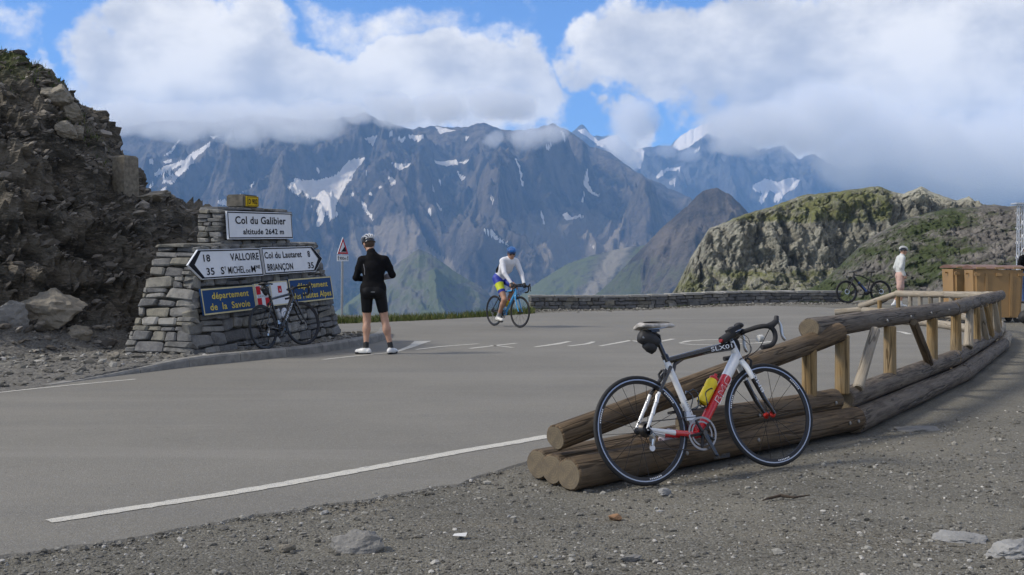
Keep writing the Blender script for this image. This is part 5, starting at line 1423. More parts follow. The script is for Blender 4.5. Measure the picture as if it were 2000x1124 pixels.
def bottle(label, root_M, base, d, cols, r=0.036, h=0.185, group=None):
    """a drinking bottle standing in a cage"""
    o = bpy.data.objects.new('water_bottle', None); COL.objects.link(o); o.empty_display_size = 0.1
    o.matrix_world = root_M @ Matrix.Translation(base) @ Vector(d).to_track_quat('Z', 'Y').to_matrix().to_4x4()
    tag(o, label, 'bottle', group)
    mb = MB(); mb.lathe([(r * .85, 0), (r, 0.008), (r, h * .46), (r * .93, h * .49), (r * .93, h * .53), (r, h * .56), (r, h * .72), (r * .75, h * .80)], 20); mb.build('bottle_body', cols[0], o)
    mb = MB(); mb.lathe([(r * .76, h * .79), (r * .76, h * .87), (r * .5, h * .91), (r * .3, h * .93), (r * .3, h), (r * .15, h * 1.01)], 18); mb.build('cap', cols[1], o)
    return o
def place_bike(o, rear, front, lean, wb=0.988):
    """rear and front wheel contact points; lean > 0 tips the top to the bike's left"""
    rear = Vector(rear); front = Vector(front); d = (front - rear).normalized()
    left = Vector((0, 0, 1)).cross(d).normalized(); up = d.cross(left).normalized()
    l2 = left * math.cos(lean) - up * math.sin(lean); u2 = d.cross(l2)
    l2 = u2.cross(d).normalized(); u2 = (up * math.cos(lean) + left * math.sin(lean)).normalized(); l2 = u2.cross(d).normalized()
    M = Matrix((d, l2, u2)).transposed().to_4x4(); M.translation = rear
    o.matrix_world = M
    return M
def tube_text(parts, mat, parent, a, b_, z_side, y, name='lettering', below=0.0):
    """letters along the tube a->b on the bike's right side; local x along the tube"""
    a, b_ = Vector(a), Vector(b_); d = (b_ - a).normalized(); up = Vector((-d.z, 0, d.x))
    if up.z < 0: up = -up
    out = up if z_side > 0 else -up
    V, Fc = text_data(parts)
    # letters read with their x along d and their up along 'out'
    vs = [tuple(a + d * p + out * q + Vector((0, y, 0))) for p, q in V]
    me = bpy.data.meshes.new(name); me.from_pydata(vs, [], Fc); me.update()
    return link(name, me, mat, parent)

# ---- the red and white bike leaning on the fence
b1 = thing('road_bike', 'red and white road bike with black saddle bag leaning on the log fence', 'bicycle')
zr = 0.004
Mb1 = place_bike(b1, (0.832, 6.93, 0.0), (0.832 + 0.888 * 0.988, 6.93 + 0.46 * 0.988, 0.036), math.radians(14))
m_sad = plain('saddle_white', (0.40, 0.375, 0.34), 0.45, var=0.45, vscale=18)
i1 = road_bike(b1, dict(rim=m_rimb, scheme='redwhite', cols=(m_fw, m_fr, m_carb), saddle=m_sad, saddle_top=plain('saddle_brown', (0.09, 0.075, 0.06), 0.5), bag=True, crank=math.radians(-68), hub=m_redm, steer=math.radians(-4), decals=True, lever=m_steel))
d0, d1 = Vector(i1['d0']), Vector(i1['d1'])
# lettering on the down tube reads upward, on the right-hand side
def side_text(st, a, b_, s0, s1, h, mat, y, off=0.0, bold=0.02, parent=None):
    a, b_ = Vector(a), Vector(b_); d = (b_ - a).normalized(); L = (b_ - a).length
    up = Vector((-d.z, 0, d.x))                   # 90 deg left of d as seen from the right-hand side (-Y looking to +Y)
    V, Fc = text_data([(st, 0, -h / 2, h, 'l', (s1 - s0) * L, bold)])
    vs = [tuple(a + d * (s0 * L + p) + up * (q + off) + Vector((0, y, 0))) for p, q in V]
    me = bpy.data.meshes.new('lettering'); me.from_pydata(vs, [], Fc); me.update()
    return link('lettering', me, mat, parent)
side_text('BMC', d1, d0, 0.40, 0.72, 0.050, m_fw, -0.0345, 0.0, 0.0, i1['frame'])
side_text('BMC', d1, d0, 0.408, 0.712, 0.042, m_fr, -0.0352, 0.0, -0.012, i1['frame'])
side_text('SLX01', (0.60, 0, 0.785), (0.78, 0, 0.80), 0.0, 0.95, 0.028, m_fw, -0.0295, 0.0, 0.01, i1['frame'])
side_text('carbon', (0.385, 0, 0.345), (0.33, 0, 0.53), 0.0, 0.75, 0.014, m_carb, -0.0235, 0.0, 0.0, i1['frame'])
S_ = i1['S']
fk = [o for o in b1.children if o.name.startswith('fork')][0]
side_text('BMC', S_((0.915, 0, 0.480)), S_((0.868, 0, 0.600)), 0.0, 1.0, 0.024, m_fw, -0.0655, 0.0, 0.0, fk)
for a0, h_ in (((0.10, -0.062, 0.485), 0.05), ((0.055, -0.068, 0.418), 0.04)):
    mb = MB(); mb.tube([a0, (a0[0] + 0.022, a0[1] + 0.004, a0[2] + h_)], 0.0122, 8, flat=0.8); mb.build('white_decal', m_fw, i1['frame'])
bottle('yellow bottle with red cap in the cage of the red and white bike', Mb1, i1['cages'][0][1], i1['cages'][0][2], (m_yb, plain('bottle_red_cap', (0.5, 0.02, 0.02), 0.4)), 0.0375, 0.225)
# lamp and pump holder under the stem
mb = MB(); mb.tube([(0.70, -0.02, 0.835), (0.80, -0.03, 0.880)], [0.026, 0.026], 14); mb.box((0.80, -0.03, 0.90), (0.09, 0.05, 0.03), M=Matrix.Rotation(-0.3, 3, 'Y')); mb.ellip((0.86, -0.02, 0.925), (0.035, 0.03, 0.02)); mb.ellip((0.80, -0.02, 0.905), (0.03, 0.03, 0.018))
lp = mb.build('front_bag', m_matte, b1)
mb = MB(); mb.lathe([(0.020, 0), (0.020, 0.012), (0.001, 0.014)], 14, 0, Matrix.Translation((0.705, -0.022, 0.838)) @ Matrix.Rotation(-math.radians(66), 4, 'Y')); mb.build('red_light', plain('red_plastic', (0.22, 0.015, 0.015), 0.3), lp)
mb = MB(); mb.lathe([(0.022, 0), (0.024, 0.01), (0.024, 0.03), (0.010, 0.045)], 16, 0, Matrix.Translation((0.965, -0.06, 0.825)) @ Matrix.Rotation(math.pi / 2, 4, 'Y')); mb.build('head_lamp', m_lens, b1)
# a crumpled plastic bag lying between the logs behind the wheel
rr = np.random.RandomState(5)
V, Q = surface_net((-0.14, -0.09, -0.08), (0.14, 0.09, 0.09), 0.010, lambda X, Y, Z: np.sqrt((X / 1.5) ** 2 + Y ** 2 + (Z * 1.15) ** 2) - 0.055 - 0.028 * fbm(X * 22, Y * 22, Z * 22, octv=3, seed=8))
pb = link('plastic_bag', mesh_np('plastic_bag', V, Q), plain('thin_plastic', (0.55, 0.47, 0.50), 0.4, var=0.15, vscale=20)); tag(pb, 'crumpled whitish plastic bag lying on the logs behind the bike wheel', 'plastic bag')
pb.location = pix(1312, 853, 7.62)

# ---- black bike leaning against the monument
b2 = thing('road_bike', 'black road bike with two bottles leaning against the stone monument', 'bicycle')
rc = gpt(520, 684, 0.10); fc = gpt(597, 672, 0.10)
dv = Vector((math.cos(math.radians(65.5)), math.sin(math.radians(65.5)), 0))
rc_ = Vector(rc) + Vector((0, 0, 0.0)); fc_ = rc_ + dv * 0.988 + Vector((0, 0, 0.012))
Mb2 = place_bike(b2, rc_, fc_, math.radians(9))
i2 = road_bike(b2, dict(rim=m_rimb, scheme='fat', cols=(m_carb, m_carb, m_carb), saddle=m_matte, bag=True, crank=math.radians(-140), steer=math.radians(-16), track=False, ring=m_rimb))
side_text('MERIDA', i2['d1'], i2['d0'], 0.30, 0.85, 0.040, m_fw, -0.0375, 0.0, 0.0, i2['frame'])
m_btl = plain('bottle_pale', (0.50, 0.54, 0.60), 0.35)
bottle('pale bottle on the down tube of the black bike', Mb2, i2['cages'][0][1], i2['cages'][0][2], (m_btl, m_matte), 0.037, 0.20)
bottle('pale bottle on the seat tube of the black bike', Mb2, i2['cages'][1][1], i2['cages'][1][2], (plain('bottle_clear', (0.36, 0.38, 0.40), 0.3), m_matte), 0.036, 0.19)

# ---- the ridden sky-blue bike
b3 = thing('road_bike', 'sky blue road bike ridden across the road by the white jersey cyclist', 'bicycle')
hd = Vector((0.56, -0.828, 0)).normalized()
fc3 = Vector(gpt(1015, 640.5, 0.010)); rc3 = fc3 - hd * 0.988
Mb3 = place_bike(b3, rc3, fc3, math.radians(1.5))
i3 = road_bike(b3, dict(rim=m_rimb, scheme='fat', cols=(m_fb, m_fb, m_carb), saddle=m_matte, crank=math.radians(-88), steer=math.radians(4), track=False, aero=True, stay=2))
side_text('GIANT', (0.915, 0, 0.470), (0.862, 0, 0.610), 0.0, 1.0, 0.022, m_fw, -0.064, 0, 0, i3['frame'])
bottle('yellow bottle with red top in the cage of the sky blue bike', Mb3, i3['cages'][0][1], i3['cages'][0][2], (m_yb, plain('bottle_red_cap', (0.5, 0.02, 0.02), 0.4)), 0.035, 0.19)

# ---- electric bike at the parapet wall
b4 = thing('electric_bike', 'dark electric mountain bike with blue down tube leaning on the parapet wall', 'bicycle')
R4 = 0.365
def ebike(root):
    WB = 1.15; bb = (0.45, 0, 0.34)
    make_wheel(root, 0, R4, 0.055, 24, m_rimb, True, disc=True, track=False); make_wheel(root, WB, R4, 0.055, 24, m_rimb, False, disc=True, track=False)
    mb = MB()
    ht0, ht1, stt = (0.90, 0, 0.80), (0.865, 0, 0.93), (0.30, 0, 0.80)
    mb.tube([bb, stt], 0.019, 12, 0); mb.tube([(0.325, 0, 0.72), (0.60, 0, 0.86), (0.87, 0, 0.90)], 0.020, 12, 0)
    mb.tube([(0.885, 0, 0.84), lerp3((0.885, 0, 0.84), bb, 0.35)], 0.036, 12, 0); mb.tube([lerp3((0.885, 0, 0.84), bb, 0.34), bb], [0.038, 0.045], 12, 1)
    mb.tube([ht0, ht1], 0.027, 12, 0)
    for s in (-1, 1): mb.tube([(0.42, s * 0.03, 0.35), (0, s * 0.075, R4)], 0.014, 8, 0); mb.tube([(0.315, s * 0.015, 0.75), (0, s * 0.075, R4)], 0.011, 8, 0)
    mb.build('frame', [m_matte, m_db], root, angle=60)
    mb = MB(); mb.tube([lerp3((0.885, 0, 0.84), bb, 0.42), lerp3((0.885, 0, 0.84), bb, 0.85)], 0.05, 12, flat=0.8); mb.build('battery', m_matte, root)
    mb = MB(); mb.ellip((0.45, 0, 0.34), (0.085, 0.06, 0.075)); mb.build('motor', m_matte, root)
    mb = MB()
    for s in (-1, 1): mb.tube([(0.905, s * 0.06, 0.78), (WB, s * 0.065, R4)], [0.021, 0.016], 10)
    mb.tube([(0.905, -0.06, 0.78), (0.905, 0.06, 0.78)], 0.02, 10); mb.build('fork', m_matte, root)
    mb = MB(); mb.tube([stt, (0.262, 0, 0.97)], 0.0155, 10); mb.build('seatpost', m_matte, root)
    mb = MB(); mb.ellip((0.22, 0, 0.99), (0.085, 0.075, 0.028)); mb.ellip((0.34, 0, 0.988), (0.10, 0.024, 0.02)); mb.build('saddle', m_matte, root, angle=80)
    mb = MB(); mb.tube([(0.862, 0, 0.93), (0.855, 0, 0.975), (0.91, 0, 0.99)], 0.019, 10); mb.build('stem', m_matte, root)
    mb = MB(); mb.tube([(0.84, -0.35, 1.02), (0.89, -0.16, 1.0), (0.91, 0, 0.99), (0.89, 0.16, 1.0), (0.84, 0.35, 1.02)], 0.015, 10); hb = mb.build('handlebar', m_matte, root)
    for s in (-1, 1):
        mb = MB(); mb.tube([(0.885, s * 0.2, 1.0), (0.94, s * 0.25, 0.985), (0.945, s * 0.33, 0.985)], 0.007, 6); mb.build('brake_lever', m_matte, hb)
    mb = MB(); mb.lathe([(0.085, -0.003), (0.085, 0.003)], 24, 0, Matrix.Translation((0.45, -0.06, 0.34)) @ RX); mb.build('chainring', m_rimb, root)
    for s in (-1, 1): pedal_and_crank(root, bb, math.radians(-20), 0.17, s, m_matte)
ebike(b4)
rc4 = Vector((gpt(1722, 594, 0.15)[0] * 1.0, 36.25, 0.148)); 
rc4.x = (1721 - 1000) * 36.2 / F; fx4 = (1646 - 1000) * 35.9 / F
place_bike(b4, (rc4.x, 36.2, ghf(rc4.x, 36.2)), (fx4, 35.95, ghf(fx4, 35.95)), math.radians(-7))
# ------------------------------------------------------------------ people
m_skin = plain('skin', (0.43, 0.25, 0.17), 0.55, var=0.08, vscale=6)
m_skin2 = plain('tanned_skin', (0.36, 0.20, 0.13), 0.55, var=0.08, vscale=6)
m_blackcloth = plain('black_jersey', (0.006, 0.006, 0.007), 0.85, spec=0.12, var=0.3, vscale=10)
m_shorts = plain('black_shorts', (0.005, 0.005, 0.006), 0.6, spec=0.2)
m_shoe = plain('white_shoe', (0.62, 0.62, 0.60), 0.4, var=0.1, vscale=14)
m_sole = plain('black_sole', (0.012, 0.012, 0.012), 0.7)
m_hair = plain('brown_hair', (0.06, 0.035, 0.02), 0.7)
m_lycraw = plain('white_jersey', (0.62, 0.63, 0.66), 0.7, var=0.06, vscale=7)
m_royal = plain('royal_blue_lycra', (0.010, 0.03, 0.30), 0.6)
m_lime = plain('lime_lycra', (0.52, 0.58, 0.02), 0.6)
m_glove = plain('dark_glove', (0.02, 0.02, 0.022), 0.7)
m_jacket = plain('white_jacket', (0.52, 0.53, 0.50), 0.75, var=0.07, vscale=6)
m_pink = plain('pale_pink_shorts', (0.50, 0.33, 0.27), 0.8, var=0.08, vscale=8)
m_jeans = plain('blue_jeans', (0.03, 0.06, 0.14), 0.85, var=0.25, vscale=12)
def C(a, b_, r0, r1): return ('c', a, b_, r0, r1)
def E(c, r, M=None): return ('e', c, r, M)
def hand(wrist, dirn, side, lab, curl=0.5, palm_n=(0, 0, -1)):
    """palm with four fingers and a thumb"""
    w_ = Vector(wrist); d = Vector(dirn).normalized(); pn_ = Vector(palm_n); pn_ = (pn_ - d * pn_.dot(d)).normalized(); s = d.cross(pn_) * side
    out = [(C(w_, w_ + d * 0.075, 0.024, 0.030), lab, 0.02)]
    for k, (o, L) in enumerate(((-0.028, 0.066), (-0.010, 0.076), (0.009, 0.072), (0.027, 0.056))):
        p0 = w_ + d * 0.078 + s * o; p1 = p0 + (d * math.cos(curl) + pn_ * math.sin(curl)) * L * 0.52; p2 = p1 + (d * math.cos(curl * 2.2) + pn_ * math.sin(curl * 2.2)) * L * 0.48
        out += [(C(p0, p1, 0.0095, 0.0088), lab, 0.004), (C(p1, p2, 0.0088, 0.0075), lab, 0.003)]
    t0 = w_ + d * 0.025 - s * 0.022; t1 = t0 + (d * 0.6 - s * 0.65 + pn_ * 0.35).normalized() * 0.04; t2 = t1 + (d * 0.9 - s * 0.1 + pn_ * 0.45).normalized() * 0.032
    out += [(C(t0, t1, 0.013, 0.011), lab, 0.008), (C(t1, t2, 0.010, 0.008), lab, 0.004)]
    return out
def head(c, fwd, skin=0, hair=None, up=(0, 0, 1)):
    """skull, jaw, nose, ears, eye sockets; c = centre of the head"""
    c = Vector(c); f = Vector(fwd).normalized(); u = Vector(up); u = (u - f * u.dot(f)).normalized(); s = f.cross(u)
    M = Matrix((s, f, u)).transposed()
    out = [(E(c + u * 0.022 - f * 0.008, (0.074, 0.094, 0.088), M), skin, 0.01), (E(c - u * 0.045 + f * 0.028, (0.055, 0.062, 0.070), M), skin, 0.03), (C(c - u * 0.088 + f * 0.055, c - u * 0.085 + f * 0.06, 0.022, 0.022), skin, 0.02),
           (C(c + u * 0.012 + f * 0.088, c - u * 0.022 + f * 0.108, 0.009, 0.014), skin, 0.010), (C(c - u * 0.052 + f * 0.086 - s * 0.018, c - u * 0.052 + f * 0.086 + s * 0.018, 0.008, 0.008), skin, 0.006)]
    for q in (-1, 1):
        out.append((E(c + s * q * 0.077 - u * 0.008 - f * 0.005, (0.012, 0.020, 0.032), M), skin, 0.008))
        out.append((C(c + s * q * 0.045 - u * 0.012 + f * 0.066, c + s * q * 0.045 - u * 0.02 + f * 0.06, 0.018, 0.018), skin, 0.015))
        out.append((C(c + s * q * 0.018 + u * 0.022 + f * 0.086, c + s * q * 0.05 + u * 0.02 + f * 0.07, 0.009, 0.008), skin, 0.010))
    if hair is not None: out.append((E(c + u * 0.015 - f * 0.030, (0.079, 0.080, 0.092), M), hair, 0.008))
    return out, M
def eyes(parent, c, M, dark=False):
    c = Vector(c)
    for q in (-1, 1):
        mb = MB(); mb.ellip(c + M @ Vector((q * 0.032, 0.079, 0.004)), (0.012, 0.010, 0.009)); mb.build('eye', plain('eye_white', (0.6, 0.58, 0.55), 0.2), parent)
        mb = MB(); mb.ellip(c + M @ Vector((q * 0.032, 0.0865, 0.004)), (0.005, 0.004, 0.005)); mb.build('iris', plain('iris_dark', (0.03, 0.02, 0.015), 0.2), parent)
def helmet(parent, c, M, shell, inner, vents=7, name='helmet'):
    """vented cycling helmet: dark inner shell and lengthwise ribs with gaps between"""
    c = Vector(c) + M @ Vector((0, -0.006, 0.040))
    mb = MB(); n, m_ = 22, 9
    def dome(a, e, r): return c + M @ Vector((r[0] * math.cos(e) * math.sin(a), r[1] * math.cos(e) * math.cos(a), r[2] * math.sin(e)))
    r1 = (0.092, 0.118, 0.100)
    V = []; lo = -0.12
    for j in range(m_ + 1):
        e = lo + (math.pi / 2 - lo) * j / m_
        for k in range(n):
            a = 2 * math.pi * k / n; e2 = e - (0.22 * (1 - j / m_) if abs(abs(a - math.pi)) < 0.9 else 0)
            V.append(dome(a, e2, r1))
    fs = [(j * n + k, j * n + (k + 1) % n, (j + 1) * n + (k + 1) % n, (j + 1) * n + k) for j in range(m_) for k in range(n)]
    mb.add(V, fs); h = mb.build(name, inner, parent, angle=80)
    for i in range(vents):
        x = (i / (vents - 1) - 0.5) * 2
        pts = []
        xs = x * 0.080
        for k in range(13):
            th = math.pi * (0.02 + 0.98 * k / 12)
            yy = 0.122 * math.cos(th) * math.sqrt(max(0.05, 1 - (x * 0.55) ** 2)); zz = 0.104 * math.sin(th) ** 0.8 * math.sqrt(max(0.05, 1 - (x * 0.80) ** 2))
            pts.append(c + M @ Vector((xs * (0.35 + 0.65 * math.sin(th) ** 0.6) * 1.12, yy, zz + 0.002)))
        mb = MB(); mb.tube(pts, [0.005] + [0.055 / vents] * 11 + [0.006], 8, up=M @ Vector((1, 0, 0))); mb.build('rib', shell, h, angle=80)
    ring = []
    for k in range(28):
        a = 2 * math.pi * k / 28; ring.append(c + M @ Vector((0.090 * math.sin(a), 0.117 * math.cos(a), -0.012 - (0.025 if math.cos(a) < -0.4 else 0.0))))
    mb = MB(); mb.tube(ring, 0.008, 8, closed=True); mb.build('rim_band', inner, h, angle=80)
    mb = MB()
    for q in (-1, 1): mb.tube([c + M @ Vector((q * 0.082, 0.03, -0.01)), c + M @ Vector((q * 0.078, 0.015, -0.085)), c + M @ Vector((q * 0.03, 0.045, -0.150))], 0.004, 6)
    mb.build('chin_strap', m_matte, h)
    return h

# ---- cyclist standing with his back to the camera
fx, fy, _ = gpt(729, 691.5, 0.010)
p1 = thing('person', 'standing cyclist in black jersey, black shorts and white shoes by the kerb, seen from behind', 'person', (fx, fy, 0.010))
SK, JE, SHO, SOCK, SHOE, SOLE, HAIR, CUFF = range(8)
mats1 = [m_skin, m_blackcloth, m_shorts, m_sole, m_shoe, m_sole, m_hair, plain('grey_cuff', (0.30, 0.28, 0.31), 0.8)]
P1 = []
hl, hr = (-0.095, 0.0, 0.93), (0.095, 0.0, 0.93)
kl_, kr = (-0.100, 0.035, 0.50), (0.170, 0.03, 0.50)
al, ar = (-0.105, -0.02, 0.085), (0.262, 0.01, 0.085)
# trunk
P1 += [(E((0, 0.0, 0.95), (0.172, 0.115, 0.12)), SHO, 0.02), (E((0.0, 0.01, 1.10), (0.158, 0.108, 0.16)), JE, 0.06), (E((0.0, 0.02, 1.27), (0.178, 0.112, 0.17)), JE, 0.06), (C((-0.135, 0.03, 1.395), (0, 0.03, 1.44), 0.064, 0.070), JE, 0.05), (C((0.135, 0.03, 1.40), (0, 0.03, 1.44), 0.064, 0.070), JE, 0.05),
       (C((-0.10, -0.01, 0.99), (0.10, -0.01, 0.99), 0.095, 0.095), JE, 0.04)]
for sgn in (-1, 1): P1.append((E((sgn * 0.075, -0.05, 0.92), (0.092, 0.085, 0.10)), SHO, 0.03))
# legs
for hp_, kn, an, sg in ((hl, kl_, al, -1), (hr, kr, ar, 1)):
    mid_ = lerp3(hp_, kn, 0.62)
    P1 += [(C(hp_, mid_, 0.098, 0.079), SHO, 0.03), (C(mid_, kn, 0.070, 0.054), SK, 0.010), (C(kn, lerp3(kn, an, 0.32), 0.053, 0.056), SK, 0.03), (C(lerp3(kn, an, 0.3), lerp3(kn, an, 0.80), 0.056, 0.037), SK, 0.03), (E(lerp3(lerp3(kn, an, 0.3), (kn[0], kn[1] - 0.10, kn[2] - 0.12), 0.35), (0.040, 0.038, 0.09)), SK, 0.03), (C(lerp3(kn, an, 0.82), an, 0.041, 0.040), SOCK, 0.006)]
# shoes: the left one turned out to the left, the right one pointing away
for an, dx, dy in ((al, -0.82, 0.45), (ar, 0.30, 0.95)):
    h0 = Vector((an[0] - dx * 0.05, an[1] - dy * 0.05, 0.045)); t0 = Vector((an[0] + dx * 0.175, an[1] + dy * 0.175, 0.034))
    P1 += [(C(h0, lerp3(h0, t0, 0.6), 0.042, 0.042), SHOE, 0.02), (C(lerp3(h0, t0, 0.5), t0, 0.042, 0.033), SHOE, 0.02), (C((an[0], an[1], 0.07), lerp3(h0, t0, 0.3), 0.043, 0.044), SHOE, 0.02), (C((h0.x, h0.y, 0.016), (t0.x, t0.y, 0.016), 0.034, 0.034), SOLE, 0.006)]
# arms, elbows out, hands together before the chest
for sg, sh, elb, wr in ((-1, (-0.180, 0.03, 1.395), (-0.262, 0.02, 1.135), (-0.09, 0.22, 1.10)), (1, (0.180, 0.03, 1.40), (0.285, 0.03, 1.175), (0.10, 0.25, 1.13))):
    P1 += [(C(sh, lerp3(sh, elb, 0.5), 0.062, 0.055), JE, 0.05), (C(lerp3(sh, elb, 0.5), elb, 0.055, 0.047), JE, 0.02)]
    if sg < 0: P1.append((C(elb, wr, 0.049, 0.036), JE, 0.02))
    else: P1 += [(C(elb, lerp3(elb, wr, 0.12), 0.049, 0.046), JE, 0.015), (C(lerp3(elb, wr, 0.14), wr, 0.050, 0.038), CUFF, 0.006)]
    P1 += hand(wr, (-sg * 0.75, 0.45, 0.1), sg, SK, 0.7)
P1 += [(C((-0.02, 0.03, 1.47), (-0.055, 0.06, 1.565), 0.062, 0.055), SK, 0.03), (C((-0.02, 0.025, 1.455), (-0.035, 0.035, 1.515), 0.074, 0.066), JE, 0.02)]
hc1 = (-0.075, 0.085, 1.640)
hp1, M1 = head(hc1, (-0.42, 0.80, -0.42), SK, HAIR)
P1 += hp1
body('body', P1, mats1, p1, 0.0095, wrinkle=(0.006, [JE]), seed=3)
eyes(p1, hc1, M1)
m_hs = plain('helmet_silver', (0.46, 0.47, 0.49), 0.3)
helmet(p1, hc1, M1, m_hs, m_carb, 5)
# two pale seams and a small label on the jersey, a phone in the hands
mb = MB(); mb.tube([(-0.135, -0.088, 1.34), (-0.115, -0.105, 1.25), (-0.115, -0.108, 1.18)], 0.004, 6); mb.build('seam', plain('pale_seam', (0.22, 0.22, 0.22), 0.7), p1)
mb = MB(); mb.box((0.01, -0.127, 0.925), (0.06, 0.01, 0.010)); mb.build('label', plain('pale_seam', (0.22, 0.22, 0.22), 0.7), p1)
ph = MB(); ph.box((0, 0, 0), (0.075, 0.009, 0.15)); pho = ph.build('phone', m_matte); tag(pho, 'dark phone held in front of the standing cyclist', 'phone')
pho.location = (fx, fy + 0.33, 1.17); pho.rotation_euler = (-0.6, 0, 0)

# ---- rider on the sky-blue bike (built in the bike's own frame)
p2 = bpy.data.objects.new('person', None); COL.objects.link(p2); p2.empty_display_size = 0.1
tag(p2, 'cyclist in white jersey, blue and lime shorts and blue helmet riding on the road', 'person')
p2.matrix_world = Mb3
SK, JE, RB, LM, SOCK, SHOE, SOLE, GL, BK = range(9)
mats2 = [m_skin2, m_lycraw, m_royal, m_lime, plain('grey_sock', (0.25, 0.26, 0.28), 0.8), m_shoe, m_sole, m_glove, m_blackcloth]
P2 = []
hipc = (0.20, 0, 1.055)
P2 += [(E(hipc, (0.125, 0.165, 0.115)), RB, 0.02), (C((0.23, 0, 1.09), (0.44, 0, 1.33), 0.128, 0.135), JE, 0.05), (C((0.42, 0, 1.29), (0.53, 0, 1.40), 0.150, 0.125), JE, 0.05), (C((0.53, -0.12, 1.425), (0.53, 0.12, 1.425), 0.078, 0.078), JE, 0.05)]
hcr = (0.615, 0, 1.575)
for sg, ped in ((-1, (0.41, -0.115, 0.105)), (1, (0.40, 0.115, 0.445))):
    hp_ = (0.225, sg * 0.095, 1.03)
    kn = (0.545, sg * 0.105, 0.585) if sg < 0 else (0.625, sg * 0.11, 0.86)
    an = (ped[0] - 0.085, ped[1] + 0.0, ped[2] + 0.105)
    mid_ = lerp3(hp_, kn, 0.60); m0 = lerp3(hp_, kn, 0.22)
    P2 += [(C(hp_, m0, 0.108, 0.100), RB, 0.03), (C(m0, lerp3(hp_, kn, 0.52), 0.100, 0.085), LM if sg < 0 else RB, 0.01), (C(lerp3(hp_, kn, 0.5), mid_, 0.084, 0.080), RB, 0.006), (C(mid_, kn, 0.071, 0.056), SK, 0.010), (C(kn, lerp3(kn, an, 0.3), 0.055, 0.057), SK, 0.03), (C(lerp3(kn, an, 0.28), lerp3(kn, an, 0.8), 0.056, 0.037), SK, 0.03), (C(lerp3(kn, an, 0.78), an, 0.040, 0.039), SOCK, 0.005)]
    h0 = Vector((an[0] - 0.045, an[1], ped[2] + 0.062)); t0 = Vector((ped[0] + 0.08, ped[1], ped[2] + 0.042))
    P2 += [(C(h0, t0, 0.040, 0.034), SHOE, 0.02), (C(an, lerp3(h0, t0, 0.35), 0.040, 0.043), SHOE, 0.02), (C(tuple(h0 - Vector((0, 0, 0.030))), tuple(t0 - Vector((0, 0, 0.024))), 0.024, 0.022), SOLE, 0.006)]
for sg in (-1, 1):
    sh = (0.54, sg * 0.18, 1.41); elb = (0.685, sg * 0.225, 1.155); wr = (0.865, sg * 0.165, 0.955)
    P2 += [(C(sh, elb, 0.066, 0.050), JE, 0.04), (C(elb, wr, 0.049, 0.035), JE, 0.02)]
    P2 += hand(wr, (0.55, 0.0, -0.55), sg, GL if sg < 0 else GL, 0.85, (-0.3, 0, -1))
P2 += [(C((0.555, 0, 1.45), (0.60, 0, 1.53), 0.058, 0.053), SK, 0.03), (C((0.545, 0, 1.445), (0.565, 0, 1.485), 0.068, 0.060), JE, 0.02), (C((0.26, -0.06, 1.21), (0.34, -0.05, 1.30), 0.085, 0.085), BK, 0.02), (C((0.26, 0.06, 1.21), (0.34, 0.05, 1.30), 0.085, 0.085), BK, 0.02)]
hp2, M2 = head(hcr, (0.86, -0.42, -0.20), SK)
P2 += hp2
body('body', P2, mats2, p2, 0.010, wrinkle=(0.005, [JE]), seed=9)
helmet(p2, hcr, M2, plain('helmet_blue', (0.02, 0.16, 0.50), 0.3), plain('helmet_dark_blue', (0.008, 0.03, 0.10), 0.4))
mb = MB()
for q in (-1, 1): mb.ellip(Vector(hcr) + M2 @ Vector((q * 0.034, 0.093, 0.006)), (0.034, 0.014, 0.019), M=M2)
mb.tube([Vector(hcr) + M2 @ Vector((-0.08, 0.02, 0.008)), Vector(hcr) + M2 @ Vector((-0.06, 0.085, 0.008)), Vector(hcr) + M2 @ Vector((0.06, 0.085, 0.008)), Vector(hcr) + M2 @ Vector((0.08, 0.02, 0.008))], 0.004, 6)
mb.build('sunglasses', m_carb, p2)

# ---- man in the white jacket walking along the parapet
hy = 33.7; hx = (1758 - 1000) * hy / F; hz = ghf(hx, hy) - 0.012
p3 = thing('person', 'man in white jacket, pale pink shorts and white helmet walking beside the parapet', 'person', (hx, hy, hz))
SK, JA, PK, SOCK, SHOE = range(5)
P3 = [(E((0.0, 0, 0.95), (0.115, 0.16, 0.12)), PK, 0.02), (E((0.0, 0, 1.12), (0.115, 0.165, 0.17)), JA, 0.05), (E((0.01, 0, 1.29), (0.125, 0.18, 0.18)), JA, 0.06), (C((0.02, -0.13, 1.44), (0.02, 0.13, 1.44), 0.078, 0.078), JA, 0.05)]
for sg, kn, an in ((-1, (-0.04, -0.095, 0.50), (-0.20, -0.09, 0.12)), (1, (0.07, 0.095, 0.50), (0.05, 0.10, 0.09))):
    hp_ = (0.0, sg * 0.09, 0.93); mid_ = lerp3(hp_, kn, 0.80)
    P3 += [(C(hp_, mid_, 0.112, 0.100), PK, 0.03), (C(lerp3(hp_, kn, 0.78), kn, 0.066, 0.055), SK, 0.006), (C(kn, lerp3(kn, an, 0.35), 0.054, 0.058), SK, 0.03), (C(lerp3(kn, an, 0.3), lerp3(kn, an, 0.82), 0.056, 0.038), SK, 0.03), (C(lerp3(kn, an, 0.8), an, 0.041, 0.040), SOCK, 0.006)]
    P3 += [(C((an[0] - 0.05, an[1], an[2] - 0.045), (an[0] + 0.15, an[1], an[2] - 0.055), 0.042, 0.034), SHOE, 0.02), (C(an, (an[0] + 0.03, an[1], an[2] - 0.04), 0.041, 0.043), SHOE, 0.02)]
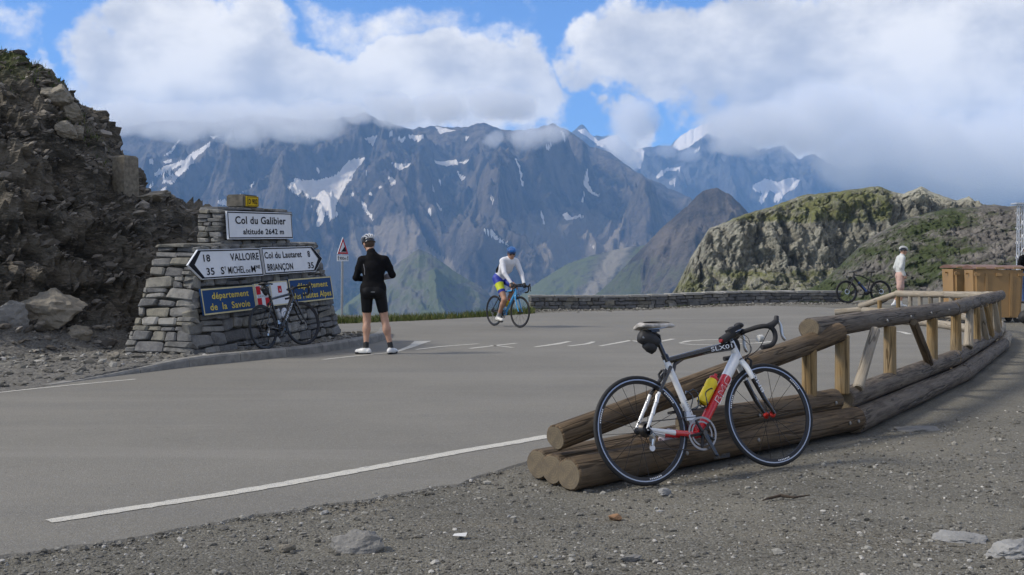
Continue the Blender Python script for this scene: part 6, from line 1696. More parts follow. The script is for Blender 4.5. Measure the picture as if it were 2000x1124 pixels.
for sg in (-1, 1):
    sh = (0.02, sg * 0.20, 1.43); elb = (-0.06, sg * 0.25, 1.16); wr = (0.05, sg * 0.23, 0.95)
    P3 += [(C(sh, elb, 0.070, 0.058), JA, 0.04), (C(elb, wr, 0.056, 0.044), JA, 0.02)] + hand(wr, (0.35, 0, -0.9), sg, SK, 0.4, (0.2, -sg, 0))
P3 += [(C((0.03, 0, 1.47), (0.07, 0, 1.56), 0.060, 0.055), SK, 0.03), (C((0.03, 0, 1.455), (0.05, 0, 1.51), 0.075, 0.070), JA, 0.02)]
hc3 = (0.095, 0, 1.635); hp3, M3 = head(hc3, (0.95, -0.15, -0.15), SK, None); P3 += hp3
body('body', P3, [m_skin, m_jacket, m_pink, m_shoe, m_shoe], p3, 0.012, wrinkle=(0.008, [JA, PK]), seed=15)
helmet(p3, hc3, M3, plain('helmet_white', (0.62, 0.62, 0.60), 0.3), m_carb)
eyes(p3, hc3, M3)

# ---- person in jeans at the right edge, mostly cut by the frame
qy = 36.5; qx = (2004 - 1000) * qy / F; qz = ghf(qx, qy) - 0.012
p4 = thing('person', 'person in dark jacket and blue jeans standing beyond the brown bins', 'person', (qx, qy, qz), math.radians(20))
DK, JN, SH4 = 1, 2, 3
P4 = [(E((0, 0, 0.97), (0.17, 0.12, 0.12)), JN, 0.02), (E((0, 0, 1.15), (0.18, 0.13, 0.18)), DK, 0.05), (E((0, 0, 1.32), (0.19, 0.13, 0.17)), DK, 0.05), (C((-0.13, 0, 1.46), (0.13, 0, 1.46), 0.08, 0.08), DK, 0.05)]
for sg in (-1, 1):
    P4 += [(C((sg * 0.10, 0, 0.93), (sg * 0.12, 0.02, 0.52), 0.10, 0.072), JN, 0.03), (C((sg * 0.12, 0.02, 0.52), (sg * 0.13, -0.02, 0.10), 0.072, 0.06), JN, 0.02), (C((sg * 0.13, -0.05, 0.05), (sg * 0.15, 0.0, 0.05), 0.05, 0.05), SH4, 0.02), (C((sg * 0.13, -0.05, 0.045), (sg * 0.16, -0.17, 0.04), 0.046, 0.038), SH4, 0.02)]
    P4 += [(C((sg * 0.20, 0, 1.44), (sg * 0.27, 0.02, 1.16), 0.07, 0.056), DK, 0.03), (C((sg * 0.27, 0.02, 1.16), (sg * 0.15, -0.14, 1.05), 0.054, 0.042), DK, 0.02)] + hand((sg * 0.15, -0.14, 1.05), (-sg * 0.6, -0.5, 0), sg, 0, 0.6)
P4 += [(C((0, 0, 1.49), (0, -0.01, 1.57), 0.06, 0.055), 0, 0.03)]
hp4, M4 = head((0, -0.015, 1.65), (0, -1, -0.1), 0, 4); P4 += hp4
body('body', P4, [m_skin, m_blackcloth, m_jeans, m_sole, m_hair], p4, 0.012, wrinkle=(0.008, [DK, JN]), seed=21)
eyes(p4, (0, -0.015, 1.65), M4)
# ------------------------------------------------------------------ brown wheeled containers
m_bin = plain('bin_ochre', (0.29, 0.175, 0.070), 0.55, var=0.10, vscale=3, bump=0.1)
m_lid = plain('bin_lid_brown', (0.15, 0.075, 0.045), 0.5, var=0.12, vscale=4)
def waste_bin(label, px_left, px_right, Y, rot, depth=0.78):
    W = 1.18; xc = ((px_left + px_right) / 2 - 1000) * Y / F
    o = thing('waste_container', label, 'bin', (xc, Y, ghf(xc, Y) - 0.01), rot, 'brown containers by the fence bend')
    H = 1.23; b0 = 0.12
    mb = MB(); w0, w1 = W / 2 * 0.90, W / 2 * 0.97; d0_, d1_ = depth / 2 * 0.86, depth / 2 * 0.97
    mb.hexa([(-w0, -d0_, b0), (w0, -d0_, b0), (w0, d0_, b0), (-w0, d0_, b0)], [(-w1, -d1_, H), (w1, -d1_, H), (w1, d1_, H), (-w1, d1_, H)])
    me = mb.mesh('tub', m_bin); bm = bmesh.new(); bm.from_mesh(me)
    bmesh.ops.bevel(bm, geom=[e for e in bm.edges if abs(e.verts[0].co.z - e.verts[1].co.z) > 0.5], offset=0.06, segments=4, affect='EDGES'); bm.to_mesh(me); bm.free()
    link('tub', me, None, o)
    for x in (-0.28, 0.28):
        mb = MB(); mb.hexa([(x - 0.03, -d0_ - 0.02, b0 + 0.03), (x + 0.03, -d0_ - 0.02, b0 + 0.03), (x + 0.03, -d0_ + 0.05, b0 + 0.03), (x - 0.03, -d0_ + 0.05, b0 + 0.03)],
                           [(x - 0.03, -d1_ - 0.025, H - 0.08), (x + 0.03, -d1_ - 0.025, H - 0.08), (x + 0.03, -d1_ + 0.05, H - 0.08), (x - 0.03, -d1_ + 0.05, H - 0.08)]); mb.build('rib', m_bin, o, smooth_=False)
    mb = MB(); mb.ring([(-W / 2 - 0.02, -depth / 2 - 0.02), (W / 2 + 0.02, -depth / 2 - 0.02), (W / 2 + 0.02, depth / 2 + 0.02), (-W / 2 - 0.02, depth / 2 + 0.02)], [(-w1 + 0.03, -d1_ + 0.03), (w1 - 0.03, -d1_ + 0.03), (w1 - 0.03, d1_ - 0.03), (-w1 + 0.03, d1_ - 0.03)], -H + 0.07, -H - 0.03, 0, Matrix.Rotation(math.pi / 2, 4, 'X'))
    mb.build('collar', m_bin, o, smooth_=False)
    for x in (-0.5, 0, 0.5):
        mb = MB(); mb.box((x, -depth / 2 - 0.005, H - 0.105), (0.13, 0.04, 0.07)); mb.build('collar_tab', m_bin, o, smooth_=False)
    mb = MB(); n = 10
    prof = [(-W / 2, H + 0.035), (W / 2, H + 0.035)]
    V = []
    for k in range(n + 1):
        t_ = k / n; y = -depth / 2 - 0.02 + (depth + 0.04) * t_; z = H + 0.035 + 0.075 * math.sin(math.pi * t_) ** 0.7
        V += [(-W / 2 - 0.01, y, z), (W / 2 + 0.01, y, z), (-W / 2 - 0.01, y, H + 0.028), (W / 2 + 0.01, y, H + 0.028)]
    fs = []
    for k in range(n):
        a = 4 * k; b_ = a + 4; fs += [(a, a + 1, b_ + 1, b_), (a + 2, b_ + 2, b_ + 3, a + 3), (a, b_, b_ + 2, a + 2), (a + 1, a + 3, b_ + 3, b_ + 1)]
    fs += [(0, 2, 3, 1), (4 * n, 4 * n + 1, 4 * n + 3, 4 * n + 2)]
    mb.add(V, fs); ld = mb.build('lid', m_lid, o, angle=50)
    for x in (-0.42, 0.0, 0.42):
        mb = MB(); mb.box((x, -depth / 2 - 0.03, H + 0.045), (0.20, 0.05, 0.035)); mb.build('lid_handle', m_bin, ld, smooth_=False)
    for x in (-0.45, 0.45):
        for y in (-0.28, 0.28):
            mb = MB(); mb.lathe([(0.03, -0.02), (0.085, -0.02), (0.09, -0.012), (0.09, 0.012), (0.085, 0.02), (0.03, 0.02)], 20, 0, Matrix.Translation((x, y, 0.09)) @ Matrix.Rotation(math.pi / 2, 4, 'X')); wl = mb.build('castor', m_matte, o)
            mb = MB(); mb.box((x, y, 0.13), (0.05, 0.06, 0.06)); mb.build('castor_fork', m_steel, wl, smooth_=False)
    for s in (-1, 1):
        mb = MB(); mb.tube([(s * (W / 2 + 0.0), -0.02, H - 0.08), (s * (W / 2 + 0.06), -0.02, H - 0.08)], 0.025, 12); mb.build('trunnion', m_bin, o)
    return o
waste_bin('ochre wheeled container half hidden behind a larger looking one near the fence', 1848, 1941, 28.6, math.radians(3))
waste_bin('ochre wheeled container with full front in view right behind the fence bend', 1893, 1987, 27.3, math.radians(-4))

# ---- lattice mast at the right edge and black bag
my = 42.0; mx = (1993 - 1000) * my / F
ms_ = thing('lattice_mast', 'slim pale metal lattice mast standing beyond the bins', 'mast', (mx, my, -0.3))
m_galv = plain('mast_metal', (0.50, 0.52, 0.55), 0.4, 0.3)
ztop = CH - (398 - HY) * my / F + 0.3
cor = [(-0.11, -0.11), (0.11, -0.11), (0.11, 0.11), (-0.11, 0.11)]
for x, y in cor:
    mb = MB(); mb.tube([(x, y, 0), (x * 0.7, y * 0.7, ztop)], 0.018, 6); mb.build('leg', m_galv, ms_)
for k in range(14):
    z0 = 0.3 + (ztop - 0.4) * k / 14; z1 = 0.3 + (ztop - 0.4) * (k + 1) / 14
    for i in range(4):
        a, b_ = cor[i], cor[(i + 1) % 4]; f0 = 1 - 0.3 * z0 / ztop; f1 = 1 - 0.3 * z1 / ztop
        p, q = ((a, b_) if k % 2 else (b_, a))
        mb = MB(); mb.tube([(p[0] * f0, p[1] * f0, z0), (q[0] * f1, q[1] * f1, z1)], 0.009, 5); mb.build('brace', m_galv, ms_)
mb = MB(); mb.box((0, 0, ztop), (0.5, 0.5, 0.05)); mb.build('top_plate', m_galv, ms_, smooth_=False)
for k in range(6):
    mb = MB(); mb.lathe([(0.02, 0), (0.045, 0.02), (0.02, 0.04), (0.045, 0.06), (0.02, 0.08)], 10, 0, Matrix.Translation((-0.17, -0.05, 0.8 + (ztop - 1.2) * k / 5))); mb.build('insulator', plain('porcelain', (0.4, 0.4, 0.42), 0.3), ms_)
V, Q = surface_net((-0.3, -0.2, -0.05), (0.3, 0.2, 0.45), 0.02, lambda X, Y, Z: np.sqrt((X / 1.3) ** 2 + Y ** 2 * 1.3 + ((Z - 0.18) / 1.05) ** 2) - 0.155 - 0.02 * fbm(X * 8, Y * 8, Z * 8, octv=3, seed=2))
bgx, bgy, _ = gpt(2006, 634)
bk = thing('backpack', 'black backpack set down on the gravel right of the containers', 'bag', (bgx, bgy, ghf(bgx, bgy) - 0.02))
link('pack_body', mesh_np('pack_body', V, Q), m_matte, bk)
mb = MB(); mb.tube(curve_pts([(-0.06, 0, 0.33), (-0.04, 0, 0.40), (0.04, 0, 0.40), (0.06, 0, 0.33)], 5), 0.012, 6); mb.build('carry_loop', m_matte, bk)

# ------------------------------------------------------------------ loose rocks
def rock_mesh(name, r, seed, sub=3, rough=0.22, flat=1.0, lev=5.0, strat=None):
    bm = bmesh.new(); bmesh.ops.create_icosphere(bm, subdivisions=sub, radius=1.0)
    co = np.array([v.co for v in bm.verts]); rr = np.random.RandomState(seed)
    pl = rr.normal(size=(16, 3)); pl /= np.linalg.norm(pl, axis=1)[:, None]; dd = rr.uniform(0.62, 0.95, 16)
    k = co @ pl.T; s = np.min(np.where(k > 0.05, dd / np.maximum(k, 0.05), 9), 1); s = np.minimum(s, 1.15)
    co = co * s[:, None]
    n = fbm(co[:, 0] * 2.2 + seed, co[:, 1] * 2.2, co[:, 2] * 4.0, octv=4, seed=seed, gain=0.6)
    co = co * (1 + rough * n)[:, None] * np.array(r)
    for v, c_ in zip(bm.verts, co): v.co = c_
    me = bpy.data.meshes.new(name); bm.to_mesh(me); bm.free(); return me
m_pale_rock = stone_mat('pale_rock', [(0.30, 0.30, 0.285), (0.33, 0.325, 0.31), (0.29, 0.285, 0.275)])
m_warm_rock = stone_mat('warm_rock', [(0.24, 0.215, 0.17), (0.27, 0.24, 0.19)])
m_rust_rock = stone_mat('rust_rock', [(0.30, 0.17, 0.09), (0.28, 0.16, 0.085)])
m_slab = stone_mat('slab_rock_flat', [(0.21, 0.205, 0.19), (0.23, 0.22, 0.205)])
def rock(name, label, px, py, wpx, asp, hpx, seed, mat, sink=0.4, rotz=0.0, sub=4, Yd=None, z=None, cat='rock', group=None):
    x, y, _ = gpt(px, py) if Yd is None else (*pix(px, py, Yd)[:2], 0)
    zz = ghf(x, y) if z is None else z
    sc_ = y / F; w_ = wpx * sc_ / 2; h = hpx * sc_ / 2
    me = rock_mesh(name, (w_, w_ * asp, h), seed, sub)
    o = link(name, me, mat); tag(o, label, cat, group)
    o.location = (x, y, zz + h * (1 - 2 * sink)); o.rotation_euler = (0, 0, rotz)
    return o
rock('rock', 'pale grey rock half buried in the gravel near the painted edge line', 698, 1072, 110, 0.62, 66, 3, m_slab, 0.55, 0.2)
rock('rock', 'broad flat grey rock showing through the gravel beside a pale veined one', 1880, 1070, 125, 0.55, 40, 8, m_pale_rock, 0.62, -0.1)
rock('rock', 'flat grey rock with pale veins in the gravel, below the broad flat one', 1975, 1100, 130, 0.6, 52, 12, m_pale_rock, 0.55, 0.3)
rock('rock', 'flat tan rock slab flush with the gravel beside the bent log fence', 1785, 840, 110, 0.9, 26, 17, m_slab, 0.72, 0.2)
rock('rock', 'pointed whitish stone on the gravel below the bike wheels', 1298, 966, 32, 0.6, 18, 22, m_pale_rock, 0.4, 0.5, 3)
rock('rock', 'small rust orange stone lying on the gravel', 1200, 1013, 30, 0.7, 15, 27, m_rust_rock, 0.35, 0.2, 3)
rock('rock', 'dark little rock beside the pale half buried one', 560, 1074, 34, 0.7, 22, 31, m_warm_rock, 0.4, 0.9, 3)
rock('rock', 'low grey rock worn into the gravel below the rust orange stone', 1232, 1092, 44, 0.6, 18, 36, m_slab, 0.5, 0.4, 3)
def emb_rock(name, label, px, py, wpx, asp, hpx, seed, mat, rotz=0.0, sink=0.35, cat='rock'):
    h_, n_ = emb_hit(px, py)
    if h_ is None: return
    sc_ = h_.y / F; w_ = wpx * sc_ / 2; hh = hpx * sc_ / 2
    o = link(name, rock_mesh(name, (w_, w_ * asp, hh), seed, 4), mat); tag(o, label, cat)
    o.location = h_ + n_ * (hh * (1 - 2 * sink)); o.rotation_euler = (random.Random(seed).uniform(-.2, .2), random.Random(seed + 1).uniform(-.3, .3), rotz)
emb_rock('boulder', 'large pale tan boulder bedded at the foot of the rock face', 92, 612, 135, 0.7, 84, 41, m_warm_rock, 0.2, 0.45, cat='boulder')
emb_rock('boulder', 'grey split boulder leaning at the outer side of the tan boulder', 15, 628, 75, 0.7, 70, 44, m_slab, 0.8, cat='boulder')
emb_rock('boulder', 'flat tan block lying in the rubble near the monument base', 152, 656, 46, 0.7, 34, 47, m_warm_rock, 0.3, cat='boulder')
emb_rock('boulder', 'small round rock beside the kerb gravel by the monument end', 222, 700, 28, 0.8, 24, 51, m_warm_rock, 0.0, cat='boulder')
for k, (px, py, wp, hp_) in enumerate(((112, 190, 70, 44), (135, 225, 52, 40), (128, 258, 46, 34), (95, 185, 40, 30), (150, 265, 36, 36))):
    emb_rock('outcrop_block', ['upper weathered block of the brown outcrop under the turf', 'jutting middle block on the edge of the brown outcrop', 'lower rounded block of the brown outcrop', 'small inner block of the brown outcrop', 'lowest block at the outer edge of the brown outcrop'][k], px, py, wp, 0.8, hp_, 60 + k, m_warm_rock, 0.3 * k, 0.3, cat='rock')
emb_rock('outcrop_block', 'flat overhanging ledge under the boundary stone', 300, 388, 90, 0.9, 26, 71, m_warm_rock, 0.2, 0.4, cat='rock')
# twig and paper scrap
tx = [gpt(1497, 990), gpt(1525, 987), gpt(1550, 990), gpt(1582, 988)]
mb = MB(); mb.tube([(p[0], p[1], ghf(p[0], p[1]) + 0.008 + 0.006 * (i % 2)) for i, p in enumerate(tx)], [0.007, 0.009, 0.007, 0.003], 7); mb.tube([(tx[0][0], tx[0][1], ghf(*tx[0][:2]) + 0.008), (tx[0][0] - 0.03, tx[0][1] - 0.04, ghf(*tx[0][:2]) + 0.006)], [0.006, 0.003], 6)
tag(mb.build('twig', plain('twig_bark', (0.05, 0.035, 0.022), 0.9, var=0.3)), 'thin dark twig lying on the gravel', 'twig')
sx_, sy_, _ = gpt(898, 1048)
mb = MB(); mb.add([(-0.034, -0.02, 0.004), (0.030, -0.026, 0.002), (0.036, 0.022, 0.010), (-0.028, 0.028, 0.003), (0.0, 0.0, 0.008)], [(0, 1, 4), (1, 2, 4), (2, 3, 4), (3, 0, 4)])
o = mb.build('paper_scrap', plain('paper', (0.55, 0.55, 0.53), 0.9), smooth_=False); o.location = (sx_, sy_, ghf(sx_, sy_) + 0.004)
sm__ = o.modifiers.new('thickness', 'SOLIDIFY'); sm__.thickness = 0.001
tag(o, 'small white paper scrap lying on the gravel', 'paper')

# ------------------------------------------------------------------ pebbles and rubble (nobody could count them)
def _ico():
    bm = bmesh.new(); bmesh.ops.create_icosphere(bm, subdivisions=1, radius=1.0)
    v = np.array([x.co for x in bm.verts]); f = np.array([[l.index for l in p.verts] for p in bm.faces]); bm.free(); return v, f
IV, IF = _ico()
OV = np.array([(1, 0, 0), (0, 1, 0), (-1, 0, 0), (0, -1, 0), (0, 0, 1), (0, 0, -1)], float)
OF = np.array([(0, 1, 4), (1, 2, 4), (2, 3, 4), (3, 0, 4), (1, 0, 5), (2, 1, 5), (3, 2, 5), (0, 3, 5)])
def scatter(name, pos, size, seed, mat, flat=(0.45, 0.8), angular=0.25, dip=None, tiny=False):
    """many small stones in one mesh; dip = mean tilt of flat flakes"""
    rr = np.random.RandomState(seed); n = len(pos); BV, BF = (OV, OF) if tiny else (IV, IF); nv = len(BV)
    J = BV[None] * (1 + rr.uniform(-angular, angular, (n, nv, 1)))
    S = np.stack([rr.uniform(0.8, 1.5, n), rr.uniform(0.55, 1.0, n), rr.uniform(*flat, n)], 1)
    J = J * S[:, None, :] * size[:, None, None]
    a = rr.uniform(0, 6.283, n); tl = rr.normal(0, 0.25, n)
    if dip is not None: a = rr.normal(0, 0.5, n)
    c_, s_ = np.cos(a), np.sin(a); ct, st = np.cos(tl), np.sin(tl)
    x, y, z = J[..., 0], J[..., 1], J[..., 2]
    y, z = y * ct[:, None] - z * st[:, None], y * st[:, None] + z * ct[:, None]
    x, y = x * c_[:, None] - y * s_[:, None], x * s_[:, None] + y * c_[:, None]
    if dip is not None:
        d_ = rr.normal(dip, 0.22, n); cd, sd__ = np.cos(d_)[:, None], np.sin(d_)[:, None]
        x, z = x * cd - z * sd__, x * sd__ + z * cd
    V = np.stack([x, y, z], -1) + pos[:, None, :]
    Fc = (BF[None] + nv * np.arange(n)[:, None, None]).reshape(-1, 3)
    me = mesh_np(name, V.reshape(-1, 3), Fc, smooth_=False)
    attr(me, 'shade', np.repeat(rr.rand(n), nv))
    return link(name, me, mat, kind='stuff')
def peb_mat(name, stops):
    m, t, b = newmat(name); a = t.node('ShaderNodeAttribute'); a.attribute_name = 'shade'
    P = t.node('ShaderNodeNewGeometry').outputs['Position']
    c = t.ramp(a.outputs['Fac'], stops); c = t.mix(t.mapr(t.noise(P, 60, 4, 0.7), 0.4, 0.7, 0, 0.4), c, (0.08, 0.077, 0.07))
    t.put(b.inputs['Base Color'], c); b.inputs['Roughness'].default_value = 0.85; b.inputs['Specular IOR Level'].default_value = 0.3
    return m
m_peb = peb_mat('pebbles', [(0, (0.075, 0.070, 0.058)), (0.45, (0.14, 0.132, 0.112)), (0.75, (0.20, 0.19, 0.165)), (0.93, (0.30, 0.29, 0.255)), (1, (0.48, 0.46, 0.42))])
m_rub = peb_mat('rubble', [(0, (0.05, 0.044, 0.037)), (0.5, (0.12, 0.105, 0.085)), (0.85, (0.22, 0.195, 0.16)), (1, (0.33, 0.30, 0.26))])
rr = np.random.RandomState(12)
olp = [tuple(p) for p in oa]
def gravel_pts(n, px0, px1, py0, py1, pw=1.0):
    px = rr.uniform(px0, px1, n); py = rr.uniform(py0 ** (1 / pw), py1 ** (1 / pw), n) ** pw
    Y = CH * F / (py - HY); X = (px - 1000) * Y / F
    k = ~inpoly(X, Y, olp)
    return X[k], Y[k]
gx_, gy_ = gravel_pts(80000, -150, 2200, 640, 1240)
s_ = (gx_ - 0.33) * 0.687 - (gy_ - 6.73) * 0.727
kp = (s_ > 0.02) | (gx_ < 0.3); gx_, gy_ = gx_[kp], gy_[kp]
kp = (gx_ > -3) ; gx_, gy_ = gx_[kp], gy_[kp]
sz = np.exp(rr.normal(math.log(0.0042), 0.58, len(gx_))).clip(0.0022, 0.022) * (0.75 + 0.05 * gy_)
ptch = fbm(gx_ * 0.9, gy_ * 0.9, octv=3, seed=200); kp = rr.rand(len(gx_)) < (0.55 + 0.9 * ptch).clip(0.15, 1); gx_, gy_, sz = gx_[kp], gy_[kp], sz[kp]
gz_ = gh(gx_, gy_) - 0.010 + 0.010 * fbm(gx_ * 1.3, gy_ * 1.3, octv=5, seed=101, gain=0.6) + sz * 0.22
bigp = sz > 0.0085
scatter('gravel_pebbles', np.stack([gx_, gy_, gz_], 1)[bigp], sz[bigp], 5, m_peb)
scatter('gravel_grit', np.stack([gx_, gy_, gz_], 1)[~bigp], sz[~bigp] * 1.25, 15, m_peb, tiny=True)
# loose stones along the broken edge of the asphalt and on the road
eid = np.where((oa[:, 1] < 7.4) & (oa[:, 0] < 0.4))[0]
ei = rr.choice(eid, 1500); ex_ = oa[ei] - onrm[ei] * rr.normal(0.035, 0.035, 1500)[:, None] + rr.normal(0, 0.02, (1500, 2))
sz = np.exp(rr.normal(math.log(0.006), 0.5, len(ex_))).clip(0.003, 0.02)
scatter('edge_pebbles', np.column_stack([ex_, gh(ex_[:, 0], ex_[:, 1]) - 0.002 + sz * 0.2]), sz, 6, m_peb)
# gravel strip at the foot of the parapet
wxs = rr.uniform(0.2, 11.5, 1500); wys = np.interp(wxs, [WA.x, WB.x], [WA.y, WB.y]) - np.abs(rr.normal(0, 0.7, 1500)) - 0.05
sz = np.exp(rr.normal(math.log(0.022), 0.4, 1500)).clip(0.01, 0.06)
scatter('verge_pebbles', np.stack([wxs, wys, gh(wxs, wys) + sz * 0.1], 1), sz, 7, m_peb)
# rubble on the embankment and the left verge
def emb_scatter(n, x0, x1, y0, y1, smed, smax, seed, mat, zmin=-1, zmax=9, name='rubble', dip=None, flat=(0.3, 0.7), tiny=False):
    xs = rr.uniform(x0, x1, n); ys = rr.uniform(y0, y1, n); P_ = []; S_ = []
    for x, y in zip(xs, ys):
        h_, n_ = emb_top(x, y)
        if h_ is None or h_.z < zmin or h_.z > zmax or x > kerb_x(y) - 0.2: continue
        if 0.2 < (x + 4.45) * 0.32 + (y - 16) * 0.947 < 4.4 and 0 < (x + 4.45) * -0.947 + (y - 16) * 0.32 < 1.1: continue
        q = min(smax, smed * math.exp(rr.normal(0, 0.75))); S_.append(q); P_.append(tuple(h_ + n_ * q * 0.15))
    scatter(name, np.array(P_), np.array(S_), seed, mat, flat, 0.35, dip, tiny)
emb_scatter(3500, -13, -4.8, 13.5, 20.2, 0.030, 0.13, 8, m_rub, zmin=0.12, name='scree_rubble')
emb_scatter(6500, -11, -4.8, 14.5, 20.2, 0.026, 0.085, 18, m_rub, zmin=0.35, name='schist_flakes', dip=0.62, flat=(0.28, 0.5))
emb_scatter(9000, -9, -2.2, 11.5, 21.3, 0.014, 0.07, 9, m_peb, zmin=0.0, zmax=0.5, name='verge_gravel')

# ------------------------------------------------------------------ grass
def grass_mat(name, c1, c2):
    m, t, b = newmat(name); a = t.node('ShaderNodeAttribute'); a.attribute_name = 'shade'
    t.put(b.inputs['Base Color'], t.ramp(a.outputs['Fac'], [(0, c1), (0.7, c2), (1, (0.20, 0.17, 0.07))])); b.inputs['Roughness'].default_value = 0.7
    b.inputs['Specular IOR Level'].default_value = 0.2
    return m
m_grass = grass_mat('grass', (0.030, 0.050, 0.012), (0.095, 0.125, 0.030))
def grass(name, label, pos, hgt, seed):
    r2 = np.random.RandomState(seed); n = len(pos); a = r2.uniform(0, 6.283, n); h = hgt * r2.uniform(0.45, 1.25, n); w_ = 0.006 * r2.uniform(0.7, 1.6, n) * (hgt / 0.15) ** 0.5
    ln = r2.normal(0, 0.35, (n, 2)) * h[:, None]
    dx, dy = np.cos(a) * w_, np.sin(a) * w_
    B0 = pos + np.stack([-dx, -dy, 0 * a], 1); B1 = pos + np.stack([dx, dy, 0 * a], 1)
    M_ = pos + np.stack([ln[:, 0] * .4, ln[:, 1] * .4, h * .6], 1); M0 = M_ - np.stack([dx, dy, 0 * a], 1) * .7; M1 = M_ + np.stack([dx, dy, 0 * a], 1) * .7
    T_ = pos + np.stack([ln[:, 0], ln[:, 1], h], 1)
    V = np.stack([B0, B1, M1, M0, T_], 1).reshape(-1, 3)
    i = 5 * np.arange(n)[:, None]
    Fc = np.concatenate([i + np.array([[0, 1, 2]]), i + np.array([[0, 2, 3]]), i + np.array([[3, 2, 4]])])
    me = mesh_np(name, V, Fc, smooth_=False); attr(me, 'shade', np.repeat(r2.rand(n), 5))
    return link(name, me, m_grass, kind='stuff', label=label)
# verge beyond the road
n = 9000; gx_ = rr.uniform(-4.6, 0.65, n); ye_ = np.interp(gx_, EDX, EDY)
re_ = np.array([(p.x, p.y) for p in far_edge[:10]]); re_ = re_[np.argsort(re_[:, 0])]
y0_ = np.interp(gx_, re_[:, 0], re_[:, 1]); u = rr.rand(n); gy_ = y0_ + 0.05 + (ye_ + 0.5 - y0_) * u
cl = fbm(gx_ * 1.6, gy_ * 1.6, octv=3, seed=31); kp = rr.rand(n) < (0.7 + 1.2 * cl).clip(0.30, 1); gx_, gy_ = gx_[kp], gy_[kp]
gz_ = gh(gx_, gy_) - np.clip(gy_ - np.interp(gx_, EDX, EDY), 0, None) * 0.9 - 0.25 * smooth(gy_ - np.interp(gx_, EDX, EDY), 0, 0.6) - 0.02
grass('verge_grass', 'short green grass along the far edge of the road', np.stack([gx_, gy_, gz_], 1), 0.17, 41)
n = 900; gx_ = rr.uniform(0.7, 10.5, n); gy_ = np.interp(gx_, [WA.x, WB.x], [WA.y, WB.y]) - rr.uniform(0.0, 0.12, n)
kp = fbm(gx_ * 0.9, gx_ * 0, octv=2, seed=4) > 0.0; gx_, gy_ = gx_[kp], gy_[kp]
grass('wall_foot_grass', 'sparse grass at the foot of the parapet wall', np.stack([gx_, gy_, gh(gx_, gy_) - 0.02], 1), 0.09, 43)
# turf on top of the rock face
P_ = []
for x, y in zip(rr.uniform(-13, -7.5, 9000), rr.uniform(17.5, 22.5, 9000)):
    h_, n_ = emb_top(x, y)
    if h_ is not None and h_.z > 4.25 - 0.25 * math.sin(3 * x) and n_.z > 0.25: P_.append(tuple(h_ - Vector((0, 0, 0.02))))
for cx__, cy__, k_ in ((-6.95, 19.35, 160), (-7.35, 19.2, 120)):
    for k in range(k_):
        x, y = cx__ + rr.normal(0, 0.13), cy__ + rr.normal(0, 0.13); h_, n_ = emb_top(x, y)
        if h_ is not None: P_.append(tuple(h_ - Vector((0, 0, 0.02))))
grass('embankment_grass', 'grass tufts growing on top of the rock face', np.array(P_), 0.12, 47)
# ------------------------------------------------------------------ air: haze box and the clouds that hang on the summits
def box_mesh(name, lo, hi):
    me = bpy.data.meshes.new(name)
    x0, y0, z0 = lo; x1, y1, z1 = hi
    me.from_pydata([(x0,y0,z0),(x1,y0,z0),(x1,y1,z0),(x0,y1,z0),(x0,y0,z1),(x1,y0,z1),(x1,y1,z1),(x0,y1,z1)], [],
                   [(0,3,2,1),(4,5,6,7),(0,1,5,4),(1,2,6,5),(2,3,7,6),(3,0,4,7)])
    return me
hm = bpy.data.materials.new('haze_air'); hm.use_nodes = True
t = NT(hm.node_tree); t.n.clear()
out = t.node('ShaderNodeOutputMaterial'); pv = t.node('ShaderNodeVolumePrincipled')
pv.inputs['Color'].default_value = (0.30, 0.57, 1.0, 1)
pv.inputs['Density'].default_value = 5.0e-5
pv.inputs['Anisotropy'].default_value = 0.0
t.l.new(pv.outputs[0], out.inputs['Volume'])
haze = link('haze', box_mesh('haze', (-16000, -400, -1400), (16000, 18500, 2450)), hm, kind='stuff')

def cloud_mat(name, density, blobs, nscale, thr=(0.30, 0.75)):
    """soft cumulus: a volume whose density is a union of puffs broken up by 3-D noise (object space, metres)"""
    m = bpy.data.materials.new(name); m.use_nodes = True
    t = NT(m.node_tree); t.n.clear()
    out = t.node('ShaderNodeOutputMaterial'); pv = t.node('ShaderNodeVolumePrincipled')
    P = t.node('ShaderNodeTexCoord').outputs['Object']
    wv = t.vmath('SCALE', t.vmath('SUBTRACT', t.noise(P, nscale * 0.7, 3, 0.5, True), (0.5, 0.5, 0.5)), scale=0.45 / nscale)
    Pw = t.vmath('ADD', P, wv)
    d = None
    for c, r in blobs:
        q = t.vmath('MULTIPLY', t.vmath('SUBTRACT', Pw, c), tuple(1.0 / x for x in r))
        b = t.math('SUBTRACT', 1.0, t.vmath('DOT_PRODUCT', q, q), clamp=True)
        d = b if d is None else t.math('MAXIMUM', d, b)
    fld = t.math('ADD', d, t.math('MULTIPLY', t.math('SUBTRACT', t.noise(P, nscale * 2.4, 6, 0.62), 0.5), 1.9))
    dn = t.math('MULTIPLY', t.mapr(fld, thr[0], thr[1]), t.math('GREATER_THAN', d, 0.001))
    t.put(pv.inputs['Density'], t.math('MULTIPLY', dn, density))
    pv.inputs['Color'].default_value = (1.0, 1.0, 1.0, 1)
    pv.inputs['Anisotropy'].default_value = 0.0
    t.l.new(pv.outputs[0], out.inputs['Volume'])
    m.cycles.volume_step_rate = 1.0
    return m
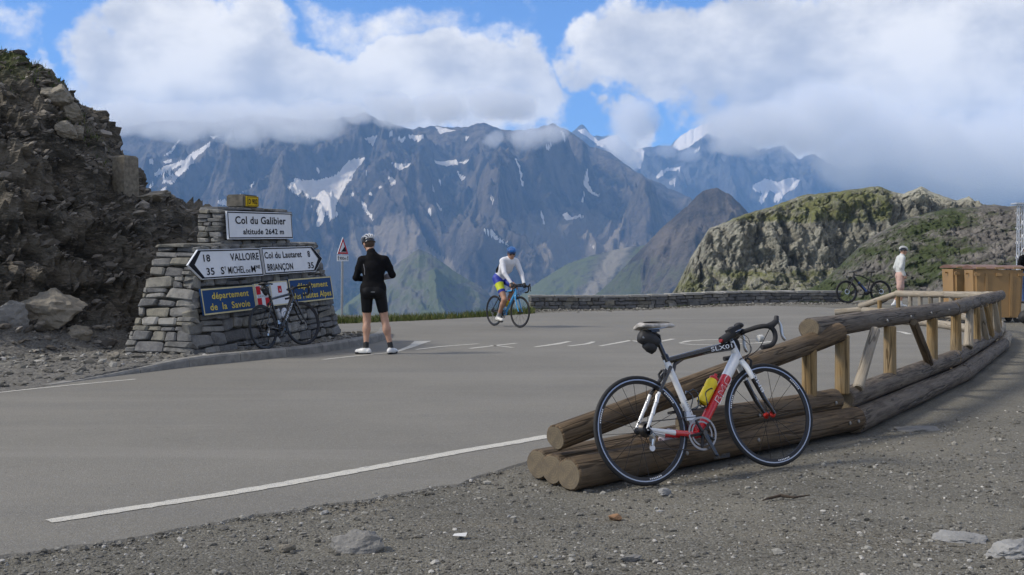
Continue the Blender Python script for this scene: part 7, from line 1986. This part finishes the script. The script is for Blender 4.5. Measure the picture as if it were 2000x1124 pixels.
def cloud(name, label, puffs, density=0.005, nscale=1 / 420., thr=(0.15, 0.75)):
    """puffs: (px, py, depth, rx_px, ry_px, half depth in m)"""
    bl = []
    for px, py, Y, rx, ry, hd in puffs:
        bl.append((pix(px, py, Y), (rx * Y / F, hd, ry * Y / F)))
    lo = [min(c[i] - r[i] * 1.12 for c, r in bl) for i in range(3)]; hi = [max(c[i] + r[i] * 1.12 for c, r in bl) for i in range(3)]
    ctr = tuple((a + b) / 2 for a, b in zip(lo, hi))
    bl = [(tuple(c[i] - ctr[i] for i in range(3)), r) for c, r in bl]
    me = box_mesh(name, tuple(lo[i] - ctr[i] for i in range(3)), tuple(hi[i] - ctr[i] for i in range(3)))
    o = link(name, me, cloud_mat(name, density, bl, nscale, thr), kind='stuff', label=label)
    o.location = ctr
    return o
cloud('cloud', 'long white cloud bank covering the ridge of the left mountain',
      [(120, 235, 7000, 60, 34, 350), (190, 238, 7000, 70, 36, 400), (270, 235, 7000, 80, 42, 400), (360, 238, 7000, 75, 40, 400), (450, 232, 7000, 80, 46, 400), (540, 240, 7000, 75, 40, 400), (620, 235, 7000, 70, 44, 400), (690, 222, 7000, 55, 26, 300),
       (480, 268, 6800, 60, 22, 200), (585, 264, 6800, 70, 20, 200), (330, 262, 6800, 70, 22, 200), (770, 215, 7000, 75, 34, 400), (860, 212, 7000, 80, 34, 400), (980, 205, 7000, 90, 40, 400)], nscale=1 / 260.)
cloud('cloud', 'small puff of cloud drifting before the dark central summit', [(1035, 268, 8000, 55, 30, 200), (1075, 262, 8000, 45, 25, 180), (965, 272, 8000, 26, 18, 120)], nscale=1 / 200.)
cloud('cloud', 'cloud puff hanging in the gap between central and snowy summits', [(1240, 235, 11000, 62, 52, 400), (1215, 285, 11000, 45, 42, 300), (1235, 310, 11000, 28, 30, 250), (1305, 293, 11000, 26, 16, 200), (1345, 302, 11000, 30, 16, 200)], nscale=1 / 300.)
cloud('cloud', 'wide grey cloud mass hiding the snowy summits above the rocky hill',
      [(1470, 250, 8500, 110, 60, 700), (1600, 235, 8500, 150, 85, 700), (1680, 310, 8500, 110, 75, 600), (1780, 300, 8500, 160, 110, 700), (1900, 320, 8500, 170, 120, 700), (2010, 300, 8500, 160, 130, 700), (1440, 290, 8500, 70, 25, 300)],
      density=0.0035)
